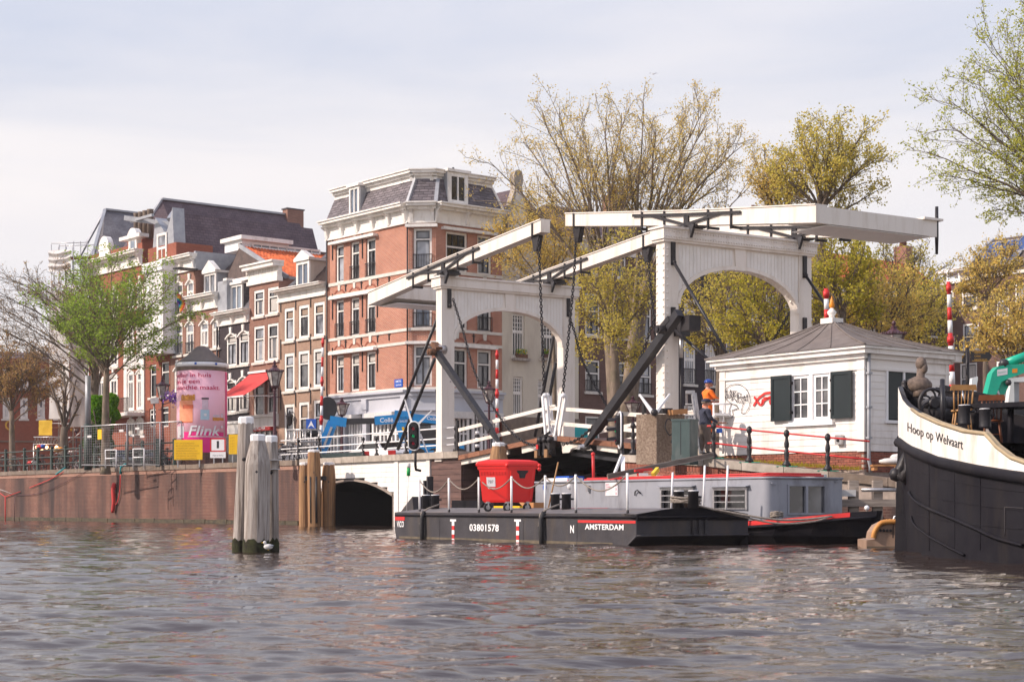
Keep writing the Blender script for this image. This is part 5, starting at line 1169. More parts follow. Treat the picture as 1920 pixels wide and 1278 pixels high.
# ---- lifting leaves
SM=7.42;zL0,zM,zR0=3.36,3.86,3.30
def leaf(s_h,s_m,zh,zm,label):
 rt=thing('bridge_leaf',label,'bridge deck',BP((s_h+s_m)/2,WP/2,(zh+zm)/2),'leaves of the drawbridge')
 z=lambda s:zh+(zm-zh)*(s-s_h)/(s_m-s_h)
 n=4
 for i in range(n):
  a,b_=s_h+(s_m-s_h)*i/n,s_h+(s_m-s_h)*(i+1)/n;lo,hi=min(a,b_)+.01,max(a,b_)-.01
  m=MB('deck_wood');m.hexa([BP(lo,-.12,z(lo)-.2),BP(hi,-.12,z(hi)-.2),BP(hi,.25,z(hi)-.2),BP(lo,.25,z(lo)-.2),BP(lo,-.12,z(lo)),BP(hi,-.12,z(hi)),BP(hi,.25,z(hi)),BP(lo,.25,z(lo))]);build(m,'edge_timber',rt)
 m=MB('brown_plank');m.quad(BP(s_h,.25,z(s_h)-.05),BP(s_m,.25,zm-.05),BP(s_m,WP-.2,zm-.05),BP(s_h,WP-.2,zh-.05));m.quad(BP(s_h,.0,zh-.25),BP(s_m,.0,zm-.25),BP(s_m,WP-.2,zm-.25),BP(s_h,WP-.2,zh-.25));m.hexa([BP(s_h,WP-.2,zh-.25),BP(s_m,WP-.2,zm-.25),BP(s_m,WP+.1,zm-.25),BP(s_h,WP+.1,zh-.25),BP(s_h,WP-.2,zh),BP(s_m,WP-.2,zm),BP(s_m,WP+.1,zm),BP(s_h,WP+.1,zh)]);build(m,'deck',rt)
 return rt,z
leafL,zlL=leaf(S0+.02,SM+.04,3.22,zM,'left lifting leaf of the drawbridge with brown edge timbers and white rails')
leafR,zlR=leaf(1.72,SM-.04,3.34,zM,'right lifting leaf of the drawbridge behind the long black push arm')
def girder(rt,z,pts,m_='bridge_white',w=0.02,th=.1):
 m=MB(m_);m.fprism(BR,pts,-w-th,-w);return build(m,'girder',rt)
gL=[bz(*p,.0)for p in((865,857),(952,842),(952,851),(908,862),(864,871))];girder(leafL,zlL,gL)
gL2=[bz(*p,.0)for p in((977,836),(1024,828),(1024,843),(1012,841),(978,849.5))];girder(leafL,zlL,gL2)
gR=[bz(*p,.0)for p in((1050,826),(1100,836),(1118,832),(1118,846),(1107,844),(1072,841),(1066,848),(1054,849))];girder(leafR,zlR,gR[:2]+gR[4:])
gR2=[bz(*p,.0)for p in((1118,830),(1157,832.5),(1157,849),(1118,843.5))];girder(leafR,zlR,gR2)
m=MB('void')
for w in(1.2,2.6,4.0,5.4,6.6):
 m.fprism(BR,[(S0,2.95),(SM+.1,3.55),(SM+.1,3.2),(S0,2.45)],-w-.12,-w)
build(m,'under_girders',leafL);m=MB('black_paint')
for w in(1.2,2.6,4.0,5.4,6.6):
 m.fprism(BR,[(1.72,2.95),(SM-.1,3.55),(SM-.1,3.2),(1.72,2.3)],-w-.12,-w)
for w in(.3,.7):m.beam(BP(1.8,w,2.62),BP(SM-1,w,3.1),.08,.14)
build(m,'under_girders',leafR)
# railings on the leaves: two flat white rails each side
def leaf_rail(rt,w,lo,hi,z,top=1.0,mid=.5):
 for h in(top,mid):
  m=MB('bridge_white');m.beam(BP(lo,w,z(lo)+h),BP(hi,w,z(hi)+h),.07,.15);build(m,'rail',rt)
 for s in np.linspace(lo+.15,hi-.15,4):m=MB('bridge_white');m.box(BR,s-.04,s+.04,-w-.04,-w+.04,z(s),z(s)+top-.05)if False else None
leaf_rail(leafL,.05,SM-.2,S0+.25,zlL,1.15,.52);leaf_rail(leafR,.05,1.2,SM+.3,zlR,1.10,.50)
leaf_rail(leafL,WP-.1,SM-.2,S0+.4,zlL,1.15,.52);leaf_rail(leafR,WP-.1,1.2,SM+.3,zlR,1.10,.50)
for s,zz,lf_,w_ in((S0+.35,zlL,leafL,0),(1.3,zlR,leafR,0),(S0+.5,zlL,leafL,WP)):m=MB('black_iron');m.box(BR,s-.06,s+.06,-w_-.10,-w_+.02,zz(s)-.1,zz(s)+1.6);build(m,'rail_end_post',lf_)
# ---- hanging links (white forked rods) where the chains take hold of the leaves
def link_rod(px0,py0,px1,py1,w,label,rt):
 a0,z0=bz(px0,py0,w);a1,z1=bz(px1,py1,w);m=MB('white_gloss')
 for dw in(-.07,.16):m.beam(BP(a0,w+dw,z0),BP(a1,w+dw,z1),.07,.12,w2=.07,h2=.10)
 m.box(BR,a1-.07,a1+.07,-w-.18,-w+.12,z1-.12,z1+.08);m.ball(BP(a0,w+.04,z0+.02),.11,8,(1,.6,1));m.ball(BP(a1,w,z1),.09,8);build(m,'link_rod',rt)
link_rod(1020,742,1026,821,-.12,'',leafL);link_rod(1055,742,1042,820,-.12,'',leafR)
link_rod(1025,742,1032,818,.25,'',leafL)
link_rod(1239,748,1232,792,6.2,'',leafR)
# ---- lock mechanism at the middle
lk=thing('bridge_lock','black and rusty latch gear hanging where the two bridge leaves meet','bridge latch',BP(SM,-.2,3.3))
m=MB('black_iron')
for i in range(26):
 s=SM+random.uniform(-.55,.5);z=3.42+random.uniform(-.35,.42);m.beam(BP(s,-.25-random.random()*.2,z),BP(s+random.uniform(-.25,.25),-.2-random.random()*.2,z+random.uniform(-.2,.2)),.10,.10)
for s in(SM-.45,SM-.1,SM+.25):m.ball(BP(s,-.4,3.66),.14,8);m.box(BR,s-.05,s+.09,.15,.45,3.05,3.8)
build(m,'latch_gear',lk);m=MB('fresh_timber');m.box(BR,SM-.42,SM-.18,.3,.5,2.95,3.28);build(m,'timber_block',lk);m=MB('fresh_timber');m.box(BR,SM+.32,SM+.52,.3,.5,2.95,3.25);build(m,'timber_block',lk);m=MB('red_paint');m.box(BR,SM+.2,SM+.34,.5,.54,3.3,3.48);build(m,'red_plate',lk)
# ---- push arms
def push_arm(pts,w,th,label,head):
 a0,z0=bz(*pts[0],w);a1,z1=bz(*pts[1],w);rt=thing('push_arm',label,'push arm',BP(a1,w,z1),'black push arms of the drawbridge')
 P0,P1=BP(a0,w,z0),BP(a1,w,z1);d=(P1-P0).normalized();m=MB('black_paint')
 m.beam(P0,P0.lerp(P1,.86),th,th);
 m.beam(P0.lerp(P1,.86),P1,th*.75,th*.95,h2=th*.3,w2=th*.4);build(m,'arm',rt)
 m=MB('steel');m.ball(P1,.15,8);m.tube([P1-V.to_3d()*.25,P1+V.to_3d()*.25],.1,8);build(m,'foot_joint',rt)
 Hc=P0.lerp(P1,.12 if head else .07);m=MB('rust' if not head else 'black_iron');nrm=-V.to_3d()
 m.tube([Hc+nrm*.10,Hc+nrm*.45],.16,10);m.tube([Hc+nrm*.44,Hc+nrm*.5],.09,8);m.beam(Hc-d*.35+Vector((0,0,.18)),Hc+d*.2+Vector((0,0,.24)),.34,.2);build(m,'pinion',rt)
 return rt,P0,P1
paR,*_=push_arm(((1274,586),(1095,838)),-.35,.30,'long black square push arm leaning from the right portal down to the leaf',True)
paL,*_=push_arm(((811,648),(940,835)),-.35,.25,'shorter dark grey push arm running from the left portal down to the right',False)
s,z=bz(1280,607,-.25);m=MB('black_iron');m.box(BR,s-.35,s+.12,-.3,.22,z-.25,z+.3);build(m,'gear_box',pR);m=MB('black_iron');m.box(ER,.42,.88,.02,.42,z-.3,z+.28);build(m,'motor_housing',pR)
m=MB('steel');m.tube([ER.pt(.62,.2,z-.3),ER.pt(.62,.2,z-1.1)],[.09,.07],8);build(m,'drive_shaft',pR);m=MB('black_iron');m.tube([ER.pt(.62,.2,z-1.1),ER.pt(.62,.2,3.2)],.05,6);build(m,'drive_rod',pR)
s,z=bz(826,655,-.15);m=MB('steel');m.tube([BP(s,-.3,z),BP(s,.1,z)],.2,10);build(m,'gear_drum',pL);m=MB('steel');m.tube([BP(s+.3,-.3,z+.15),BP(s+.3,.1,z+.15)],.14,8);build(m,'gear_drum',pL)
# ---- stays (round black rods behind each portal)
def stay(s0,w0,z0,s1,w1,z1,rt,r=.07):m=MB('black_paint');m.tube([BP(s0,w0,z0),BP(s1,w1,z1)],r,8);build(m,'stay',rt)
def stay_from(w,z,x1,y1,wb):a1,z1=bz(x1,y1,wb);m=MB('black_paint');m.tube([ER.pt(w,.12,z),BP(a1,wb,z1)],.06,8);build(m,'stay',pR)
def stay_px(x0,y0,wa,x1,y1,wb,rt,r=.07):a0,z0=bz(x0,y0,wa);a1,z1=bz(x1,y1,wb);m=MB('black_paint');m.tube([BP(a0,wa,z0),BP(a1,wb,z1)],r,8);build(m,'stay',rt)
stay_from(.38,9.95,1368,672,.38);stay_from(.38,7.5,1330,675,.38)
stay_from(WP-.38,9.95,1580,620,WP-.38);stay_from(WP-.38,7.5,1545,622,WP-.38)
stay_px(826,582,.2,722,842,.2,pL,.075);stay_px(815,672,.2,746,842,.2,pL,.08)
stay_px(1038,630,WP-.6,1003,818,WP-.6,pL,.08);stay_px(1042,680,WP-.6,1018,812,WP-.6,pL,.08)
# ---- chains
def hang(label,pts,w0,w1,group='hoisting chains of the drawbridge',n=30,link=.17):
 q=[]
 for i,(x,y)in enumerate(pts):f=i/(len(pts)-1);w=w0+(w1-w0)*f;a,z=bz(x,y,w);q.append(BP(a,w,z))
 m=MB('black_iron');chain(m,curve(q,n),link=link)
 return build(m,'bridge_chain',None,label,'chain',group)
hang('taut chain from the left near beam down to the middle of the bridge',[(1010,448),(1014,560),(1018,660),(1020,738)],.15,-.1)
hang('taut chain from the right near beam slanting down to the middle of the bridge',[(1080,438),(1076,520),(1066,630),(1055,738)],1.3,-.1)
hang('taut chain from the far left beam down to a white hook beside the right portal',[(1214,470),(1222,560),(1232,660),(1239,742)],6.0,6.2)
hang('slack chain sagging from the left portal across to the bridge latch',[(849,560),(867,617),(890,697),(918,752),(955,806),(988,830),(1012,835)],-.05,-.35)
hang('slack chain curving down from the right leg of the left portal',[(1066,588),(1078,625),(1090,670),(1112,716),(1132,750),(1150,790)],WP-.3,WP-.1)
hang('slack chain hanging from the right portal down past the tree trunks',[(1246,555),(1228,596),(1212,640),(1192,690),(1165,728),(1120,790),(1085,822),(1052,834)],.1,-.3)
hang('short chain seen through the right portal arch',[(1490,568),(1478,590),(1462,618),(1448,640)],WP-.4,WP-.1)
# ---- fixed bridge railing left of the portal
def rail_post_mesh(h=1.15):
 rt=thing('railing_post','black cast iron baluster','railing post',(0,0,0));m=MB('black_iron')
 m.lathe((0,0,0),[(.14,0),(.13,.10),(.075,.16),(.06,.22),(.085,.40),(.07,.52),(.045,.56),(.075,.62),(.08,.72),(.05,.84),(.045,.92),(.085,.97),(.10,1.04),(.07,1.12),(.02,1.16)],10);build(m,'baluster',rt);return Proto(rt)
RP=rail_post_mesh()
posts=[]
for k,px in enumerate((551,590,672,697,752,812,845)):
 a=BR.a(px,.02);words_=('leftmost, behind the mooring posts','beside the striped barrier pole and blue lift','before the grey shop door','close to the foot of the first black stay','just left of the traffic light','between the traffic light and the white portal','at the foot of the white portal')
 o=RP.put(BP(a,.25,ZC),0,'black iron railing post '+words_[k].replace(', ',' '),1.0 if k not in(2,3)else .82);o['group']='railing posts on the bridge approach'
def rail(name,label,pts,m_,r,grp=None):
 m=MB(m_);m.tube(pts,r,6);return build(m,name,None,label,'railing',grp)
for h,lab in((1.08,'top'),(.62,'middle'),(.32,'lowest')):
 rail('handrail',f'thin white rail, {lab} of three along the bridge approach',[BP(BR.a(x),.25,ZC+h*(1 if x>560 else .98))for x in(519,600,700,790,848)],'white_gloss',.035,'white rails of the bridge approach')
hut_posts=((1187,-.0),(1219,.0),(1273,.0),(1338,0),(1405,0),(1475,0),(1552,0))
nm=('left of the concrete block, by the black signal','standing before the concrete block','standing before the green cabinet','by the man in the dark shirt, holding the red rails','under the graffiti on the hut','under the left dark shutter of the hut','under the right dark shutter of the hut')
red_pts=[]
def qpt(px,back=.18):
 for A,B in segs:
  fr=Frame(A.x,A.y,(B-A).x,(B-A).y);a=fr.a(px,-back);Lh=(B-A).xy.length
  if-.05<=a<=Lh+.3 or B is Q3:q=fr.pt(a,-back,0);q.z=A.z+(B.z-A.z)*a/Lh;return q
for k,(px,_)in enumerate(hut_posts):
 q=qpt(px);o=RP.put(q,0,'dark cast iron quay post '+nm[k].replace(', ',' '),.95 if px!=1273 else .86);o['group']='cast iron posts on the right quay'
 if px>=1338:red_pts.append(q)
red_pts.append(qpt(1630))
for h,lab in((.98,'upper'),(.46,'lower')):rail('handrail',f'{lab} thin red rail in front of the white hut',[q+Vector((0,0,h))for q in[red_pts[0]+Vector((-.2,0,0))]+red_pts],'red_paint',.03,'red rails before the hut')
for x in(1338,1405,1475,1552):
 m=MB('excavator_green');q=qpt(x);m.box(Frame(q.x,q.y,1,0),-.32,.3,-.12,.12,q.z,q.z+.02);build(m,'tape_scrap',None,f'strip of green tape at the foot of the iron post at photo column {x}' if False else{1338:'strip of green tape under the post beside the standing man',1405:'strip of green tape under the post below the graffiti',1475:'strip of green tape under the post below the left shutter',1552:'strip of green tape under the post below the right shutter'}[x],'tape','green tape under the posts')
 # ---- signals
def signal(loc,rz,label,side=False):
 rt=thing('traffic_signal',label,'traffic signal',loc);m=MB('black_paint')
 def oval(r,n=20,h=.9):return[(r*math.cos(t)*1.0,(h-r*.0)*.0+r*math.sin(t)+(h/2 if math.sin(t)>0 else-h/2))for t in[2*math.pi*k/n for k in range(n)]]
 L0=Frame(0,0,1,0);L0.n=Vector((0,-1));L0.o=Vector((0,0))
 base=Vector(loc);R_=Matrix.Rotation(rz,4,'Z');f=lambda x,y,z:base+R_@Vector((x,y,z))
 pts=oval(.235,20,.74);m.prism([f(x,.06,z)for x,z in pts],R_@Vector((0,.05,0)));build(m,'backing_board',rt)
 m=MB('white_gloss');m.tube([f(x*1.06,.02,z*1.03)for x,z in pts],.032,6,close=True);build(m,'white_rim',rt)
 m=MB('black_iron');m.prism([f(x,-.12,z)for x,z in oval(.15,12,.72)],R_@Vector((0,.18,0)));build(m,'housing',rt)
 for k,(zz,mm)in enumerate(((.32,'signal_red'),(0,'signal_green'),(-.32,'signal_red'))):
  m=MB(mm);m.tube([f(0,-.13,zz),f(0,-.15,zz)],.07,12);build(m,'lens',rt)
  m=MB('black_iron');n=10
  for i in range(n):
   t0,t1=math.pi*i/n-.1,math.pi*(i+1)/n+.0;q=[(.105*math.cos(t),.105*math.sin(t))for t in(t0,t1)]
   m.quad(f(q[0][0],-.12,zz+q[0][1]),f(q[1][0],-.12,zz+q[1][1]),f(q[1][0]*1.0,-.42,zz+q[1][1]-.04),f(q[0][0],-.42,zz+q[0][1]-.04))
  build(m,'hood',rt)
 return rt,f
lamp_mat('signal_red',(.55,.02,.06),.1);lamp_mat('signal_green',(.0,.42,.14),.3)
p=P(776,817,74);sg,f=signal(p,R(-6),'oval black canal signal with red and green lenses hung on the left bridge parapet')
m=MB('black_iron');m.tube([f(.05,.1,-.6),f(.05,.1,-1.25),f(.05,.25,-1.45),f(.25,.35,-1.5)],.06,8);build(m,'bracket',sg)
for x0,z0,x1,z1 in((-.1,.55,-.42,1.6),(.15,.5,.75,1.1),(.25,.1,.6,-.75)):
 m=MB('white_gloss');m.beam(f(x0,.1,z0),f(x1,.12,z1),.03,.10,w2=.02,h2=.04);build(m,'rail_bar',sg)
p=P(1161,806,58.3);sg2,f=signal(p,R(-82),'black canal signal seen edge-on in front of the right end of the bridge')
m=MB('black_iron');m.tube([f(0,.1,-.5),f(0,.1,-2.0)],.07,8);build(m,'signal_post',sg2)
# ----
HF=Frame(6.74,55,.602,-.798);hr_a=HF.a(1620);HC=HF.pt(hr_a,0,0);HS=Frame(HC.x,HC.y,.798,.602);hs_a=HS.a(1777)
hut=thing('bridge_keepers_hut','small white boarded hut with dark shutters, graffiti and a low grey hipped roof','hut',HF.pt(hr_a/2,-2,2.3))
zb_h,ze_h=2.62,HF.z(1618,664)
HO=0
ow0,ow1=HF.a(1483),HF.a(1560);oz0,oz1=HF.z(1520,788),HF.z(1520,702)
sw0,sw1=HS.a(1663),HS.a(1712);sz0,sz1=HS.z(1680,785),HS.z(1680,695)
sw1=HS.a(1722)
z=zb_h;fz=HF.z(1618,690)
while z<fz-.05:
 z1=min(z+.205,fz)
 for fr,L_,o0,o1,q0,q1 in((HF,hr_a,ow0,ow1,oz0,oz1),(HS,hs_a,sw0,sw1,sz0,sz1)):
  spans=[(.22,L_-.22)]if fr is HF else[(.22,L_-.15)]
  if z1>q0 and z<q1:spans=[(spans[0][0],o0-.02),(o1+.02,spans[0][1])]
  for a0,a1 in spans:
   m=MB('white_plank');e=random.uniform(0,.004)
   m.hexa([fr.pt(a0,-.04,z),fr.pt(a1,-.04,z),fr.pt(a1,.020+e,z),fr.pt(a0,.020+e,z),fr.pt(a0,-.04,z1),fr.pt(a1,-.04,z1),fr.pt(a1,.008,z1),fr.pt(a0,.008,z1)]);build(m,'plank',hut)
 z=z1
m=MB('white_plank');m.box(HF,.0,hr_a,-.06,.03,fz+.0,ze_h);m.box(HS,0,hs_a,-.06,.03,fz,ze_h);m.box(HF,-.03,hr_a+.06,0,.07,fz-.04,fz+.03);m.box(HS,0,hs_a+.03,0,.07,fz-.04,fz+.03);build(m,'frieze',hut)
for fr,a0,a1 in((HF,-.03,.22),(HF,hr_a-.22,hr_a+.055),(HS,.0,.22),(HS,hs_a-.15,hs_a)):m=MB('white_plank');m.box(fr,a0,a1,-.03,.055,zb_h-.02,ze_h-.01);build(m,'corner_board',hut)
m=MB('white_paint');bk=HF.pt(0,-3.7,0)
for(A,B)in((HF.pt(0,-.1,0),HF.pt(.1,-hs_a,0)),(HF.pt(.1,-hs_a,0),HF.pt(hr_a,-hs_a,0))):m.quad(Vector((A.x,A.y,zb_h)),Vector((B.x,B.y,zb_h)),Vector((B.x,B.y,ze_h)),Vector((A.x,A.y,ze_h)))
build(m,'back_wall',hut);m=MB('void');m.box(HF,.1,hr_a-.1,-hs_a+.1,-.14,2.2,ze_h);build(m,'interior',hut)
# brick footing, brick by brick
m=MB('mortar');m.box(HF,.02,hr_a-.02,-.2,-.035,1.7,zb_h-.02);m.box(HS,.02,hs_a-.02,-.2,-.035,1.7,zb_h-.02);build(m,'footing_core',hut)
for fr,L_,slope in((HF,hr_a,True),(HS,hs_a,False)):
 rz=math.atan2(fr.t.y,fr.t.x)
 for row in range(8):
  zz=zb_h-.06-row*.075;x=.12+(.11 if row%2 else 0)
  while x<L_-.08:
   lim=2.5-.42*x/L_ if fr is HF else 2.03
   if zz>lim-.06:put_brick(hut,me_h,fr.pt(x,-random.uniform(0,.012),zz),rz)
   x+=.222
   # eaves and roof
def eave(z0,z1,o):
 m=MB('white_plank');m.box(HF,-o,hr_a+o,-.1,o,z0,z1);m.box(HS,.0,hs_a+o,-.1,o,z0,z1);return build(m,'eave_board',hut)
eave(ze_h-.12,ze_h+.02,.12);eave(ze_h+.02,ze_h+.16,.26);eave(ze_h+.16,ze_h+.24,.34)
o=.38;zr_=ze_h+.24;c4_=[HF.pt(-o,o,zr_),HF.pt(hr_a+o,o,zr_),HF.pt(hr_a+o,-hs_a-o,zr_),HF.pt(-o,-hs_a-o,zr_)]
m=MB('white_plank');m.box(HF,-.3,0,-hs_a,.0,ze_h-.05,zr_-.01);m.box(HF,-.3,hr_a+.3,-hs_a-.3,-hs_a,ze_h-.05,zr_-.01);build(m,'rear_eave',hut)
ctr=HF.pt(hr_a/2,-hs_a/2,0);ap=P(1553,600,ctr.y);ap=Vector((ctr.x,ctr.y,ap.z));rl=.0
m=MB('roof_felt');n=6
def roofface(A,B,T0,T1):
 for j in range(n):
  for i in range(n):
   q=[]
   for di,dj in((0,0),(1,0),(1,1),(0,1)):
    u,v=(i+di)/n,(j+dj)/n;p=A.lerp(B,u).lerp(T0.lerp(T1,u),v);p.z-=.10*math.sin(math.pi*v)*1;q.append(p)
   m.quad(*q)
T=[ap+HF.pt(0,0,0)-HF.pt(0,0,0)]*4
for i in range(4):roofface(c4_[i],c4_[(i+1)%4],ap,ap)
build(m,'roof',hut)
for i,(A,B)in enumerate(((c4_[0],c4_[1]),(c4_[1],c4_[2]))):
 for k in range(1,5 if i==0 else 4):
  m=MB('roof_felt');p0=A.lerp(B,k/(5 if i==0 else 4));pts=[p0.lerp(ap,v)+Vector((0,0,.015-.10*math.sin(math.pi*v)))for v in np.linspace(0,1,8)];m.tube(pts,.011,4);build(m,'roof_seam',hut)
m=MB('roof_felt')
for i in range(4):m.tube([c4_[i].lerp(ap,v)+Vector((0,0,.01-.10*math.sin(math.pi*v)))for v in np.linspace(0,1,8)],.035,5)
build(m,'roof_hip',hut)
m=MB('trim_white');fa=ap-Vector((0,0,.12));f4=Frame(fa.x,fa.y,.602,-.798);m.box(f4,-.25,.25,-.25,.25,fa.z,fa.z+.17);m.lathe((fa.x,fa.y,fa.z+.2),[(.10,0),(.08,.05),(.14,.12),(.15,.18),(.08,.25),(.05,.30)],12);build(m,'finial_base',hut)
m=MB('flame_orange');m.lathe((fa.x,fa.y,fa.z+.47),[(.03,0),(.08,.07),(.09,.13),(.05,.26),(.015,.38),(0.004,.43)],12);build(m,'flame_finial',hut)
# window with six-pane casements
m=MB('white_gloss');t=.1
m.box(HF,ow0-.06,ow1+.06,-.06,.075,oz1,oz1+.09);m.box(HF,ow0-.22,ow1+.12,-.02,.12,oz0-.16,oz0-.07);m.box(HF,ow0-.06,ow1+.06,-.06,.06,oz0-.07,oz0)
mid=HF.a(1523)
for a0,a1 in((ow0-.06,ow0+.04),(mid-.07,mid+.07),(ow1-.04,ow1+.06)):m.box(HF,a0,a1,-.06,.07,oz0,oz1)
wfr=build(m,'window',hut)
for a0,a1 in((ow0+.04,mid-.07),(mid+.07,ow1-.04)):
 m=MB('white_gloss');m.box(HF,a0,a0+t,-.02,.03,oz0,oz1);m.box(HF,a1-t,a1,-.02,.03,oz0,oz1);m.box(HF,a0+t,a1-t,-.02,.03,oz0,oz0+t);m.box(HF,a0+t,a1-t,-.02,.03,oz1-t,oz1);b0,b1,k0,k1=a0+t,a1-t,oz0+t,oz1-t
 m.box(HF,(b0+b1)/2-.018,(b0+b1)/2+.018,-.02,.025,k0,k1)
 for k in(1,2):zz=k0+(k1-k0)*k/3;m.box(HF,b0,b1,-.018,.022,zz-.018,zz+.018)
 build(m,'sash',wfr)
 for ci in range(2):
  for ri in range(3):
   m=MB('glass');x0,x1=b0+(b1-b0)*ci/2+.015,b0+(b1-b0)*(ci+1)/2-.015;y0,y1=k0+(k1-k0)*ri/3+.015,k0+(k1-k0)*(ri+1)/3-.015;e=random.uniform(-.006,.006)
   m.quad(HF.pt(x0,-.01+e,y0),HF.pt(x1,-.01-e,y0),HF.pt(x1,-.01-e,y1),HF.pt(x0,-.01+e,y1));build(m,'pane',wfr)
for(x0,x1,yt,yb)in((1446,1482.5,704,789),(1558,1596.5,695.5,784)):
 xm=(x0+x1)/2;a0,a1=HF.a(x0,.12),HF.a(x1,.12);z0,z1=HF.z(xm,yb,.12),HF.z(xm,yt,.12);m=MB('shutter_green');m.box(HF,a0,a1,.08,.125,z0,z1)
 for q0,q1,k0,k1 in((a0,a0+.09,z0,z1),(a1-.09,a1,z0,z1),(a0+.09,a1-.09,z0,z0+.1),(a0+.09,a1-.09,z1-.1,z1)):m.box(HF,q0,q1,.125,.15,k0,k1)
 sh=build(m,'shutter',hut);m=MB('black_iron')
 for zz in(z0+.25,z1-.25):m.box(HF,(a1-.03 if x0<1500 else a0-.02),(a1+.02 if x0<1500 else a0+.03),.0,.16,zz-.04,zz+.04)
 build(m,'hinge',sh)
m=MB('white_gloss');m.box(HS,sw0-.08,sw0,-.05,.06,sz0-.05,sz1+.04);m.box(HS,sw0-.14,sw1+.1,-.02,.10,sz0-.14,sz0-.05);m.box(HS,sw0,sw1,-.05,.05,sz1,sz1+.06);xm=HS.a(1694);m.box(HS,xm-.04,xm+.04,-.05,.04,sz0,sz1);m.box(HS,sw1,sw1+.08,-.05,.06,sz0-.05,sz1+.04);w2=build(m,'window',hut)
m=MB('shutter_green');m.box(HS,sw0,xm-.04,-.05,.0,sz0,sz1);m.box(HS,xm+.04,sw1,-.05,.0,sz0,sz1);build(m,'shutter',w2)
m=MB('zinc');a=HS.a(1629,.12);m.tube([HS.pt(a,.12,ze_h+.05),HS.pt(a,.12,3.2),HS.pt(a,.12,2.35),HS.pt(a+.05,.14,2.15),HS.pt(a+.05,.14,1.98)],.055,8)
for zz in(4.9,3.9,3.0):m.box(HS,a-.08,a+.08,0,.19,zz-.03,zz+.03)
build(m,'downpipe',hut)
m=MB('steel');a,z=HF.pix(1578,824);m.box(HF,a-.13,a+.13,.04,.16,z-.14,z+.14);m.m='black_iron';m.ball(HF.pt(a,.17,z-.02),.05,8);build(m,'valve_box',hut)
m=MB('rust');a,z=HF.pix(1371,690);m.ball(HF.pt(a,.05,z),.05,6);m.box(HF,a-.16,a-.05,.04,.05,z-.05,z+.02);build(m,'rusty_fitting',hut)
# graffiti tags sprayed on the boards
def spray(name,pts,m_,r):
 m=MB(m_);q=[HF.pt(*HF.pix(x,y,.048)[:1],.048,HF.pix(x,y,.048)[1])for x,y in pts]
 for p0,p1 in zip(q,q[1:]):m.beam(p0,p1,r,.004,up=HF.n.to_3d())if False else m.beam(p0,p1,.006,r,up=(0,0,1))if abs((p1-p0).normalized().z)<.8 else m.beam(p0,p1,.006,r,up=HF.t.to_3d())
 return m
def g8(x,y):return(1330+x/3.76,560+y/3.76)
c1=[g8(*p)for p in((195,750),(170,745),(125,715),(108,680),(112,645),(140,615),(185,602),(225,610),(262,640),(283,690),(285,740),(262,795),(240,808),(225,800),(232,760),(250,710))]
c1=[(p.x,p.y)for p in curve([Vector((x,y,0))for x,y in c1],60)]
m=spray('g',c1,'spray_black',.018)
for st in([(120,650),(130,700),(150,640),(152,700),(175,645),(160,720)],[(190,650),(150,720)],[(180,690),(200,670),(195,730),(175,700)],[(205,730),(200,660),(225,670),(212,700),(238,690),(215,735)],[(232,740),(245,680),(255,720),(265,670),(270,725)],[(180,745),(205,770),(160,785),(168,815),(158,840)],[(125,640),(118,700)],[(135,700),(165,650)]):
 m2=spray('g',[g8(*p)for p in st],'spray_black',.02);o0=len(m.v);m.v+=m2.v;m.f+=[tuple(i+o0 for i in f)for f in m2.f];m.fm+=m2.fm;m.sm+=m2.sm
build(m,'black_graffiti',hut)
m=MB('spray_red')
for st in([(310,755),(345,700),(390,665),(430,660)],[(315,690),(335,720),(355,748),(372,745),(385,715),(432,690)],[(370,745),(376,705)],[(380,700),(430,700)],[(425,715),(432,745)]):
 m2=spray('g',[g8(*p)for p in st],'spray_red',.075);o0=len(m.v);m.v+=m2.v;m.f+=[tuple(i+o0 for i in f)for f in m2.f];m.fm+=m2.fm;m.sm+=m2.sm
build(m,'red_graffiti',hut)
# ----
BF=Frame(3.06,42,-.53,.848);BV=Vector((.848,.53));BL=BF.a(740);BW=3.55;ZD=.80
def bp(a,w,z):return BF.pt(a,-w,z)
def zdk(w):return ZD+.14*math.sin(math.pi*w/BW)
bg=thing('work_barge','low black flat work barge moored lengthwise before the bridge with white chain posts','barge',bp(BL/2,BW/2,0))
m=MB('hull_worn')
zr_1=.26
secs=[(0,.0,.0),(0,1.1,.06),(0,BW-1.1,.06),(0,BW,.0)]
# side plating, end rake, deck
def ring(a,rake):return a
A0,A1=0,BL
m.quad(bp(A1,0,ZD),bp(A0,0,ZD),bp(A0,0,zr_1),bp(A0+.95,0,-.35),bp(A1-.25,0,-.35),bp(A1,0,.3))
m.quad(bp(A0,0,ZD),bp(A0,BW,ZD),bp(A0,BW,zr_1),bp(A0,0,zr_1));m.quad(bp(A0,0,zr_1),bp(A0,BW,zr_1),bp(A0+.95,BW,-.35),bp(A0+.95,0,-.35))
m.quad(bp(A1,0,ZD),bp(A1,BW,ZD),bp(A1,BW,.3),bp(A1,0,.3));m.quad(bp(A1,0,.3),bp(A1,BW,.3),bp(A1-.25,BW,-.35),bp(A1-.25,0,-.35));m.quad(bp(A1,BW,ZD),bp(A0,BW,ZD),bp(A0,BW,-.35),bp(A1,BW,-.35));build(m,'hull',bg)
m=MB('barge_deck');[m.quad(bp(A0,w,zdk(w)+.003),bp(A1,w,zdk(w)+.003),bp(A1,w+BW/12,zdk(w+BW/12)+.003),bp(A0,w+BW/12,zdk(w+BW/12)+.003))for w in[BW*k/12 for k in range(12)]];m.fprism(Frame(*bp(A1,0,0).xy,BV.x,BV.y),[(BW*k/12,zdk(BW*k/12))for k in range(13)],-.02,0);build(m,'deck',bg)
m=MB('hull_black')
N=10
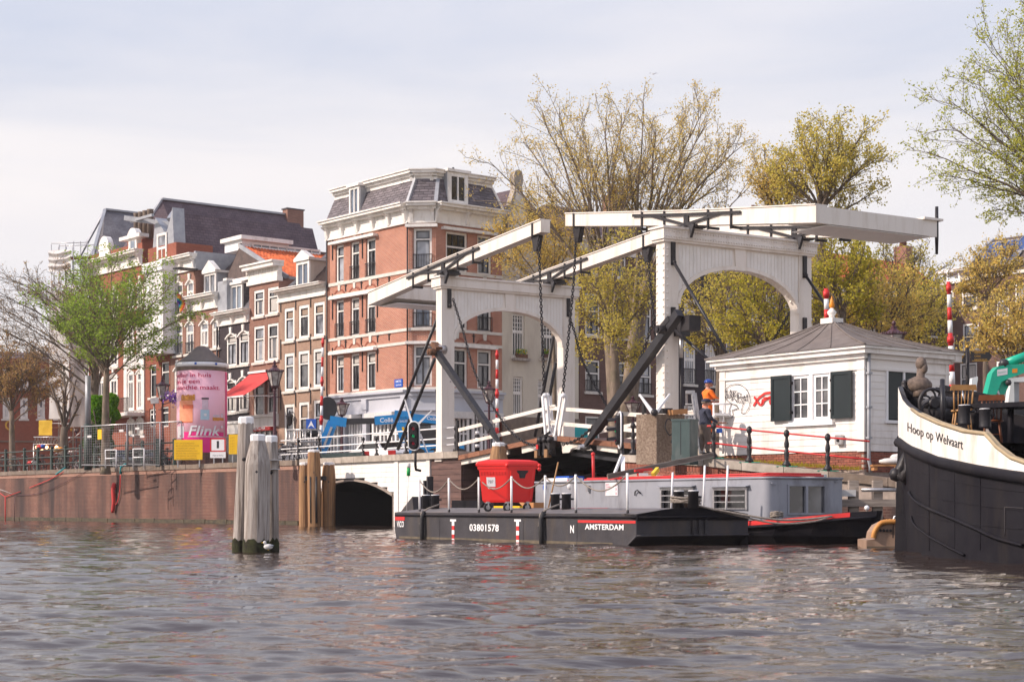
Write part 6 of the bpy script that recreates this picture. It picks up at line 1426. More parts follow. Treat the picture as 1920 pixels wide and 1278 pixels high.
for k in range(N):
 w0,w1=BW*k/N,BW*(k+1)/N;h=lambda w:ZD-.03+.20*math.sin(math.pi*min(1,(w+.0)/BW))**.8
 m.hexa([bp(-.03,w0,ZD-.16),bp(-.03,w1,ZD-.16),bp(.5,w1,ZD-.1),bp(.5,w0,ZD-.1),bp(-.04,w0,h(w0)),bp(-.04,w1,h(w1)),bp(.5,w1,ZD+.01),bp(.5,w0,ZD+.01)])
build(m,'end_coaming',bg)
m=MB('hull_black');m.tube([bp(A1+.05,.1,ZD-.08),bp(A1-.1,-.03,ZD-.08),bp(.05,-.03,ZD-.08),bp(-.05,.05,ZD-.08)],.028,6);m.tube([bp(-.05,.05,ZD-.08),bp(-.05,BW,ZD-.08)],.028,6);build(m,'rubbing_strake',bg)
m=MB('hull_worn');m.tube([bp(-.02,.0,zr_1),bp(-.02,BW,zr_1)],.03,5);m.tube([bp(-.01,-.0,zr_1),bp(.95,-.0,-.35)],.03,5);build(m,'chine',bg)
m=MB('slime');m.box(BF,A0+1.0,A1-.3,-.02,.006,-.2,.075);build(m,'waterline_growth',bg)
for w in(1.75,1.95,2.15):m=MB('hull_worn');m.beam(bp(-.03,w,zr_1),bp(-.03,w,ZD-.15),.05,.05);build(m,'end_stiffener',bg)
for px in(1090,1060):a=BF.a(px)
for a in(2.6,5.2,9.8):m=MB('hull_worn');m.box(BF,a-.01,a+.01,.0,.008,-.1,ZD-.2);build(m,'plate_seam',bg)
# painted marks
m=MB('red_paint');a0,a1=BF.a(1192),BF.a(1084);m.box(BF,a1,a0,0,.010,BF.z(1140,980),BF.z(1140,975));build(m,'red_stripe',bg)
m=MB('red_paint');a0,a1=BF.a(759),BF.a(741);m.box(BF,a0,a1,0,.010,BF.z(750,975),BF.z(750,968));build(m,'red_stripe',bg)
def letter(s,px,py,size,sx=1,bold=.008,parent=bg,al='CENTER'):
 a,z=BF.pix(px,py);m=MB('white_gloss');m.text(s,lambda x,y:BF.pt(a-x,.014,z+y),size,bold,sx=sx,align=al);return build(m,'lettering',parent)
def fit(s,x0,x1,yb,yt,bold=.028):
 a0,z0=BF.pix(x0,yb);a1,_=BF.pix(x1,yb);h=BF.z(x0,yt)-z0;vs,fs=text_mesh(s,1,bold,'LEFT',0,1.06);W_=max(v[0]for v in vs);H_=max(v[1]for v in vs);m=MB('white_gloss');m.add([BF.pt(a0+(a1-a0)*x/W_,.014,z0+h*y/H_)for x,y in vs],fs,False);build(m,'lettering',bg)
fit('03801578',881,936,994,981.5);fit('AMSTERDAM',1098,1170,991.5,981.5);fit('N',1069.5,1077,998,984);fit('VICO',745,758,987,976)
for px in(850,971):
 a,z=BF.pix(px,973);w_=.07;m=MB('white_gloss');m.box(BF,a-.17,a+.17,0,.012,z-.06,z);
 for k in range(5):m.m='red_paint' if k%2 else 'white_gloss';zz=z-.06-k*.125;m.box(BF,a-w_,a+w_,0,.012,zz-.125,zz)
 build(m,'draught_mark',bg)
for px in(797,1021):
 a,z=BF.pix(px,963);m=MB('rubber');m.tube([bp(a,-.03,ZD+.05),bp(a+.02,-.10,ZD-.15),bp(a,-.11,.3),bp(a,-.09,-.2)],[.05,.07,.075,.06],8);build(m,'tyre_fender',bg)
 m=MB('rope');m.tube([bp(a,.5,ZD+.25),bp(a+.02,.1,ZD+.12),bp(a+.12,-.06,ZD-.02),bp(a+.15,-.09,.45)],.025,5);build(m,'fender_rope',bg)
 # bollards with white tops
bol=thing('bollard','black barge bollard with white top','bollard',(0,0,0));m=MB('black_paint');m.lathe((0,0,0),[(.13,0),(.125,.38),(.14,.39),(.14,.42)],14);m.tube([(.1,0,.28),(.2,0,.28)],.03,6);build(m,'post',bol);m=MB('white_gloss');m.lathe((0,0,.421),[(.135,0),(.12,.02)],14);build(m,'white_cap',bol)
BO=Proto(bol)
for px,l in((799,'barge bollard nearest the left end, left of its pair'),(816,'barge bollard near the left end, right of its pair'),(1041,'barge bollard beside the leaning broom, left of its pair'),(1062,'barge bollard right of the broom, right of its pair'),(1273,'barge bollard at the right end wrapped in rope, left one'),(1300,'barge bollard at the right end, rightmost of all')):
 w=1.0 if px<1200 else .9;a=BF.a(px,-w);BO.put(bp(a,w,zdk(w)+(.04 if px>1200 else 0)),0,'black '+l+', with a white top',1.0)['group']='bollards on the work barge'
 # white stanchions with slack rope
stx=[(763,948,870,.3),(842,959,877,.12),(898,960,878,.12),(959,961,876,.12),(1022,958,872,.12),(1080,961,868,.12),(1177,961,866,.12)]
tops=[]
for k,(px,yb,yt,w)in enumerate(stx):
 if px==763:px,w=787,.3
 a=BF.a(px,-w);lean=(random.uniform(-.05,.06));z0=ZD;top=bp(a+lean,w,ZD+1.02);m=MB('white_gloss');m.tube([bp(a,w,z0),top],.032,8);m.m='black_iron';m.tube([bp(a,w,z0-.01),bp(a,w,z0+.1)],.038,6);build(m,'stanchion',bg);tops.append(top)
for px,yt in((1258,885),(1318,872),(1361,872)):
 w=3.2;a=BF.a(px,-w);m=MB('white_gloss');z1=H+(HY-yt)/F*bp(a,w,0).y;m.tube([bp(a,w,ZD),bp(a-.08,w,z1)],.03,6);build(m,'stanchion',bg)
for p,q in zip(tops,tops[1:]):
 m=MB('rope');pts=[p.lerp(q,t)-Vector((0,0,.42*math.sin(math.pi*t)*min(1,(q-p).length/2.4)+.04))for t in np.linspace(0,1,12)];m.tube(pts,.02,5);build(m,'safety_rope',bg)
m=MB('rope')
a=BF.a(1286,-.9);c=bp(a,.9,ZD+.3)
for k in range(16):r_=.22+.05*random.random();t=random.uniform(0,3.14);m.tube([c+Vector((r_*math.cos(t+j*.9)*1.4,r_*math.sin(t+j*.9),.05*math.sin(j*1.3)+k*.006))for j in range(8)],.022,5)
build(m,'rope_coil',None,'tangled grey mooring rope coiled round the right-hand barge bollards','rope')
m=MB('rope');m.tube(curve([c,bp(0,2.2,ZD+.15),P(1440,972,43.2),P(1500,974,43.4),P(1560,968,43.6)]),.03,5);m.tube(curve([c,bp(-.05,2.4,ZD+.1),P(1450,980,43.2),P(1520,978,43.4),P(1558,968,43.6)]),.025,5);build(m,'mooring_rope',None,'doubled grey mooring rope running from the barge to the grey houseboat','rope')
# winch, anchor and odds at the left end of the barge
m=MB('hull_worn');a=BF.a(786,-1.6);m.prism([bp(a-.0,1.4,ZD),bp(a+.9,1.4,ZD),bp(a+.1,1.4,ZD+.5)],(BV.x*.5,BV.y*.5,0));build(m,'deck_wedge',bg)
m=MB('black_iron');a=BF.a(806,-2.0)
for d in(0,.22):m.box(BF,a+d-.05,a+d+.05,-2.1,-1.9,ZD,ZD+1.15-d*.6)
build(m,'spud_post',bg)
m=MB('hull_black');a=BF.a(862,-2.2);m.tube(curve([bp(a+.5,2.2,ZD+.12),bp(a-.3,2.2,ZD+.05),bp(a-1.0,2.2,ZD+.08),bp(a-1.3,2.3,ZD+.28)],12),.04,6);m.box(BF,a-1.4,a+1.2,-3.2,-2.6,ZD,ZD+.38);build(m,'anchor',None,'dark anchor and hatch lying on the barge deck left of the red container','anchor')
m=MB('red_paint');m.tube([bp(BF.a(885,-1.6),1.6,ZD+.10),bp(BF.a(1140,-1.9),1.9,ZD+.12)],.035,6);build(m,'red_pipe',None,'long thin red pipe lying on the barge deck behind the red container','pipe')
m=MB('yellow_sign');a=BF.a(965,-2.9);m.box(BF,a-.75,a+.75,-3.1,-2.6,ZD+.0,ZD+.2);build(m,'yellow_crate',None,'low yellow crate on the barge deck seen under the red container','crate')
m=MB('cardboard');a=BF.a(1006,-2.0);m.box(BF,a-.15,a+.3,-2.2,-1.8,ZD,ZD+.3);m.beam(bp(a-.3,1.6,ZD+.05),bp(a+.4,1.7,ZD+.35),.06,.12);build(m,'timber_offcuts',None,'timber offcuts lying right of the red container on the barge','timber')
m=MB('chair_wood');a=BF.a(1030,-1.5);m.tube([bp(a+.1,1.5,ZD),bp(a-.45,1.5,ZD+1.42)],.022,6);build(m,'broom',None,'wooden broom handle leaning by the barge bollards right of the red container','broom')
# ---- mop / boat hook with green sleeve
m=MB('white_gloss');a=BF.a(763,-.9);m.tube([bp(a+.02,.9,ZD),bp(a-.1,.9,ZD+1.15)],.012,5);m.m='signal_cap'
mat('signal_cap',(.02,.42,.10),rough=.5,bump=0);m.tube([bp(a-.1,.9,ZD+1.15),bp(a-.11,.9,ZD+1.4)],.06,8);m.m='sack_white';m.tube([bp(a-.11,.9,ZD+1.4),bp(a-.12,.9,ZD+1.55)],.06,8);build(m,'marker_pole',None,'thin marker pole with a bright green sleeve at the left end of the barge','marker pole')
# ---- red waste container
CFm=Frame(*bp(BF.a(972,-.5),.5,0).xy,-.62,.785)
ca=.0;cont=thing('waste_container','large bright red four-wheeled waste container standing on the work barge','waste container',CFm.pt(0,0,ZD))
SW,SD=Frame(*CFm.o,*CFm.t),None
# near corner at photo column 952: left face runs away left, right face runs right
K=bp(BF.a(952,-.6),.6,ZD);fa_,fb_2=Frame(K.x,K.y,-.36,.93),Frame(K.x,K.y,.90,.43)
dA,dB=Vector((-.955,.30)),Vector((.97,.24))
zb0_,zt0_=ZD+.30,H+(HY-872)/F*K.y
wa,wb=.90,.86
def cpt(u,v,z,grow=0):
 s=.86+.14*(z-zb0_)/(zt0_-zb0_)+grow;c0=K.xy+dA*wa/2+dB*wb/2
 q=c0+dA*(u-.5)*wa*s+dB*(v-.5)*wb*s;return Vector((q.x,q.y,z))
n=4;m=MB('red_plastic');prof=[(0,0),(.04,.0),(.5,0),(.96,0),(1,0)]
zs_=[zb0_,zb0_+.03,zt0_-.12,zt0_]
def rr(z,g=0,r=.06):
 o_=[]
 for(u,v,a)in((r,r,math.pi),(1-r,r,1.5*math.pi),(1-r,1-r,0),(r,1-r,.5*math.pi)):
  for k in range(4):t=a+k*math.pi/6;o_.append(cpt(u+r*math.cos(t),v+r*math.sin(t),z,g))
 return o_
rings=[rr(zb0_,-.06),rr(zb0_+.06,0),rr(zt0_-.1,0),rr(zt0_-.1,.05),rr(zt0_-.02,.05)]
vs=[p for r_ in rings for p in r_];nn=16;fs=[(i*nn+k,i*nn+(k+1)%nn,(i+1)*nn+(k+1)%nn,(i+1)*nn+k)for i in range(len(rings)-1)for k in range(nn)];fs.append(tuple(range(nn-1,-1,-1)));m.add(vs,fs,False);build(m,'bin_body',cont)
m=MB('red_plastic');rings=[rr(zt0_-.015,.10),rr(zt0_+.05,.10),rr(zt0_+.12,.02),rr(zt0_+.16,-.25),rr(zt0_+.17,-.6)];vs=[p for r_ in rings for p in r_];fs=[(i*nn+k,i*nn+(k+1)%nn,(i+1)*nn+(k+1)%nn,(i+1)*nn+k)for i in range(len(rings)-1)for k in range(nn)];fs+=[tuple(range(nn-1,-1,-1)),tuple(range(4*nn,5*nn))];m.add(vs,fs,False);build(m,'lid',cont)
m=MB('red_plastic')
for f_ in(-.02,1.02):m.ball(cpt(0+.0,f_,zt0_+.0,.05),.06,8)
for k in range(9):p=cpt(.1+.8*k/8,-.0,zt0_-.17);m.beam(p,p-Vector((0,0,.09)),.035,.03)
m.tube([cpt(1.04,.05,zt0_-.1),cpt(1.04,.95,zt0_-.1)],.03,6);m.ball(cpt(1,1.03,zt0_+.1,.05),.08,8);m.ball(cpt(0,1.03,zt0_-.1,.05),.06,8);build(m,'lifting_lugs',cont)
m=MB('red_plastic')
fm=lambda v,z,o:cpt(0,v,z)+(-dA).to_3d()*0+Vector((dA.x*-o,dA.y*-o,0))
front=lambda u,z,o:cpt(u,0,z)+Vector((-dB.x*o,-dB.y*o,0))
right=lambda v,z,o:cpt(0,v,z)+Vector((-dA.x*o,-dA.y*o,0))
for v in(.12,.88):m.beam(right(v,zb0_+.1,.0),right(v,zt0_-.15,.0),.05,.05)
build(m,'side_rib',cont)
m=MB('rubber');m.prism([right(v,z,.012)for v,z in((.30,zt0_-.14),(.68,zt0_-.14),(.66,zt0_-.20),(.60,zt0_-.24),(.57,zt0_-.36),(.41,zt0_-.36),(.38,zt0_-.24),(.32,zt0_-.20))],Vector((-dA.x*.02,-dA.y*.02,0)));build(m,'black_grip',cont)
m=MB('poster_white');m.prism([front(u,z,.012)for u,z in((.72,zt0_-.33),(.42,zt0_-.33),(.42,zt0_-.60),(.72,zt0_-.60))],Vector((-dB.x*.006,-dB.y*.006,0)));lb=build(m,'paper_label',cont)
m=MB('frame_dark');m.text('787',lambda x,y:front(.57-x/wa,zt0_-.50+y,.022),.12,.0,align='CENTER');m.m='white_gloss';m.text('RESTAFVAL',lambda x,y:front(.57-x/wa,zt0_-.66+y,.014),.045,.01,align='CENTER');build(m,'lettering',lb)
for u,v in((.12,.1),(.88,.1),(.12,.9),(.88,.9)):
 c=cpt(u,v,ZD+.16);m=MB('rubber');d_=Vector((.45,-.9,0)).normalized();m.tube([c-d_*.03,c+d_*.03],.12,14);w_=build(m,'castor_wheel',cont);m=MB('steel');m.tube([c-d_*.036,c+d_*.036],.07,12);m.beam(c+d_*.05,Vector((c.x,c.y,zb0_+.02))+d_*.05,.05,.04);m.beam(c-d_*.05,Vector((c.x,c.y,zb0_+.02))-d_*.05,.05,.04);m.beam(Vector((c.x,c.y,zb0_))-d_*.07,Vector((c.x,c.y,zb0_))+d_*.07,.1,.05);build(m,'rim',w_)
# ----
GF=Frame(6.73,45,-.542,.84);GE=Frame(6.73,45,.84,.542);ge=GE.a(1579);gl=GF.a(1004)
hbt=thing('houseboat','grey steel houseboat with a red-striped black hull moored behind the work barge','houseboat',GF.pt(gl/2,-1.4,0))
zc0,zc1=.62,1.745;rC=.28
sx0,sx1=GF.a(1545),0
wins=[(GF.a(1300),GF.a(1241),GF.z(1270,953),GF.z(1270,916)),(GF.a(1401),GF.a(1340),GF.z(1370,953),GF.z(1370,916))]
ew=(GE.a(1479),GE.a(1545),GE.z(1512,961),GE.z(1512,911))
m=MB('boat_grey');wall(m,GF,rC,gl,zc0,zc1,wins,depth=.08);wall(m,GE,rC,ge,zc0,zc1,[ew],depth=.06);n=8;m.smooth=True
cxy=GF.pt(rC,-rC,0).xy if False else None
pA,pB=GF.pt(rC,0,0),GE.pt(rC,0,0);K0=GF.pt(0,0,0);arcp=[]
for k in range(n+1):t=k/n;q=pA*(1-t)**2+K0*2*t*(1-t)+pB*t*t;arcp.append(q)
for q0,q1 in zip(arcp,arcp[1:]):m.quad(Vector((q0.x,q0.y,zc0)),Vector((q1.x,q1.y,zc0)),Vector((q1.x,q1.y,zc1)),Vector((q0.x,q0.y,zc1)))
m.smooth=False;far_=[GE.pt(ge,0,0)+U.to_3d()*gl,GF.pt(gl,0,0)]
fr_=GE.pt(ge,0,0);m.quad(Vector((far_[0].x,far_[0].y,zc0)),Vector((far_[1].x,far_[1].y,zc0)),Vector((far_[1].x,far_[1].y,zc1)),Vector((far_[0].x,far_[0].y,zc1)))
m.add([Vector((q.x,q.y,zc1))for q in arcp]+[Vector((q.x,q.y,zc1))for q in(fr_,far_[0],far_[1])],[tuple(range(n+4))]);build(m,'cabin',hbt)
m=MB('boat_grey');m.tube([GF.pt(gl,.02,zc1)]+[Vector((q.x,q.y,zc1))for q in arcp]+[GE.pt(ge,.02,zc1)],.035,6);build(m,'roof_edge',hbt)
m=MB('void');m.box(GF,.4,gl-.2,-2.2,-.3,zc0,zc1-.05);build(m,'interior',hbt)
for h in wins:
 m=MB('steel');t=.035;m.box(GF,h[0]-t,h[0]+t,-.01,.05,h[2]-t,h[3]+t);m.box(GF,h[1]-t,h[1]+t,-.01,.05,h[2]-t,h[3]+t);m.box(GF,h[0]+t,h[1]-t,-.01,.05,h[3]-t,h[3]+t)
 for f in(.0,.34,.66):zz=h[2]+(h[3]-h[2])*f;m.box(GF,h[0]+t,h[1]-t,.04,.07,zz-.014,zz+.014)
 w_=build(m,'window',hbt);m=MB('glass_dark');m.quad(*[GF.pt(a,-.07,z)for a,z in((h[0],h[2]),(h[1],h[2]),(h[1],h[3]),(h[0],h[3]))]);build(m,'pane',w_)
 m=MB('boat_grey');m.hexa([GF.pt(h[0]-.12,0,h[3]+.07),GF.pt(h[1]+.12,0,h[3]+.07),GF.pt(h[1]+.12,.16,h[3]+.05),GF.pt(h[0]-.12,.16,h[3]+.05),GF.pt(h[0]-.12,0,h[3]+.10),GF.pt(h[1]+.12,0,h[3]+.10),GF.pt(h[1]+.12,.16,h[3]+.07),GF.pt(h[0]-.12,.16,h[3]+.07)]);build(m,'window_hood',w_)
h=ew;mid=GE.a(1512);m=MB('boat_grey');t=.05
for a0,a1,z0,z1 in((h[0]-t,h[0],h[2]-t,h[3]+t),(h[1],h[1]+t,h[2]-t,h[3]+t),(h[0],h[1],h[3],h[3]+t),(h[0],h[1],h[2]-t,h[2]),(mid-.04,mid+.04,h[2],h[3])):m.box(GE,a0,a1,-.04,.03,z0,z1)
w_=build(m,'window',hbt)
for a0,a1 in((h[0],mid-.04),(mid+.04,h[1])):m=MB('glass_boat' if 'glass_boat' in MATS else 'glass');m.quad(*[GE.pt(a,-.04,z)for a,z in((a0,h[2]),(a1,h[2]),(a1,h[3]),(a0,h[3]))]);build(m,'pane',w_)
m=MB('boat_grey')
for px,py in((1449,905),(1568,903)):a,z=GE.pix(px,py);m.beam(GE.pt(a-.06,.03,z),GE.pt(a+.06,.06,z+(-.05 if px<1500 else .05)),.03,.03)
build(m,'hand_grip',hbt)
# roof rail and clutter
m=MB('red_paint');zr2=zc1+.07
for off in(0,.10):m.tube([GF.pt(GF.a(1090,0),-.12-off,zr2-.02+off*.4),GF.pt(.4,-.12-off,zr2-.02+off*.6),GE.pt(.3,-.2-off,zr2+off*.5),GE.pt(ge-.55,-.15-off,zr2+off*.5)],.028,6)
for k in range(9):a=1+k*1.05;m.tube([GF.pt(a,-.12,zc1-.01),GF.pt(a,-.12,zr2)],.02,5)
build(m,'roof_rail',hbt)
m=MB('poster_white');a0,a1=GF.a(1159),GF.a(1136);z0,z1=GF.z(1147,929),GF.z(1147,904);m.box(GF,a0,a1,.0,.02,z0,z1);nt_=build(m,'notice',hbt)
m=MB('poster_letter')
for k,z in enumerate((.78,.48,.16)):m.text('X',lambda x,y,z=z:GF.pt(a0+.07-x,.024,z0+(z1-z0)*z-.03+y),.1,.01,align='CENTER')
for k,s in enumerate(('BOOT','TE HUUR','BEL','0')):m.text(s,lambda x,y,k=k:GF.pt(a1-.03-x,.024,z1-.08-k*.07+y),.055,.004)
build(m,'lettering',nt_)
m=MB('steel');a,z=GF.pix(1105,915);m.box(GF,a-.05,a+.05,0,.1,z-.09,z+.09);build(m,'deck_lamp',hbt)
m=MB('black_iron');m.tube([GF.pt(GF.a(1192)+.0,.03,GF.z(1192,928)),GF.pt(GF.a(1194),.06,GF.z(1194,921)),GF.pt(GF.a(1199),.08,GF.z(1199,918)),GF.pt(GF.a(1204),.06,GF.z(1204,925))],.02,5);build(m,'hook',hbt)
m=MB('white_gloss');a,z=GF.pix(1069,912);m.ball(GF.pt(a,.01,z),.09,8,(1,.3,1));m.m='blue_sign';m.tube([GF.pt(GF.a(1022),.0,GF.z(1022,913)),GF.pt(GF.a(1022),.02,GF.z(1022,913))],.1,12);build(m,'roundel',hbt)
# hull
def hx(s,w,z):return Vector((6.73+U.x*s-V.x*(-w),45+U.y*s+V.y*w,z))
m=MB('hull_black');gw=ge+.25;stn=[]
for s,hw,sheer in((gl+.3,.9,.75),(9,1.0,.55),(4,1.0,.52),(1,1.0,.57),(-.6,.92,.66),(-1.6,.66,.76),(-2.3,.34,.84),(-2.75,.05,.88)):
 c=ge/2;W2=(ge/2+.30)*hw
 stn.append([(s,c-W2,sheer),(s,c-W2*1.0-.03,sheer-.14),(s+(.25 if s<0 else 0),c-W2*.98,.22),(s+(.9 if s<0 else 0)*(1 if s<-.6 else .3),c-W2*.72,-.3),(s+(.9 if s<0 else 0),c+W2*.72,-.3),(s+.2*(s<0),c+W2*.98,.22),(s,c+W2,sheer)])
vs=[hx(*p)for st in stn for p in st];k7=7;fs=[(i*k7+j,i*k7+j+1,(i+1)*k7+j+1,(i+1)*k7+j)for i in range(len(stn)-1)for j in range(k7-1)];fs+=[(i*k7+6,i*k7,(i+1)*k7,(i+1)*k7+6)for i in range(len(stn)-1)];fs+=[tuple(range(k7)),tuple(range((len(stn)-1)*k7,len(stn)*k7))[::-1]]
m.add(vs,fs);build(m,'hull',hbt)
m=MB('red_paint');fs=[];vs=[]
for st in stn[:7]:
 (s,w,z)=st[0];vs+=[hx(s,w-.025,z-.005),hx(s,w-.032,z-.12)]
m.add(vs,[(2*i,2*i+1,2*i+3,2*i+2)for i in range(6)]);build(m,'red_stripe',hbt)
m=MB('hull_black');m.tube([hx(s[1][0],s[1][1]-.03,s[1][2]-.03)for s in stn],.04,6);m.tube([hx(s[2][0],s[2][1]-.01,s[2][2]+(.12 if i>3 else 0))for i,s in enumerate(stn)],.022,5);build(m,'rubbing_strake',hbt)
m=MB('rope');c=hx(-.2,.15,.72)
for k in range(8):m.tube([c+Vector((.16*math.cos(j+k),.14*math.sin(j+k),.03*k*.5+.03*math.sin(2*j)))for j in range(6)],.025,5)
build(m,'rope_coil',None,'small pile of pale rope on the houseboat gunwale under its end window','rope')
m=MB('white_gloss');m.ball(hx(-2.3,ge/2,.95),.07,8);build(m,'bow_fitting',hbt)
m=MB('rope');m.tube([hx(-2.3,ge/2,.9),hx(-2.45,ge/2-.1,.4),hx(-2.3,ge/2-.2,.05)],.02,5);build(m,'bow_rope',hbt)
m=MB('white_gloss')
a=GF.a(1060,-.8);m.box(GF,a-.4,a+.9,-1.2,-.6,zc1+.0,zc1+.14);build(m,'white_hatch',None,'flat white hatch on the left end of the houseboat roof','hatch')
m=MB('blue_sign');a=GF.a(1068,-1.6);m.box(GF,a-.4,a+.4,-1.9,-1.3,zc1,zc1+.22);build(m,'blue_box',None,'blue box on the left end of the houseboat roof','box')
m=MB('red_paint');a=GF.a(1113,-1.5);zt_=GF.z(1113,851,-1.5);m.tube([GF.pt(a,-1.5,zc1),GF.pt(a+.03,-1.5,zt_)],.05,8);m.ball(GF.pt(a+.03,-1.5,zt_),.07,8);build(m,'red_pole',None,'upright red pole with a round knob on the houseboat roof','pole')
m=MB('sack_white');a,z=GE.a(1535,-1.5),0;m.box(GE,a-.22,a+.22,-1.8,-1.4,zc1,zc1+.14);build(m,'foam_block',None,'pale foam block at the right end of the houseboat roof','box')
m=MB('weathered_beam');pA_,pB_=P(1140,893,50.5),P(1338,852,51.4);m.beam(pA_,pB_,.05,.16);d=(pB_-pA_)
for off in(0,.30):m.beam(pA_+Vector((0,off,0)),pB_+Vector((0,off,0)),.05,.12)
for k in range(14):p=pA_.lerp(pB_,(k+.5)/14);m.beam(p,p+Vector((0,.3,0)),.04,.04)
build(m,'gangway_ladder',None,'long weathered ladder laid from the houseboat roof up to the quay','ladder')
m=MB('white_gloss');p=P(1150,893,52);q=P(1166,853,52.5);m.beam(p,q,.05,.1);m.beam(P(1168,893,52),P(1168,856,52.5),.12,.05);build(m,'white_batten',None,'white battens standing at the corner of the quay beside the ladder','batten')
m=MB('red_paint');m.box(WORLD,*sorted((P(1178,885,51.8).x,P(1215,885,51.8).x)),51.4,51.9,zc1+.0,zc1+.28)if False else m.beam(P(1190,882,50.2),P(1222,879,50.4),.1,.07);m.beam(P(1196,890,50.2),P(1206,880,50.4),.06,.08);m.m='yellow_cloth';m.beam(P(1224,890,50.2),P(1233,879,50.5),.1,.13);m.m='sack_white';m.beam(P(1198,889,50.1),P(1215,889,50.1),.1,.08);build(m,'lumber_bundle',None,'bundle of red and yellow tools on the houseboat roof before the brick wall','tools')
# ----
dg=thing('pontoon','small tan steel pontoon with an orange ribbed hose between houseboat and black ship','pontoon',P(1662,1028,40));E=Frame(*P(1660,1028,40.2).xy,1,-.05)
pts=[(1625,1030),(1625,1012),(1641,1010),(1643,998),(1652,985),(1668,977),(1760,972),(1760,1034)]
q=[E.pix(*p)for p in pts];q=[(a,z if z>.05 else-.4)for a,z in q];m=MB('dinghy_tan');m.fprism(E,q,-1.4,0);build(m,'hull',dg)
m=MB('hose_orange');hp=curve([E.pt(*(lambda t:(t[0],.02,t[1]))(E.pix(x,y)))for x,y in((1637,1008),(1640,996),(1648,984),(1660,978),(1700,977),(1750,976))],60)
rs=[.055+(.014 if i%2 else 0)for i in range(len(hp))];m.tube(hp,rs,8);build(m,'ribbed_hose',dg)
m=MB('black_iron');a,z=E.pix(1660,994)
for k in range(4):m.tube([E.pt(a-.12+k*.08,.01,z),E.pt(a-.12+k*.08,.03,z)],.035,8)
m.tube([E.pt(*(lambda t:(t[0],.03,t[1]))(E.pix(x,y)))for x,y in((1678,968),(1674,985),(1674,1008))],.014,4);build(m,'vent_holes',dg);m=MB('slime');m.box(E,q[0][0],q[-1][0],0,.01,-.2,.05);build(m,'waterline_growth',dg)
m=MB('white_gloss');p=E.pix(1679,968);m.lathe(E.pt(p[0],-.1,p[1]-.1),[(.03,0),(.05,.05),(.02,.12)],6);build(m,'cleat',dg)
# landing stage timbers in front of the quay at right
st=thing('landing_stage','weathered timber fender beams fixed along the quay left of the black ship','fender beam',P(1640,940,46.5))
Q_=Frame(*P(1640,940,47.2).xy,1,-.03)
for y0,y1,x0,x1 in((935.5,949.5,1560,1760),(988,1001,1600,1700)):a0,a1=Q_.a(x0),Q_.a(x1);m=MB('weathered_beam');m.box(Q_,a0,a1,-.1,.22,Q_.z(1640,y1),Q_.z(1640,y0));build(m,'fender_beam',st)
for x in(1600,1645,1690):m=MB('weathered_beam');a=Q_.a(x);m.box(Q_,a-.13,a+.13,-.15,.12,-.6,Q_.z(x,900));build(m,'pile',st)
m=MB('steel');m.tube([Q_.pt(Q_.a(1613),.2,Q_.z(1613,918)),Q_.pt(Q_.a(1680),.2,Q_.z(1680,918))],.055,8);build(m,'steel_tube',None,'horizontal steel tube on the quay wall between houseboat and ship','tube')
m=MB('sack_white');a=Q_.a(1585);m.box(Q_,a-.18,a+.25,-.1,.25,Q_.z(1585,930),Q_.z(1585,918));build(m,'foam_block',None,'small white foam block on the fender beam right of the houseboat','box')
m=MB('cardboard');p=P(1668,872,49.5)
for k in range(4):m.beam(p+Vector((-.5+k*.0,.1*k,0)),p+Vector((.9,.1*k,.0)),.08,.05)
for x in(-.4,.3):m.beam(p+Vector((x,0,-.08)),p+Vector((x,.5,-.08)),.1,.12)
pal=build(m,'pallet',None,'wooden pallet on the quay at the right corner of the hut','pallet')
m=MB('sack_white');m.ball(p+Vector((.15,.15,.12)),.3,10,(1.5,.8,.35));m.ball(p+Vector((.3,.25,.25)),.2,8,(1.2,.8,.5));build(m,'sack',None,'pale sacks lying on the pallet by the hut','sacks')
# ----
tops_=[(1684,726),(1694,754),(1720,774),(1758,791.6),(1806,807),(1847,812),(1868,836),(1895.6,857),(1920,865.6),(1990,880),(2200,900)]
strk=[(1687,820),(1706,834),(1758,855),(1827,870),(1889,880),(1920,884),(2200,915)]
wat=[(1702,1036),(1720,1041),(1758,1047),(1827,1053),(1871,1056),(1920,1059),(2200,1077)]
def ip(tab,x):return float(np.interp(x,[t[0]for t in tab],[t[1]for t in tab]))
def YY(px):return float(np.interp(px,[1684,1690,1700,1720,1758,1806,1850,1920,2200],[37.9,37.4,36.6,35.0,33.0,31.8,31.0,29.9,26.6]))
shp=thing('black_ship','big black riveted ship bow with a white name strake entering from the right edge','ship',P(1900,1060,33))
cols=[1684,1687,1692,1700,1710,1722,1738,1758,1780,1806,1828,1847,1868,1895,1920,1980,2080,2200]
def hullpt(px,lv):
 Yt=YY(px)
 if lv<=1:
  f=lv;x0=px+(14*(1-min(1,(px-1684)/60)))*(1-f)**.8;yt=ip(strk,px);yw=ip(wat,max(px,1702));y=yw+(yt-yw)*f;Yw=Yt
  return P(x0,y,Yw)
 f=lv-1;yt=ip(tops_,px);ys=ip(strk,px);return P(px,ys+(yt-ys)*f,Yt+.0)
stem=P(1684,726,37.9).xy;axis=Vector((.42,-.907)).normalized()
def mirror(p):d=p.xy-stem;par=axis*d.dot(axis);q=stem+par-(d-par);return Vector((q.x,q.y,p.z))
lv=[0,.25,.5,.75,1.0]
m=MB('hull_black');m.smooth=True
def sheetpts(levels,f=lambda p:p,off=0):
 return[f(hullpt(px,l))for l in levels for px in cols]
nC=len(cols)
def addsheet(m,levels,f=lambda p:p):
 vs=sheetpts(levels,f);m.add(vs,[(j*nC+i,j*nC+i+1,(j+1)*nC+i+1,(j+1)*nC+i)for j in range(len(levels)-1)for i in range(nC-1)],True)
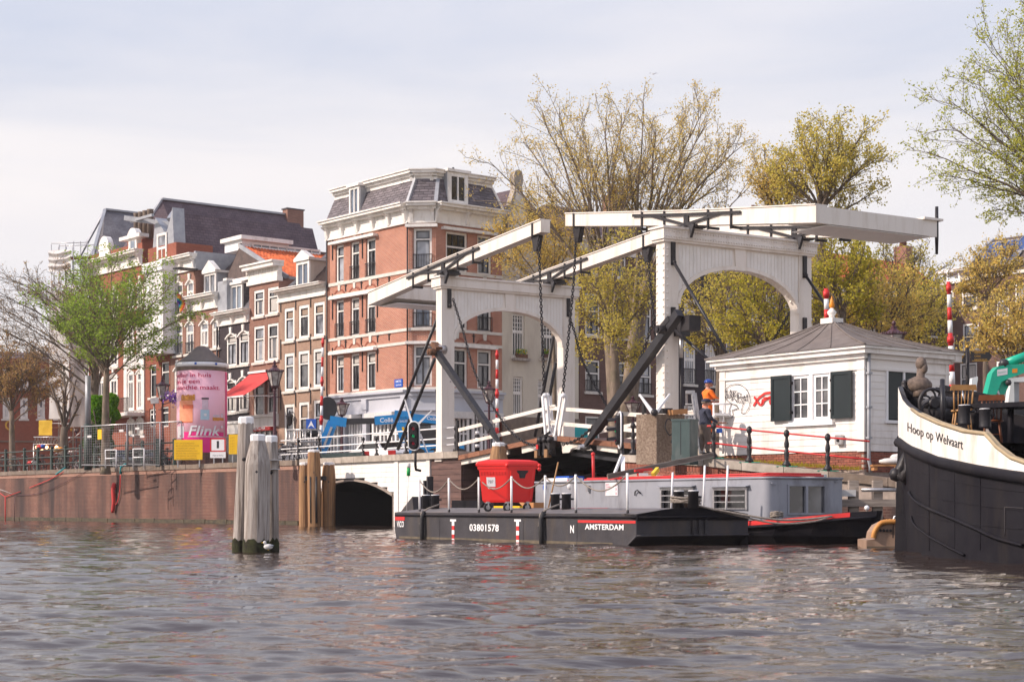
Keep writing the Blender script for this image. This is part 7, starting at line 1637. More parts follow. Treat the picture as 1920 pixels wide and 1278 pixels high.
below=lambda p:Vector((p.x,p.y,p.z))
addsheet(m,lv);addsheet(m,lv,mirror)
vs=[hullpt(px,0)for px in cols];vb=[v-Vector((0,0,.6))for v in vs];m.add(vs+vb,[(i,i+1,nC+i+1,nC+i)for i in range(nC-1)],True);build(m,'hull',shp)
m=MB('hull_white');addsheet(m,[1.0,1.5,2.0]);addsheet(m,[1.0,1.5,2.0],mirror);build(m,'name_strake',shp)
m=MB('hull_black');inn=lambda p:Vector((p.x,p.y,p.z))+(mirror(p)-p).normalized()*.12 if(mirror(p)-p).length>.3 else p+axis.to_3d()*.15
addsheet(m,[.9,1.5,2.0],inn);addsheet(m,[.9,1.5,2.0],lambda p:(lambda q:q+(p-q).normalized()*.12 if(p-q).length>.3 else q+axis.to_3d()*.15)(mirror(p)));build(m,'bulwark_inside',shp)
m=MB('black_paint');top=[hullpt(px,2)+Vector((0,0,.015))for px in cols];i0=[inn(hullpt(px,2))+Vector((0,0,.015))for px in cols]
m.m='black_paint'
for side in(0,1):
 T_=[mirror(p)for p in top]if side else top;I_=[(mirror(t)+(t-mirror(t)).normalized()*.12 if(t-mirror(t)).length>.3 else mirror(t)+axis.to_3d()*.15)for t in top]if side else i0
 for i in range(nC-1):m.m='black_paint' if(side or i<5)else 'rope_trim';m.quad(T_[i],T_[i+1],I_[i+1]+Vector((0,0,.01)),I_[i]+Vector((0,0,.01)))
mat('rope_trim',(.42,.33,.20),(.34,.26,.16),rough=.7,scale=4)
build(m,'capping_rail',shp)
m=MB('rope_trim');m.tube([p-Vector((0,0,.02))for p in top[4:]],.04,5);build(m,'rail_moulding',shp)
m=MB('hull_black');m.tube([hullpt(px,1.0)+Vector((0,-.03,-.11))for px in cols],.11,8);m.tube([mirror(hullpt(px,1.0))+Vector((0,0,-.06))for px in cols],.11,8);build(m,'rubbing_strake',shp)
def hy(px,py):
 y0,y1=ip(wat,max(px,1702)),ip(strk,px);l=(py-y0)/(y1-y0);return hullpt(px,max(0,min(1,l)))
for pts_,r_ in((((1701,922),(1712,937),(1740,952),(1780,968),(1830,990),(1870,1008),(1920,1022)),.035),(((1703,968),(1712,985),(1740,1003),(1780,1025),(1810,1040)),.025)):
 m=MB('hull_black');m.tube([hy(x,y)+Vector((-.03,-.02,0))for x,y in curve([Vector((a,b,0))for a,b in pts_],30)for x,y in[(x,y)]]if False else[hy(v.x,v.y)+Vector((-.03,-.02,0))for v in curve([Vector((a,b,0))for a,b in pts_],30)],r_,5);build(m,'rubbing_bar',shp)
m=MB('hull_worn')
for x in(1884,):m.tube([hy(x,y)+Vector((-.005,-.01,0))for y in range(950,1010,6)],.008,4)
m.tube([hy(x,950+(x-1884)*.06)+Vector((-.005,-.01,0))for x in range(1884,1922,6)],.008,4)
build(m,'plate_seam',shp);m=MB('hull_black')
for x in(1742,1790,1838):m.tube([hy(x,y)+Vector((-.004,-.008,0))for y in range(int(ip(strk,x))+16,1042,12)],.006,4)
for k in range(3):m.tube([hy(x,ip(strk,x)+(ip(wat,x)-ip(strk,x))*(.22+.2*k))+Vector((-.004,-.008,0))for x in range(1712,1925,14)],.005,4)
build(m,'plate_seam',shp)
m=MB('black_paint')
ts,txf=text_mesh('Hoop op Welvaart',1,.006,'LEFT',0,1.02);Wt=max(x for x,y in ts)
def nm_(x,y):
 f=x/Wt;px=1701+(1806-1701)*f;base=807+(842-807)*(f**.9);cap=16.5+2*f;py=base-y*cap/.70
 Yp=YY(px);p=P(px,py,Yp);q=hullpt(px,1.5);n_=(Vector((-.9,-.42,0)));return p+n_*.010
m.add([nm_(x,y)for x,y in ts],txf);build(m,'lettering',shp)
m=MB('hull_black');dk=[hullpt(px,1.05)+Vector((0,0,.25))for px in cols]
zd_=2.12
m.m='boat_deck';mat('boat_deck',(.07,.065,.078),(.05,.047,.056),rough=.55,scale=3)
for i in range(2,nC-1):a_,b_=hullpt(cols[i],1.5),hullpt(cols[i+1],1.5);A,B=mirror(a_),mirror(b_);zz=lambda p:min(zd_+.0,hullpt(cols[i],2).z-.12);z_i=2.14 if cols[i]<1850 else 1.9;m.quad(*[Vector((p.x,p.y,z_i))for p in(inn(a_),inn(b_),B,A)])
build(m,'deck',shp)
m=MB('black_iron');p=P(1696,718,37.8);m.ball(p,.075,8);m.ball(p+Vector((.11,0,.04)),.055,8);m.tube([p-Vector((0,0,.25)),p],.07,6);build(m,'stem_fitting',shp)
# rubber fender hanging at the bow
m=MB('black_iron');m.tube([P(1702,842,37.2),P(1692,872,37.3),P(1684,888,37.3),P(1697,896,37.2),P(1703,880,37.1),P(1702,845,37.1)],[.06,.12,.16,.16,.1,.06],8);m.ball(P(1680,889,37.3),.16,8);build(m,'anchor',shp)
# windlass with curved spokes
wl=thing('windlass','black iron windlass with a big curved-spoke flywheel standing on the ship bow','windlass',P(1748,800,35.6));c=P(1748,755.5,35.6);rw=sizepx(26.5,35.6);ax=Vector((.25,-.97,0)).normalized();sx_=Vector((.97,.25,0)).normalized();up_=Vector((0,0,1))
def wp(r_,t,o=0):return c+sx_*r_*math.cos(t)+up_*r_*math.sin(t)+ax*o
m=MB('black_iron');m.tube([wp(rw,2*math.pi*k/32)for k in range(32)],.035,8,close=True);fw=build(m,'flywheel_rim',wl)
for k in range(6):m=MB('black_iron');m.tube([wp(rw*f,k*math.pi/3+.9*f*f-.2)for f in np.linspace(.12,.98,8)],.022,6);build(m,'spoke',fw)
m=MB('black_iron');m.tube([c-ax*.3,c+ax*.12],.10,12);m.tube([c-ax*.35+sx_*.95,c-ax*.1+sx_*.05],.16,12);m.tube([c-ax*.3+sx_*.6-Vector((0,0,.2)),c-ax*.12-Vector((0,0,.2))],.2,14)
for o_ in(-.12,-.35):
 for s_ in(-.1,.5):m.beam(c+ax*o_+sx_*.2,c+ax*o_+sx_*s_-Vector((0,0,.95)),.07,.10)
build(m,'gear_drum',wl)
m=MB('black_paint');m.tube([P(1767.5,795,34.6),P(1767,711,34.8)],.05,8);build(m,'deck_post',None,'short dark upright post on the ship bow right of the flywheel','post')
# bollards and chairs
sb=thing('bollard','ship bollard','bollard',(0,0,0));m=MB('black_paint');m.lathe((0,0,0),[(.15,0),(.14,.04),(.135,.40),(.145,.42),(.145,.44)],16);m.tube([(.1,0,.3),(.24,-.02,.3)],.03,6);build(m,'post',sb);m=MB('white_gloss');m.lathe((0,0,.441),[(.14,0),(.12,.015)],16);build(m,'white_cap',sb);SB=Proto(sb)
for px,py,yb,l in((1808,760,797,'white-topped black bollard before the pale wooden chair on the ship'),(1847,767,803,'white-topped black bollard before the dark chair on the ship')):
 Yb=33.2 if px<1830 else 32.8;p=P(px,yb-1,Yb);SB.put(p,R(-20),l,sizepx(yb-py,Yb)/.45)['group']='bollards on the ship bow'
def chair(loc,rz,mm,label,sc=1):
 rt=thing('chair',label,'chair',(0,0,0));m=MB(mm);m.lathe((0,0,.44),[(.19,0),(.21,.01),(.21,.035),(.18,.045)],14);build(m,'seat',rt)
 for x in(-.15,.15):
  for y in(-.14,.14):m=MB(mm);m.tube([(x*.85,y*.85,.44),(x*1.2,y*1.2,0)],[.02,.016],6);build(m,'leg',rt)
 m=MB(mm)
 for x in(-.17,.17):m.tube([(x,.15,.46),(x*1.12,.21,.92)],.018,6)
 for x in(-.09,-.03,.03,.09):m.tube([(x,.15,.46),(x*1.15,.205,.88)],.010,5)
 m.hexa([Vector(v)for v in((-.26,.19,.86),(.26,.19,.86),(.26,.23,.86),(-.26,.23,.86),(-.24,.21,.97),(.24,.21,.97),(.24,.25,.97),(-.24,.25,.97))]);build(m,'backrest',rt)
 m=MB(mm);m.tube([(-.15,-.15,.2),(-.15,.15,.2)],.012,5);m.tube([(.15,-.15,.2),(.15,.15,.2)],.012,5);m.tube([(-.15,0,.2),(.15,0,.2)],.012,5);build(m,'stretcher',rt)
 rt.location=loc;rt.rotation_euler=(0,0,rz);rt.scale=(sc,)*3;rt['label']=label
chair(P(1803,802,34.2)-Vector((0,0,.12)),R(175),'chair_wood','pale wooden spindle-back chair on the ship bow behind the left bollard',1.0)
chair(P(1861,828,33.2)-Vector((0,0,.05)),R(160),'dark_chair_wood','dark reddish wooden chair on the ship right of the bollards',.98)
# table / hatch coaming and awning bars at the right edge
m=MB('hull_black');p0=P(1860,762,33.5);p1=P(2000,757,31.5);m.beam(p0,p1,1.1,.09);tb=thing('deck_table','long black steel deck table behind the chairs on the ship','table',P(1900,830,33));build(m,'table_top',tb)
for x in(1895,1935):m=MB('hull_black');m.tube([P(x,764,32.6),P(x,842,32.6)],.06,6);build(m,'leg',tb)
m=MB('hull_black');m.beam(P(1755,728,36.6),P(1880,746,35.4),.05,.06);m.beam(P(1760,738,36.6),P(1880,764,35.4),.04,.42);build(m,'far_bulwark',shp)
m=MB('rope');m.tube(curve([P(1851,806,32.6),P(1862,828,31.4),P(1885,866,30.7),P(1905,888,30.2),P(1925,905,29.8)],20),.035,6);build(m,'mooring_rope',None,'dark mooring rope running down the ship side from the right bollard','rope')
m=MB('steel');m.tube([P(1803,730,35.9),P(1808,752,35.8)],.022,5);build(m,'steel_rod',None,'thin pale rod leaning on the far bulwark of the ship','rod')
# bust on the bow
bu=thing('bust','weathered brown bronze bust of a bald man standing on the ship bow','bust',P(1729,720,37.6));m=MB('bronze');c=P(1727,690,37.6);rb=sizepx(12,37.6)
m.ball(c+Vector((0,0,.10)),rb*.98,18,(.88,1.0,1.12));m.ball(c+Vector((.055,-.055,.0)),rb*.72,12,(.8,.85,1.25));m.tube([c+Vector((-.03,.03,-.34)),c+Vector((-.01,.01,-.2)),c+Vector((0,0,.0))],[.17,.095,.09],12)
m.beam(c+Vector((.082,-.088,.065)),c+Vector((.102,-.112,.0)),.018,.03);m.ball(c+Vector((.075,-.085,.085)),.03,6,(1,1,.4));m.ball(c+Vector((.078,-.09,-.045)),.025,6,(1,1,.4));m.ball(c+Vector((.06,-.07,-.085)),.04,8);m.ball(c+Vector((-.045,-.10,.04)),.03,6,(.5,.4,1));build(m,'head',bu)
m=MB('bronze');m.ball(c+Vector((-.03,.04,-.36)),.27,16,(.95,.7,.72));m.ball(c+Vector((-.17,.03,-.33)),.13,10,(1,1,.9));m.ball(c+Vector((.13,.03,-.37)),.13,10,(1,1,.9));m.lathe(c+Vector((-.02,.04,-.62)),[(.16,0),(.15,.2)],10);build(m,'shoulders',bu)
# ----
def pile(x0t,x1t,yt,x0b,x1b,yb,Y,mat_,capm,label,group,moss=True,cap_h=.14,depth=None,sides=8):
 rt=thing('mooring_pile',label,'mooring pile',P((x0b+x1b)/2,HY+F/Y,Y),group)
 T,B=P((x0t+x1t)/2,yt,Y),P((x0b+x1b)/2,yb,Y);rT,rB=sizepx((x1t-x0t)/2,Y)*1.06,sizepx((x1b-x0b)/2,Y)*1.12;d=T-B
 m=MB(mat_);n=16;L_=14;vs=[]
 ridge=[1+.06*(1 if k%2 else-1)*random.random()for k in range(n)]
 zs=[-.6/(d.length)]+[i/L_ for i in range(L_+1)]
 for f in zs:
  c=B+d*f;taper=1 if f<.78 else 1-(1-rT/rB)*((f-.78)/.22)**1.2 if rT<rB*.9 else 1-(1-rT/rB)*f
  for k in range(n):
   t=2*math.pi*k/n+R(11);oc=1/max(abs(math.cos(((t-R(11))%(math.pi/4))-math.pi/8)),.5)*1.0;vs.append(c+Vector((math.cos(t),math.sin(t),0))*rB*taper*oc*ridge[k])
 fs=[(i*n+k,i*n+(k+1)%n,(i+1)*n+(k+1)%n,(i+1)*n+k)for i in range(len(zs)-1)for k in range(n)]+[tuple(range((len(zs)-1)*n,len(zs)*n))]
 m.add(vs,fs,False);build(m,'trunk',rt)
 m=MB(capm);m.lathe(T,[(rT*1.06,-.02),(rT*1.08,cap_h*.8),(rT*.9,cap_h),(0.01,cap_h)],8,False,a0=R(11));build(m,'white_cap',rt)
 if moss:
  m=MB('moss');vs=[]
  for j,z in enumerate((-.5,.0,.12,.24)):
   for k in range(24):t=2*math.pi*k/24;e=rB*(1.09+.04*random.random())*(1 if j<3 else .99);vs.append(Vector((B.x+e*math.cos(t),B.y+e*math.sin(t),z+(random.uniform(-.03,.09)if j==3 else 0)+d.x/d.z*0)))
  m.add(vs,[(j*24+k,j*24+(k+1)%24,(j+1)*24+(k+1)%24,(j+1)*24+k)for j in range(3)for k in range(24)],True);build(m,'moss_band',rt)
 m=MB('black_iron');c=B+d*.72;m.ball(c+Vector((rB*.1,-rB*.98,0)),.045,8,(1,.5,1));build(m,'bolt',rt)
 return rt
g='grey oak mooring piles in the foreground'
pile(448.5,474,793,437.5,459.5,1035,37.0,'grey_timber','white_gloss','tallest grey mooring pile with white cap, leaning at the back left of its trio',g)
pile(497.5,519,828,498,521,1033,37.0,'grey_timber','white_gloss','right-hand grey mooring pile of the trio, shaded, with steel bracket',g)
pile(471,496,826,460,500.5,1035,36.5,'grey_timber','white_gloss','thickest front grey mooring pile of the trio with white cap',g)
m=MB('black_iron');m.beam(P(459,876,37.1),P(523,871,37.1),.2,.2);m.m='steel';m.beam(P(501,862,36.75),P(524,862,36.9),.10,.02);m.beam(P(501,879,36.75),P(524,879,36.9),.10,.02);build(m,'pile_bracket',None,'dark steel channel tying the three grey mooring piles together','bracket')
g='brown fender piles beside the arch'
pile(563,579,871,562,580,985,84,'fresh_timber','white_gloss','left short brown timber pile of the trio at the arch',g,False,.12)
pile(607,626,871,605,627,985,84,'fresh_timber','white_gloss','right brown timber pile of the trio touching the dark arch',g,False,.12)
pile(578.5,598,847,579,601,985,83.4,'fresh_timber','white_gloss','tall middle brown timber pile of the trio at the arch',g,False,.12)
m=MB('black_iron');m.beam(P(572,896,83.6),P(612,896,83.6),.3,.2);m.tube([P(593,893,83.1),P(593.5,980,83.1)],.06,6);m.tube([P(582,893,83.1),P(582.5,980,83.1)],.03,6);build(m,'pile_strap',None,'black iron strap and pipe on the brown piles at the arch','strap')
pile(924,946,836,919,951,990,66,'fresh_timber','white_gloss','brown timber pile with white cap rising behind the red container','brown fender pile before the bridge',False,.14)
# gull resting on the moss
def gull(c,s,label,fly=False):
 rt=thing('gull',label,'gull',c);m=MB('sack_white')
 if not fly:
  m.ball(c+Vector((0,0,.10*s)),.09*s,10,(1.5,.8,.9));m.ball(c+Vector((-.10*s,0,.22*s)),.05*s,8);m.tube([c+Vector((-.06*s,0,.14*s)),c+Vector((-.10*s,0,.21*s))],.035*s,6);m.m='zinc';m.ball(c+Vector((.05*s,0,.13*s)),.07*s,8,(1.7,1.0,.5));m.m='yellow_sign';m.tube([c+Vector((-.14*s,0,.22*s)),c+Vector((-.19*s,0,.21*s))],[.012*s,.004*s],5)
  for y in(-.02,.02):m.tube([c+Vector((0,y,.03*s)),c+Vector((0,y,0))],.006,4)
 else:
  m.ball(c,.10*s,10,(2.0,.8,.7));m.m='zinc'
  for sg in(-1,1):m.add([c+Vector((x*s,0,z*s))for x,z in((0,.02),(sg*.35-.02,.16),(sg*.75+.1,.06),(sg*.35+.12,.10),(.12,.0))],[(0,1,3,4),(1,2,3)])
 build(m,'body',rt);return rt
gull(P(503,1031,36.0),.75,'small white gull sitting at the foot of the grey mooring piles')
gull(P(1225,139,150),.65,'tiny pale gull flying high in the sky above the big tree',True)
# ----
def barrier(px0,y0,px1,y1,Y,seg,label,w0=.06,w1=.085):
 T,B=P(px0,y0,Y),P(px1,y1,Y);rt=thing('barrier_pole',label,'barrier pole',B,'red and white barrier poles standing upright');n=max(3,round((y1-y0)/seg));
 for i in range(n):
  f0,f1=i/n,(i+1)/n;m=MB('red_paint' if i%2==0 else 'white_gloss');r0,r1=w0+(w1-w0)*f0,w0+(w1-w0)*f1;m.tube([T.lerp(B,f0),T.lerp(B,f1)],[r0,r1],10)
  if i%4==0:p=T.lerp(B,(f0+f1)/2);m.tube([p+Vector((0,0,.1)),p-Vector((0,0,.1))],r1*1.35,10)
  build(m,'pole_segment',rt)
 return rt
barrier(605.5,633,602,815,93,18,'slightly leaning striped barrier pole before the tan and red brick houses')
barrier(932,656,932,838,80,17.5,'striped barrier pole seen through the left portal arch')
barrier(1549,541,1550,600,56.5,21,'tip of a striped barrier pole above the hut roof beside the finial',.078,.082)
barrier(1778.5,528,1786,745,56,24,'striped barrier pole to the right of the white hut',.06,.105)
# ----
lp=thing('street_lamp','lamp','street lamp',(0,0,0),'crown lanterns along the canal')
m=MB('purple_iron');m.lathe((0,0,0),[(.22,0),(.22,.15),(.15,.25),(.17,.5),(.12,.6),(.13,.75),(.085,.9),(.095,1.6),(.075,1.75),(.07,3.0),(.055,3.55),(.09,3.62),(.05,3.7)],12);m.tube([(-.3,0,3.3),(.3,0,3.3)],.025,6);build(m,'post',lp)
m=MB('purple_iron');m.lathe((0,0,3.7),[(.05,0),(.20,.10),(.22,.16),(.15,.17)],6,False)
for k in range(6):t=2*math.pi*k/6;m.tube([(.20*math.cos(t),.20*math.sin(t),3.86),(.40*math.cos(t),.40*math.sin(t),4.55)],.018,4)
build(m,'lantern_frame',lp);m=MB('lamp_glass');m.lathe((0,0,3.86),[(.18,0),(.375,.68)],6,False);build(m,'lantern_glass',lp)
m=MB('purple_iron');m.lathe((0,0,4.55),[(.44,0),(.47,.03),(.40,.05),(.16,.20),(.12,.24),(.13,.32),(.05,.36),(.07,.42),(.09,.46),(.05,.54),(.01,.58)],6,False)
for k in range(24):t=2*math.pi*k/24;m.ball((.44*math.cos(t),.44*math.sin(t),4.62),.035,5)
build(m,'crown',lp);m=MB('white_gloss');m.lathe((0,0,4.60),[(.39,0),(.17,.14)],6,False)
build(m,'roof_glass',lp);LP=Proto(lp)
for px,ytop,Y,base,l in((515,675,90,ZS,'tall purple crown lantern in front of the tan brick house'),(641,744,99,ZS,'crown lantern before the grey shop front and blue lift'),(917,713,95,ZS,'crown lantern seen through the left portal arch'),(305,703,111,ZS,'crown lantern with purple flowers left of the pink advertising column'),(143,778,140,ZS,'small distant lantern below the scaffold sheeting'),(1676,600,60,2.9,'crown lantern half hidden behind the hut roof'),(1187,742,88,ZS,'crown lantern seen behind the push arm near the tree trunks')):
 p=P(px,ytop,Y);sc_=(p.z-base)/5.13;wsc={515:1.05,641:1.0,917:1.0,305:1.0,143:.9,1676:1.0,1187:1.05}[px]
 o=LP.put((p.x,p.y,base),R(12),l,wsc,sc_)
m=MB('purple_flower');c=P(326,745,110)
for _ in range(260):p=c+Vector((random.gauss(0,.28),random.gauss(0,.2),random.gauss(0,.22)));d=Vector((random.gauss(0,1),random.gauss(0,1),random.gauss(0,1))).normalized()*.07;e=d.orthogonal().normalized()*.06;m.quad(p-d,p+e,p+d,p-e)
m.m='black_iron';m.tube([c-Vector((0,0,.2)),P(306,758,110.9)],.03,5);build(m,'flower_basket',None,'basket of purple flowers hanging beside the pink advertising column','flower basket')
m=MB('zinc');m.tube([P(165,704,106),P(165,795,106)],.18,10);m.m='green_iron';m.tube([P(165,795,106),P(165,881,106)],.24,10);build(m,'mast',None,'plain thick grey steel mast between the scaffold and the green tree','mast')
m=MB('steel');m.tube([P(289,752,107),P(289,878,107)],.06,6);m.m='white_gloss';m.beam(P(283,752,107),P(297,750,107),.3,.35);build(m,'camera_pole',None,'thin steel pole with a pale box on top left of the pink column','pole')
# ----
Yc=104;cc=P(378.5,880,Yc);ac_=thing('advertising_column','round pink advertising column with a conical grey roof by the quay','advertising column',(cc.x,cc.y,ZS));rc=sizepx(46.5,Yc);zc=lambda y:H+(HY-y)/F*Yc
C0_=Vector((cc.x,cc.y,0))
m=MB('brick_quay');m.lathe(C0_,[(rc*1.05,ZS),(rc*1.05,zc(849))],40,False);build(m,'base',ac_)
m=MB('poster_pink');m.lathe(C0_,[(rc,zc(849)),(rc,zc(697))],64);build(m,'drum',ac_)
def cyl(px,y,off=.02):
 k=(px-378.5)/46.5;k=max(-.998,min(.998,k));t=math.asin(k);r_=rc+off;view=math.atan2(cc.x,cc.y)
 # angle measured from the direction facing the camera
 dirx,diry=-cc.x/cc.xy.length,-cc.y/cc.xy.length;sx_,sy_=-diry,dirx
 return Vector((cc.x+r_*(dirx*math.cos(t)+sx_*math.sin(t)),cc.y+r_*(diry*math.cos(t)+sy_*math.sin(t)),zc(y)))
def arcpt(s,z,off=.02):
 t=s/rc;dirx,diry=-cc.x/cc.xy.length,-cc.y/cc.xy.length;sx_,sy_=-diry,dirx;r_=rc+off
 return Vector((cc.x+r_*(dirx*math.cos(t)+sx_*math.sin(t)),cc.y+r_*(diry*math.cos(t)+sy_*math.sin(t)),z))
def patch(mb,s0,s1,z0,z1,off=.012,n=10):
 for i in range(n):a,b_=s0+(s1-s0)*i/n,s0+(s1-s0)*(i+1)/n;mb.quad(arcpt(a,z0,off),arcpt(b_,z0,off),arcpt(b_,z1,off),arcpt(a,z1,off))
s_=lambda px:rc*math.asin(max(-1,min(1,(px-378.5)/46.5)))
m=MB('poster_magenta');patch(m,s_(340),s_(418),zc(849),zc(811),.012,16);patch(m,s_(421),s_(425),zc(818),zc(698),.012,3);build(m,'magenta_panel',ac_)
m=MB('poster_letter')
for i,(t,y,x0,sp)in enumerate((('sneller in huis',709.5,322,1),('dan je een',721,322,1),('smoothie maakt.',732.5,322,1))):
 end=(395,374.5,411)[i];s1=s_(end);vs,fs=text_mesh(t,.36,.008,'LEFT',0,1.02);Wt=max(x for x,y_ in vs);s0=-rc*1.62;kx=(s1-s0)/Wt;kx=min(kx,1.35);s0=s1-Wt*kx
 m.add([arcpt(s0+x*kx,zc(y)+y_*1.0,.02)for x,y_ in vs],fs,False)
build(m,'slogan_lettering',ac_)
m=MB('poster_white');vs,fs=text_mesh('Flink',1,.018,'LEFT',.22,1.02);Wt=max(x for x,y_ in vs);s0,s1=s_(353),s_(411);m.add([arcpt(s0+(s1-s0)*x/Wt,zc(817)+y_*.82,.03)for x,y_ in vs],fs,False);patch(m,s_(413),s_(414.5),zc(803),zc(799),.03,1);patch(m,s_(414.5),s_(416),zc(799),zc(803),.03,1);patch(m,s_(353),s_(418),zc(820.5),zc(819),.02,8);build(m,'logo_lettering',ac_)
m=MB('poster_bag');patch(m,s_(338),s_(362),zc(792),zc(753),.014,6);m.m='poster_food';patch(m,s_(341),s_(366),zc(753),zc(744),.016,6);m.m='poster_bag_dark';patch(m,s_(344),s_(363),zc(768),zc(761),.018,5);patch(m,s_(339),s_(362),zc(794),zc(792),.018,5);m.m='poster_food'
for k in range(5):patch(m,s_(342+k*5),s_(346+k*5),zc(750),zc(742+(k%2)),.018,2)
build(m,'bag_picture',ac_)
m=MB('poster_blue');patch(m,s_(376),s_(392),zc(789),zc(770),.014,4);m.m='poster_white';patch(m,s_(382),s_(387),zc(782),zc(777),.02,2);m.m='poster_pale'
mat('poster_pale',(.82,.62,.72),rough=.4,bump=0);patch(m,s_(379),s_(390),zc(769),zc(752),.014,3);m.m='frame_dark';patch(m,s_(378),s_(391),zc(751),zc(748),.016,3);build(m,'blender_picture',ac_)
m=MB('poster_food');patch(m,s_(398),s_(410),zc(790),zc(784),.014,3);patch(m,s_(410),s_(418),zc(789),zc(784),.014,3);m.m='poster_pale';patch(m,s_(399),s_(411),zc(784),zc(779),.014,3);patch(m,s_(413),s_(417),zc(784),zc(776),.014,2);build(m,'food_picture',ac_)
m=MB('poster_white');patch(m,s_(334.5),s_(346),zc(822),zc(800),.016,4);m.m='poster_letter';patch(m,s_(339),s_(343),zc(820),zc(817),.02,1);build(m,'white_panel',ac_)
m=MB('stone');m.lathe(C0_,[(rc*.99,zc(697)),(rc*1.0,zc(690))],40);m.m='white_gloss';m.lathe(C0_,[(rc*1.02,zc(690)),(rc*1.07,zc(689)),(rc*1.07,zc(682)),(rc*1.02,zc(681.5))],48);build(m,'band',ac_)
m=MB('blue_sign')
for px in(368,402.5):patch(m,s_(px-1.8),s_(px+1.8),zc(687),zc(683),.14,2)
build(m,'blue_emblem',ac_)
m=MB('roof_felt');m.lathe(C0_,[(rc*1.03,zc(681)),(rc*.92,zc(677.5)),(rc*.62,zc(668)),(rc*.38,zc(657)),(rc*.2,zc(650)),(rc*.10,zc(648.5)),(.02,zc(648))],40);build(m,'conical_roof',ac_)
# ----
def board(x0,x1,y0,y1,Y,m_,label,name='sign_board',lines=(),th=.05,legs=True,cat='sign'):
 E=Frame(*P((x0+x1)/2,900,Y).xy,1,-.15);a0,a1=E.a(x0),E.a(x1);z0,z1=E.z((x0+x1)/2,y1),E.z((x0+x1)/2,y0);rt=thing(name,label,cat,E.pt(0,0,ZC-.05 if Y<105 else ZS));m=MB(m_);m.box(E,a0,a1,0,th,z0,z1);build(m,'panel',rt)
 if legs:
  [build(MB('steel').box(E,a-.03,a+.03,-.06,0,ZS,z1-.05),'leg',rt)for a in(a0+.2,a1-.2)]
 return rt,E,a0,a1,z0,z1
ln=('LET OP! DOORGANG','BRUG AFGESLOTEN VOOR','SCHEEPVAART VANAF','WERKZAAMHEDEN AAN','DE WALTER SUSKINDBRUG','OMLEIDING VIA AMSTEL','INFORMATIE GEMEENTE')
rt,E,a0,a1,z0,z1=board(327,380,824,861.5,97.8,'yellow_sign','large bright yellow notice board with small lines of text below the pink column')
m=MB('yellow_print')
for k in range(7):m.text(ln[k],lambda x,y,k=k:E.pt(a0+.1+x,.055,z1-.24-k*.145+y),.115,.0)
build(m,'lettering',rt)
rt,E,a0,a1,z0,z1=board(429.5,455,814,851,97.0,'yellow_sign','narrow yellow notice board partly hidden by the tall mooring pile')
m=MB('yellow_print')
for k in range(6):m.text('L E T',lambda x,y,k=k:E.pt(a0+.08+x,.055,z1-.24-k*.16+y),.12,.0)
build(m,'lettering',rt)
rt,E,a0,a1,z0,z1=board(394.5,423.5,821,858,97.2,'white_gloss','white square sign with red border and a black bar right of the yellow board')
m=MB('red_paint');zm=E.z(409,846.5);t=.07
for q in((a0,a1,z1-t,z1),(a0,a1,zm,zm+t),(a0,a0+t,zm,z1),(a1-t,a1,zm,z1)):m.box(E,q[0]-.005,q[1]+.005,.05,.056,q[2],q[3])
build(m,'red_border',rt);m=MB('frame_dark');c=(a0+a1)/2;m.box(E,c-.065,c+.065,.05,.056,zm+.2,z1-.16);m.text('MAX 6 KM/U',lambda x,y:E.pt(c+x,.056,z0+.1+y),.11,.0,align='CENTER');build(m,'black_bar',rt)
rt,E,a0,a1,z0,z1=board(574.5,593,785,803,96,'blue_sign','small square blue sign with a white chevron near the striped pole',legs=True)
m=MB('white_gloss');c=(a0+a1)/2;m.fprism(E,[(c-.2,z0+.03),(c,z1-.10),(c+.2,z0+.03),(c,z0+.18)],.05,.056);build(m,'chevron',rt)
m=MB('black_paint');E=Frame(*P(614.5,765,94).xy,1,0);a,z=E.pix(614.5,765);pts=[(a+.52*math.cos(t),z+.52*math.sin(t)*1.22)for t in[2*math.pi*k/20 for k in range(20)]];m.fprism(E,pts,-.03,.03);m.box(E,a+.05,a+.12,-.08,-.03,ZS,z);m.m='white_gloss';m.box(E,a+.04,a+.13,-.09,-.02,ZS+1.0,ZS+1.3);m.box(E,a+.04,a+.13,-.09,-.02,ZS+1.7,ZS+2.0);build(m,'round_sign',None,'dark back of a round traffic sign behind the left striped pole','traffic sign')
m=MB('black_paint');p=P(895,850,78);m.lathe((p.x,p.y,ZC),[(.09,0),(.09,.9),(.05,1.0)],10);m.m='white_gloss'
for z in(.25,.55,.85):m.lathe((p.x,p.y,ZC+z),[(.095,0),(.095,.14)],10)
build(m,'bollard',None,'black and white street bollard beside the left portal leg','bollard')
fs_=thing('finger_sign','black tourist signpost with gold-lettered fingers right of the hut','signpost',P(1814,760,54));m=MB('black_iron');m.tube([P(1815,770,54),P(1813.5,652,54)],.065,8);m.m='gold';m.ball(P(1813.5,650,54),.06,8);build(m,'post',fs_)
E=Frame(*P(1814,700,53.9).xy,1,.1)
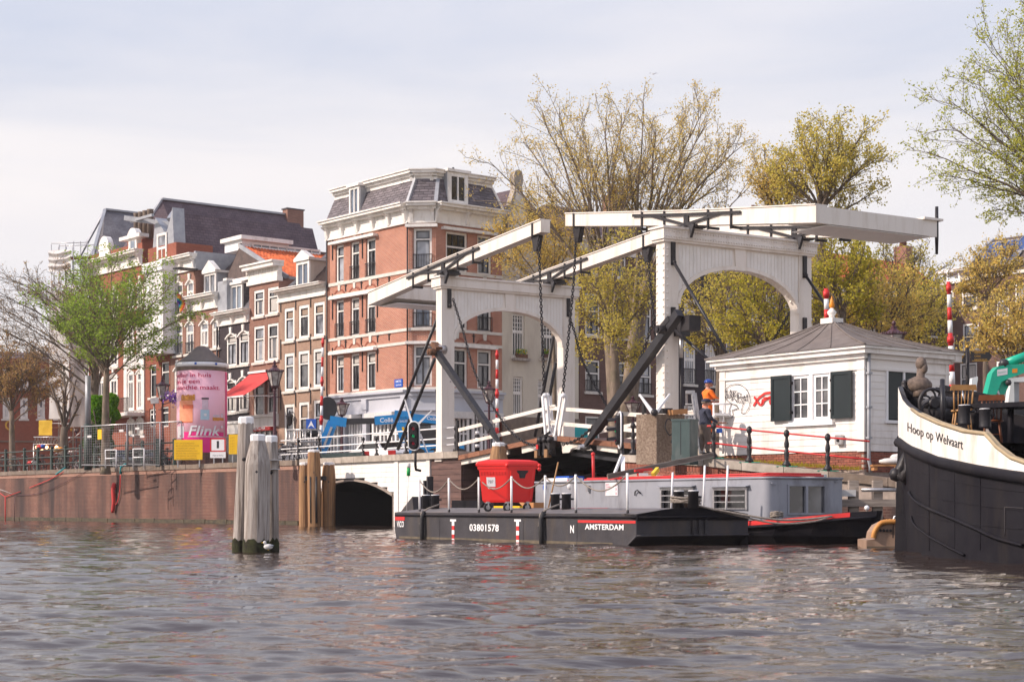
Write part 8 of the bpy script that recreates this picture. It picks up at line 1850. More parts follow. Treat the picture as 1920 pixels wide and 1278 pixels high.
for(x0,y0,x1,y1,tip,txt)in((1820,658,1859,677,1,('HERMITAGE','CARRE','RIJKSMUSEUM')),(1776,671,1810,680,-1,('ARTIS',)),(1787,665,1810,670.5,-1,('STOPERA',))):
 a0,z0=E.pix(x0,y1);a1,_=E.pix(x1,y0);z1=E.z(x0,y0);m=MB('frame_dark');zm=(z0+z1)/2
 pts=[(a0,z0),(a1-.1,z0),(a1,zm),(a1-.1,z1),(a0,z1)]if tip>0 else[(a0+.08,z0),(a1,z0),(a1,z1),(a0+.08,z1),(a0,zm)]
 m.fprism(E,pts,0,.04);f_=build(m,'finger',fs_);m=MB('gold');n_=len(txt)
 for k,t_ in enumerate(txt):m.text(t_,lambda x,y,k=k:E.pt(a0+.10+x,.045,z1-(k+.8)*(z1-z0)/n_+y),(z1-z0)/n_*.8,.0,sx=.8)
 m.box(E,a0+.03,a1-.1,.04,.046,z1-.02,z1-.005);m.box(E,a0+.03,a1-.1,.04,.046,z0+.005,z0+.02);build(m,'lettering',f_)
# ----
kb=thing('concrete_block','rough exposed-aggregate concrete block with wooden offcuts on top','concrete block',P(1232,855,52.6));BF2=Frame(*P(1231,850,53.0).xy,-.80,.60);BR2=Frame(*P(1231,850,53.0).xy,.86,.51)
lb,rb2=BF2.a(1193),BR2.a(1284)
m=MB('concrete');z0,z1=2.3,H+(HY-775.5)/F*53;q=[BF2.pt(lb,0,z0),BF2.pt(0,0,z0),BR2.pt(rb2,0,z0)];q.append(q[0]+q[2]-q[1]);m.hexa(q+[Vector((p.x,p.y,z1))for p in q]);build(m,'block',kb)
m=MB('cardboard');m.beam(P(1255,773,53.2),P(1283,771,53.6),.3,.16);build(m,'timber_offcuts',None,'orange-brown timber offcuts on the concrete block','timber');m=MB('frame_dark');m.beam(P(1237,770,53.3),P(1256,770,53.5),.3,.16);build(m,'black_box',None,'black box lying on the concrete block','box')
m=MB('white_gloss');m.beam(P(1199,739,53.2),P(1225,775,53),.05,.06,w2=.10,h2=.12);m.beam(P(1256,738,53.2),P(1229,775,53),.04,.04,w2=.10,h2=.09);m.m='black_iron';m.ball(P(1227,773,52.9),.12,8);build(m,'crossing_arms',None,'pair of white tapered arms forming a V above the concrete block','arms')
m=MB('black_iron');m.tube(curve([P(1262,790,53.0),P(1252,785,53.0),P(1247,800,52.95),P(1255,815,52.9),P(1262,812,52.9),P(1258,830,52.9)],24),.02,5);build(m,'loose_cable',None,'loose dark cable hanging down the concrete block','cable')
gc=thing('cabinet','dark grey-green steel electrical cabinet beside the concrete block','cabinet',P(1290,858,51.6));G1=Frame(*P(1293,850,51.7).xy,-.97,.24);G2=Frame(*P(1293,850,51.7).xy,.62,.78)
l1,l2=G1.a(1259.5),G2.a(1308.5);z0,z1=2.25,H+(HY-789)/F*51.7;q=[G1.pt(l1,0,z0),G1.pt(0,0,z0),G2.pt(l2,0,z0)];q.append(q[0]+q[2]-q[1]);m=MB('cabinet_green');m.hexa(q+[Vector((p.x,p.y,z1))for p in q]);build(m,'body',gc)
c_=sum(q,Vector())/4;m=MB('cabinet_green');m.hexa([Vector((c_.x+(p.x-c_.x)*1.06,c_.y+(p.y-c_.y)*1.06,z1+.002))for p in q]+[Vector((c_.x+(p.x-c_.x)*1.06,c_.y+(p.y-c_.y)*1.06,z1+.07))for p in q]);build(m,'lid',gc)
m=MB('cabinet_green');m.hexa([Vector((c_.x+(p.x-c_.x)*1.03,c_.y+(p.y-c_.y)*1.03,z0))for p in q]+[Vector((c_.x+(p.x-c_.x)*1.03,c_.y+(p.y-c_.y)*1.03,z0+.30))for p in q]);build(m,'plinth',gc);m=MB('frame_dark');a=l1*.5;m.box(G1,a-.008,a+.008,0,.004,z0+.3,z1);build(m,'door_gap',gc)
ld=thing('stepladder','pale aluminium stepladder standing between the cabinet and the portal','stepladder',P(1300,850,54));
m=MB('steel')
for(x0,y0,x1,y1,Y0,Y1)in((1298,736,1314,850,54.6,54.0),(1287,737,1288,850,54.8,55.2),(1303,737,1319,850,54.9,54.3)):m.beam(P(x0,y0,Y0),P(x1,y1,Y1),.07,.10)
build(m,'stile',ld)
for f in(.18,.36,.54,.72,.88):m=MB('steel');m.beam(P(1287.3,737+113*f,54.8),P(1298+16*f,737+113*f,54.6-.6*f),.12,.03);build(m,'tread',ld)
m=MB('steel');m.beam(P(1286,735,54.7),P(1302,735,54.7),.3,.10);build(m,'top_plate',ld)
pl=thing('work_platform','white tubular work platform with a small blue plate behind the standing man','work platform',P(1345,850,54.5));m=MB('white_gloss')
for x in(1338,1356):m.tube([P(x,755,54.6),P(x,850,54.6)],.035,6)
for y in(757,780):m.tube([P(1335,y,54.6),P(1372,y,54.6)],.035,6)
m.beam(P(1338,777,54.7),P(1366,777,54.7),.5,.08);build(m,'frame',pl);m=MB('blue_sign');m.beam(P(1343,807,54.5),P(1354,807,54.5),.02,.14);build(m,'blue_plate',pl)
m=MB('teal');m.wbox(P(1073,0,84).x,P(1119,0,84).x,84,85.4,ZS-.1,H+(HY-797)/F*84);build(m,'teal_bin',None,'teal blue container standing behind the right bridge railing','container')
# ----
gp=thing('railing_post','dark green flat iron railing post','railing post',(0,0,0));m=MB('green_iron');m.wbox(-.10,.10,-.07,.07,0,1.46);m.lathe((0,0,1.46),[(.13,0),(.14,.05),(.06,.12)],8);m.wbox(-.12,.12,-.08,.08,0,.12);build(m,'post',gp);GP=Proto(gp)
ps=[-14,11,46,71,97,123,151,178,208,238,267,301,327]
desc=['beyond the left frame edge','nearest the left frame edge','below the spiked gate','below the dark pollard tree','beside the thick left trunk','below the yellow banner','before the grey mast','in front of the left parked bicycle','at the slim green-tree trunk','beside the turquoise tape knot','before the white barrier','by the pale sign leg','next to the yellow board']
for px,l in zip(ps,desc):q=QL.pt(QL.a(px,-.15),-.15,ZC);GP.put(q,math.atan2(QL.t.y,QL.t.x),'dark green railing post on the quay '+l)['group']='green railing posts on the left quay'
for h,l in((1.34,'top'),(.86,'middle'),(.42,'bottom')):m=MB('green_iron');m.tube([QL.pt(QL.a(-40,-.15),-.15,ZC+h),QL.pt(QL.a(328,-.15),-.15,ZC+h)],.048,6);build(m,'handrail',None,f'{l} dark green rail along the left quay','railing','green rails on the left quay')
# wire mesh site fences
def site_fence(px0,px1,Y,y0,label,lean=0):
 E=Frame(*P((px0+px1)/2,0,Y).xy,.72,-.69);a0,a1=E.a(px0),E.a(px1);z0,z1=ZC,E.z((px0+px1)/2,y0);rt=thing('site_fence',label,'site fence',E.pt((a0+a1)/2,0,z0),'wire mesh site fences on the left quay');m=MB('steel')
 m.tube([E.pt(a0,0,z0),E.pt(a0,0,z1),E.pt(a1,lean,z1),E.pt(a1,0,z0),E.pt(a0,0,z0+.1)],.045,6);build(m,'frame',rt)
 m=MB('steel');n=int((a1-a0)/.22)
 for k in range(1,n):a=a0+(a1-a0)*k/n;m.box(E,a-.004,a+.004,-.004,.004,z0+.1,z1)
 for k in range(1,16):z=z0+(z1-z0)*k/16;m.box(E,a0,a1,-.004,.004,z-.004,z+.004)
 tag(build(m,'wire_mesh',rt),kind='stuff');return rt
site_fence(153,238,103.5,797,'wire mesh site fence panel right of the grey mast');site_fence(240,300,102,793,'wire mesh site fence panel before the white balcony house');site_fence(250,340,104.5,792,'tallest wire mesh site fence running up to the pink column')
for px,y0,l in((198,843,'left white tubular barrier on the quay, round cornered'),(250,841,'right white tubular barrier on the quay, square')):
 E=Frame(*P(px,0,100.5).xy,.85,-.5);a0,a1=E.a(px),E.a(px+20);z1=E.z(px+10,y0);m=MB('white_gloss');m.tube([E.pt(a0,0,ZC-.2),E.pt(a0,0,z1),E.pt(a1,0,z1),E.pt(a1,0,ZC-.2)],.045,6);m.tube([E.pt(a0,0,z1-.5),E.pt(a1,0,z1-.5)],.04,6);build(m,'tube_barrier',None,l,'barrier')
for px,y,Y,l in((188,814,103.4,'orange-yellow plate hung on the wire fence'),):m=MB('yellow_sign');E=Frame(*P(px,0,Y).xy,.72,-.69);a,z=E.pix(px,y);m.box(E,a-.22,a+.22,.02,.05,z-.3,z+.3);build(m,'yellow_plate',None,l,'plate')
for px,y,l in((169,798+20,'left small white tag on the wire fence'),(229,807,'upper small white tag on the wire fence'),(249,816,'middle small white tag on the wire fence'),(259,803,'cream tag near the top of the wire fence'),(268,818,'right small white tag on the wire fence')):m=MB('sack_white');E=Frame(*P(px,0,101.8).xy,.72,-.69);a,z=E.pix(px,y);m.box(E,a-.22,a+.22,.04,.06,z-.07,z+.07);build(m,'fence_tag',None,l,'tag')
m=MB('green_iron');p=P(296,0,101.5);m.wbox(p.x-.12,p.x+.12,101.4,101.7,ZC-.1,H+(HY-822)/F*101.5);build(m,'green_box',None,'tall pale green electrical box right of the camera pole','cabinet')
# bicycles
bk=thing('bicycle','bicycle','bicycle',(0,0,0),'bicycles parked behind the left quay railing');
for x in(-.52,.52):m=MB('rubber');m.tube([(x+.34*math.cos(t),0,.35+.34*math.sin(t))for t in[2*math.pi*k/20 for k in range(20)]],.022,5,close=True);w_=build(m,'wheel',bk);m=MB('steel');[m.tube([(x,0,.35),(x+.33*math.cos(t),0,.35+.33*math.sin(t))],.004,3)for t in[2*math.pi*k/10 for k in range(10)]];m.tube([(x,-.04,.35),(x,.04,.35)],.03,6);build(m,'spokes',w_)
m=MB('black_paint');
for a,b_ in(((-.52,.35),(-.12,.30)),((-.52,.35),(-.2,.82)),((-.12,.30),(-.22,.92)),((-.12,.30),(.36,.80)),((-.2,.80),(.36,.84)),((.52,.35),(.34,.98))):m.tube([(a[0],0,a[1]),(b_[0],0,b_[1])],.018,5)
m.tube([(-.8,0,.52),(-.7,0,.70),(-.5,0,.745),(-.32,0,.66)],.02,5);m.tube([(.30,0,.60),(.5,0,.745),(.75,0,.66)],.02,5);build(m,'frame',bk);m=MB('rubber');m.ball((-.23,0,.97),.12,8,(1.2,.7,.4));build(m,'saddle',bk);m=MB('steel');m.tube([(.16,-.28,1.03),(.32,-.22,1.06),(.34,0,1.0),(.32,.22,1.06),(.16,.28,1.03)],.014,5);build(m,'handlebar',bk)
m=MB('black_iron');m.wbox(-.75,-.3,-.07,.07,.76,.78);build(m,'carrier',bk);BK=Proto(bk)
bl=['bicycle with a pale wheel directly left of the white barrier','bicycle leaning near the grey mast','dark bicycle below the yellow banner','dark bicycle before the thick left trunk','bicycle with a blue and red cover beside the trunk','bicycle under the pollard tree','bicycle close to the left frame edge','bicycle right of the spiked gate','bicycle by the pale sign leg next to the yellow board','bicycle between mooring piles and striped pole','bicycle just right of the mooring piles','bicycle right of the slim lantern at the scaffold foot','bicycle behind the orange and brown crates','bicycle just left of the orange crates railing post','bicycle under the small distant lantern','bicycle leaning on the railing under the pollard tree','bicycle second from the left frame edge','bicycle touching the foot of the grey mast']
for k,(px,dy,rz)in enumerate(((186,2.3,-50),(160,1.4,-30),(112,1.8,-60),(88,1.5,20),(72,2.2,-45),(50,1.6,-70),(8,1.5,-40),(30,2.3,-55),(318,1.6,-50),(556,3.2,-45),(536,3.0,-30),(132,2.0,-50))):
 q=QL.pt(QL.a(px,-dy),-dy,ZC-.18)if px<540 else BR.pt(BR.a(px,-dy),-dy,ZC-.18);BK.put(q,R(rz),bl[k]+'' if len(bl[k].split())>3 else bl[k],1.3)
for px,y,mm,mm2,l in((75,838,'red_paint','blue_sign','blue and red cloth bundle on a parked bicycle'),(58,868,'red_paint','sack_white','red and white bag at the foot of the railing'),(108,843,'chair_wood','flame_orange','orange and brown crates among the bicycles')):
 Y=QL.pt(QL.a(px,-1.4),0,0).y+.8;c=P(px,y,Y);m=MB(mm);m.ball(c,.26,9,(1.2,.7,.7));m.m=mm2;m.ball(c+Vector((.22,-.05,.06)),.2,9,(1.1,.8,.7));build(m,'cloth_bundle',None,l,'bundle')
 # parked cars (seen through the fences)
def car(loc,rz,mm,label):
 rt=thing('parked_car',label,'car',(0,0,0),'cars parked on the left bank');prof=[(-2.1,.35),(-2.12,.75),(-1.9,.92),(-1.35,.97),(-.85,1.42),(.55,1.45),(1.25,1.0),(1.95,.85),(2.1,.6),(2.1,.32)];L0=Frame(0,0,1,0);L0.o=Vector((0,0));L0.n=Vector((0,1))
 m=MB(mm);m.prism([Vector((x,-.82,z))for x,z in prof],(0,1.64,0));build(m,'body',rt)
 m=MB('glass_dark');
 for y in(-.826,.826):m.quad(*[Vector((x,y,z))for x,z in((-1.2,.99),(-.8,1.36),(.5,1.38),(1.05,1.01))])
 m.quad(*[Vector(v)for v in((-1.34,-.72,1.0),(-1.34,.72,1.0),(-.88,.68,1.41),(-.88,-.68,1.41))]);m.quad(*[Vector(v)for v in((1.24,-.72,1.02),(1.24,.72,1.02),(.58,.68,1.43),(.58,-.68,1.43))]);build(m,'windows',rt)
 for x in(-1.3,1.3):
  for y in(-.84,.70):m=MB('rubber');m.tube([(x,y,.32),(x,y+.14,.32)],.32,16);w_=build(m,'wheel',rt);m=MB('steel');m.tube([(x,y-.004,.32),(x,y+.144,.32)],.19,12);build(m,'rim',w_)
 for y in(-.6,.6):m=MB('sack_white');m.ball((2.06,y,.68),.12,8,(.4,1.4,.8));build(m,'headlight',rt);m=MB('red_paint');m.ball((-2.1,y,.76),.1,8,(.3,1.2,.9));build(m,'tail_light',rt)
 rt.location=loc;rt.rotation_euler=(0,0,rz);return rt
for px,Y,mm,l in((226,112,'zinc','silver parked car seen through the left wire fence'),(272,111,'black_paint','dark parked car seen through the right wire fence'),(560,103,'zinc','grey parked car behind the railing right of the mooring piles'),(712,97,'white_gloss','white parked van-like car before the grey shop front')):c=P(px,900,Y);car((c.x,c.y,ZS),R(129),mm,l)
# tapes and ropes on the quay wall
def qlw(px,py,b=.10):a,z=QL.pix(px,py,b);return QL.pt(a,b,z)
m=MB('red_cloth');m.tube([qlw(120,884),qlw(90,900),qlw(55,914)],.03,4);m.tube([qlw(38,921),qlw(10,931),qlw(0,924)],.03,4);m.tube([qlw(10,931),qlw(10,985)],.04,4);m.m='sack_white';m.tube([qlw(0,917),qlw(22,925)],.015,4);m.m='teal';m.tube([qlw(122,876),qlw(105,889)],.06,4);build(m,'barrier_tape',None,'torn red and white barrier tape drooping along the left quay wall','tape')
m=MB('purple_iron');m.tube(curve([qlw(168,880),qlw(140,894),qlw(100,914),qlw(65,926),qlw(28,928)],20),.02,4);m.tube([qlw(28,928),qlw(27,976)],.02,4);build(m,'slack_rope',None,'thin dark slack rope on the left quay wall','rope')
m=MB('red_cloth');m.tube(curve([qlw(214,905,.15),qlw(212,920,.18),qlw(213,940,.18),qlw(211,960,.15)],12),[.10,.14,.15,.14,.13,.13,.13,.13,.12,.12,.12,.12,.10][:len(curve([qlw(214,905),qlw(212,920),qlw(213,940),qlw(211,960)],12))],7);m.tube(curve([qlw(226,890),qlw(225,915),qlw(222,935),qlw(217,945),qlw(214,930)],16),.035,5);m.m='teal';m.tube([qlw(236,869),qlw(227,875),qlw(226,888)],.07,5);build(m,'red_buoy_line',None,'bundle of faded red hose hung on the left quay wall by a green tape','hose')
# ----
lf=thing('boom_lift','bright blue articulated boom lift parked behind the bridge railing','boom lift',P(800,880,93))
YL=93
def lb_(x0,y0,x1,y1,w,h,mm,name='boom',Y0=YL,Y1=YL):m=MB(mm);m.beam(P(x0,y0,Y0),P(x1,y1,Y1),w,h);return build(m,name,lf)
lb_(600,848,623,790,.35,.45,'blue_lift');lb_(607,850,628,795,.3,.25,'blue_lift','boom',YL-.2,YL-.2);lb_(619,788,650,792,.4,.5,'blue_lift','knuckle');lb_(606,840,622,800,.12,.12,'steel','cylinder',YL-.35,YL-.35)
lb_(648,790,705,788.5,.32,.32,'frame_dark','telescopic_section');bb=lb_(703,788.5,752,784.5,.4,.47,'blue_lift');lb_(740,777,772,779,.5,.45,'blue_lift','knuckle');lb_(752,782,764,828,.45,.75,'blue_lift','riser');b2=lb_(768,782,832,789,.45,.42,'blue_lift');lb_(780,797,830,793,.3,.12,'frame_dark','link')
m=MB('white_gloss');q=P(712,791.5,YL-.25);m.text('Collé',lambda x,y:q+Vector((x,0,y+x*.04)),.34,.012);m.text('RENTAL',lambda x,y:q+Vector((.92+x,0,y+.18+x*.04)),.17,.0);m.text('& SALES',lambda x,y:q+Vector((.92+x,0,y+.0+x*.04)),.17,.0);q2=P(800,786,YL-.25);m.text('Collé',lambda x,y:q2+Vector((x,0,y-x*.12)),.26,.01);m.text('RENTAL',lambda x,y:q2+Vector((.7+x,0,y-.0-x*.12)),.12,.0);build(m,'lettering',lf)
m=MB('frame_dark');m.wbox(P(775,0,YL).x,P(828,0,YL).x,YL-.6,YL+1.2,H+(HY-832)/F*YL,H+(HY-803)/F*YL);build(m,'turret',lf);m=MB('blue_lift');m.wbox(P(768,0,YL).x,P(870,0,YL).x,YL-.7,YL+1.4,ZS+.45,H+(HY-833)/F*YL);build(m,'chassis',lf)
for x in(785,815,862):m=MB('rubber');c=P(x,868,YL-.9);m.tube([Vector((c.x,YL-1.0,ZS+.45)),Vector((c.x,YL-.6,ZS+.45))],.45,16);build(m,'wheel',lf)
m=MB('yellow_sign')
for k in range(6):m.beam(P(755+k*1.8,800+k*6,YL-.3),P(757+k*1.8,806+k*6,YL-.3),.02,.12)
build(m,'warning_stripe',lf)
m=MB('steel');x0,x1=P(540,0,92).x,P(600,0,92).x
for z in(H+(HY-846)/F*92,H+(HY-828)/F*92,H+(HY-806)/F*92):
 m.tube([Vector((x,y,z))for x,y in((x0,91.6),(x1,91.6),(x1,92.6),(x0,92.6))],.035,5,close=True)
for x in np.linspace(x0,x1,5):
 for y in(91.6,92.6):m.tube([Vector((x,y,H+(HY-846)/F*92)),Vector((x,y,H+(HY-806)/F*92))],.03,5)
build(m,'basket',lf);m=MB('frame_dark');c=P(585,812,91.8);m.ball(c,.35,8,(1,.6,.7));build(m,'control_box',lf)
m=MB('blue_lift')
for x,y in((805,852),(830,850),(866,855)):m.beam(P(x-8,y,80),P(x+9,y-2,80),.4,.3)
build(m,'blue_tarp',None,'crumpled blue tarpaulins behind the parapet left of the portal','tarpaulin')
m=MB('red_paint');m.beam(P(676,851,90),P(692,850,90),.4,.25);m.beam(P(728,849,88),P(742,848,88),.4,.25);build(m,'red_block',None,'small red blocks on the street behind the thin white rails','barrier feet')
m=MB('cabinet_green');m.beam(P(600,857,90),P(684,853,90),.9,.35);build(m,'trailer',None,'flat dark green trailer bed behind the thin white rails','trailer')
# ----
ex=thing('excavator','green excavator arm and white cab standing behind the ship at the right edge','excavator',P(1890,760,46));YE=46
E=Frame(*P(1880,740,YE).xy,1,.05)
def poly(pts,b0,b1,mm,name):m=MB(mm);m.fprism(E,[E.pix(*p)for p in pts],b0,b1);return build(m,name,ex)
poly([(1846,741),(1856,700),(1866,688),(1890,684),(1935,682),(1935,692),(1910,702),(1884,711),(1873,717),(1868,730),(1860,748)],-.2,.2,'excavator_green','boom')
poly([(1862,718),(1872,712),(1884,708),(1891,714),(1888,726),(1876,750),(1866,752),(1858,744)],-.35,.1,'excavator_green','stick')
m=MB('excavator_green');m.tube([E.pt(*(lambda t:(t[0],.05,t[1]))(E.pix(1884,682))),E.pt(*(lambda t:(t[0],.05,t[1]))(E.pix(1935,663)))],.13,10);build(m,'hydraulic_cylinder',ex);m=MB('steel');m.tube([E.pt(*(lambda t:(t[0],.1,t[1]))(E.pix(x,y)))for x,y in((1863,722),(1874,755))],.06,8);build(m,'piston_rod',ex);m=MB('frame_dark');m.ball(E.pt(*(lambda t:(t[0],.1,t[1]))(E.pix(1880,682))),.14,8);build(m,'pivot',ex);m=MB('frame_dark');m.ball(E.pt(*(lambda t:(t[0],.2,t[1]))(E.pix(1886,718))),.09,8);build(m,'pivot',ex)
m=MB('poster_white');a,z=E.pix(1865,706);m.quad(*[E.pt(a+x,.205,z+y)for x,y in((0,0),(.28,.05),(.28,.22),(0,.17))]);pn=build(m,'name_plate',ex);m=MB('excavator_green');m.text('Dimensco',lambda x,y:E.pt(a+.02+x,.212,z+.07+y+x*.17),.07,.0,sx=.8);build(m,'lettering',pn)
m=MB('flame_orange');a,z=E.pix(1893,700);m.quad(*[E.pt(a+x,.205,z+y)for x,y in((0,0),(.14,.01),(.14,.12),(0,.11))]);build(m,'number_plate',ex)
poly([(1841,742),(1845,703),(1856,700),(1856,706),(1849,742)],-1.2,-1.0,'white_gloss','cab_pillar');poly([(1868,765),(1890,712),(1900,706),(1935,704),(1935,765)],-1.1,-.95,'glass_boat','cab_glass')if False else None
m=MB('glass_sky');m.quad(*[E.pt(*(lambda t:(t[0],-1.0,t[1]))(E.pix(x,y)))for x,y in((1868,768),(1935,768),(1935,706),(1884,708))]);build(m,'cab_glass',ex)
poly([(1905,765),(1911,720),(1909,710),(1900,706),(1940,702),(1940,712),(1918,712),(1919,765)],-.98,-.7,'white_gloss','cab_frame')
m=MB('frame_dark');m.box(E,E.a(1850),E.a(1990),-3,-.5,2.2,H+(HY-765)/F*YE);build(m,'undercarriage',ex)
# ----
def skin_body(name,joints,edges,root,parent,paint,seg=2):
 me=bpy.data.meshes.new(name);me.from_pydata([Vector(j[:3])for j in joints],edges,[]);o=bpy.data.objects.new(name,me);COL.objects.link(o)
 md=o.modifiers.new('s','SKIN');sv=me.skin_vertices[0].data
 for i,j in enumerate(joints):r_=j[3];sv[i].radius=(r_,r_*(j[4]if len(j)>4 else 1))
 sv[root].use_root=True;md.use_smooth_shade=True
 sd=o.modifiers.new('d','SUBSURF');sd.levels=seg;sd.render_levels=seg
 dg_=bpy.context.evaluated_depsgraph_get();dg_.update();ne=bpy.data.meshes.new_from_object(o.evaluated_get(dg_));bpy.data.objects.remove(o)
 ne.name=name;names=[]
 cs=[p.center.copy()for p in ne.polygons];mats_=[paint(c)for c in cs]
 ne.materials.clear()
 for mm in mats_:
  if mm not in names:names.append(mm);ne.materials.append(MATS[mm])
 ne.polygons.foreach_set('material_index',[names.index(x)for x in mats_]);ne.polygons.foreach_set('use_smooth',[True]*len(ne.polygons))
 ob=bpy.data.objects.new(name,ne);COL.objects.link(ob);ob.parent=parent;ORG[ob.name]=ORG[parent.name];return ob
def person(loc,rz,label,shirt,trousers,hat,hard=False,arms=None,scale=1,girth=1.2):
 rt=thing('person',label,'person',(0,0,0))
 aL,aR_=arms
 J=[(0,0,.96,.15,.75),(0,.01,1.12,.165,.8),(0,.0,1.30,.175,.75),(0,-.01,1.44,.13,.8),(0,.0,1.52,.062),(0,.02,1.60,.075)]
 Ed=[(0,1),(1,2),(2,3),(3,4),(4,5)]
 def chain_(start,pts):
  prev=start
  for p in pts:J.append(p);Ed.append((prev,len(J)-1));prev=len(J)-1
  return prev
 for sg,arm in((-1,aL),(1,aR_)):
  w=chain_(3,[(sg*.19,0,1.42,.075)]+[(x,y,z,r_)for(x,y,z),r_ in zip(arm,(.055,.042,.036))])
  hx,hy,hz=arm[-1];pv=arm[-2];d=(Vector(arm[-1])-Vector(pv)).normalized();s_v=d.cross(Vector((0,1,0))).normalized()if abs(d.y)<.9 else Vector((1,0,0));p=Vector(arm[-1])+d*.06;J.append((*p,.030,1.3));Ed.append((w,len(J)-1));palm=len(J)-1
  for k in range(4):q=p+d*(.055+.01*(1-abs(k-1.5)))+s_v*(k-1.5)*.020;q2=q+d*.03+Vector((0,.018,-.01));J.append((*q,.0085));Ed.append((palm,len(J)-1));J.append((*q2,.0075));Ed.append((len(J)-2,len(J)-1))
  q=p+s_v*.045-d*.01;J.append((*q,.010));Ed.append((palm,len(J)-1))
  chain_(0,[(sg*.10,0,.90,.115),(sg*.115,.01+.02*sg,.50,.075),(sg*.12,-.02+.04*sg,.10,.048),(sg*.12,.02+.04*sg,.045,.045),(sg*.125,.16+.04*sg,.035,.038)])
 head=Vector((0,.03,1.69))
 def paint(c):
  if c.z>1.49:return 'skin'
  ha=min((c-Vector(aL[-1])).length,(c-Vector(aR_[-1])).length)
  if ha<.13 and(c.x**2>.03 or abs(c.y)>.15):return 'skin'
  if c.z<.10:return 'rubber'
  if c.z<.97 and abs(c.x)<.26 and abs(c.y)<.24:return trousers
  if hard and(1.12<c.z<1.18 or .99<c.z<1.03):return 'reflective'
  return shirt
 skin_body('body',J,Ed,0,rt,paint)
 m=MB('skin');m.ball(head,.105,16,(.80,.95,1.12));m.ball(head+Vector((0,.085,-.045)),.055,10,(.9,.8,.8));m.beam(head+Vector((0,.098,.025)),head+Vector((0,.125,-.02)),.022,.02,w2=.03)
 for sg in(-1,1):m.ball(head+Vector((sg*.084,-.005,-.005)),.026,8,(.4,.8,1.2))
 m.m='frame_dark'
 for sg in(-1,1):m.ball(head+Vector((sg*.034,.088,.02)),.011,6)
 m.m='poster_bag_dark';m.beam(head+Vector((-.025,.108,-.052)),head+Vector((.025,.108,-.052)),.01,.008);build(m,'head',rt)
 m=MB(hat)
 if hard:m.lathe(head+Vector((0,-.005,.035)),[(.125,0),(.122,.03),(.105,.08),(.06,.115),(.01,.125)],16);m.lathe(head+Vector((0,.02,.03)),[(.15,0),(.145,.012)],16);build(m,'hard_hat',rt)
 else:m.lathe(head+Vector((0,-.005,.03)),[(.106,-.02),(.108,.03),(.095,.075),(.05,.10),(.01,.104)],16);m.add([head+Vector(v)for v in((-.07,.08,.03),(.07,.08,.03),(.05,.17,.02),(-.05,.17,.02),(-.07,.08,.04),(.07,.08,.04),(.05,.17,.028),(-.05,.17,.028))],[(3,2,1,0),(4,5,6,7),(2,3,7,6),(1,2,6,5),(3,0,4,7)]);build(m,'cap',rt);m=MB('bark_pale');m.lathe(head+Vector((0,-.015,-.035)),[(.085,0),(.10,.03),(.103,.06)],12);build(m,'hair',rt)
 m=MB('navy_cloth' if not hard else 'orange_vest');m.lathe((0,.0,1.455),[(.085,0),(.09,.03),(.075,.06)],12);build(m,'collar',rt)
 if hard:m=MB('reflective');[m.beam((x,.125,1.0),(x,.135,1.42),.035,.01,up=(0,1,0))for x in(-.09,.09)];build(m,'reflective_braces',rt)
 rt.location=loc;rt.rotation_euler=(0,0,rz);rt.scale=(scale*girth,scale*girth,scale)
 return rt
pm=P(1322,850,53.9);pm.z=2.62
person(pm,R(-78),'man in a dark navy shirt, dark cap and khaki trousers left of the hut','navy_cloth','khaki_cloth','navy_cloth',False,([(-.25,.02,1.16),(-.24,.18,.98),(-.22,.26,.98)],[(.24,.05,1.17),(.20,.24,1.02),(.18,.34,1.02)]),(H+(HY-748)/F*53.9-2.62)/1.80,1.42)
po=P(1327,800,56.2);zt_o=H+(HY-713)/F*56.2;
person((po.x,po.y,zt_o-1.80),R(-70),'worker in orange jacket and blue helmet standing higher behind the dark-shirted man','orange_vest','orange_vest','helmet_blue',True,([(-.27,.10,1.20),(-.20,.34,1.10),(-.16,.42,1.10)],[(.27,.10,1.20),(.20,.34,1.12),(.16,.44,1.12)]),1.0)
m=MB('weathered_beam');m.wbox(po.x-.7,po.x+.9,po.y-.5,po.y+.5,zt_o-1.87,zt_o-1.805);build(m,'plank_deck',None,'plank deck under the worker in orange','plank deck')
m=MB('steel')
for x in(-.65,.85):
 for y in(-.45,.45):m.tube([(po.x+x,po.y+y,2.7),(po.x+x,po.y+y,zt_o-1.87)],.03,6)
build(m,'trestle',None,'low steel trestle carrying the plank deck of the orange worker','trestle')
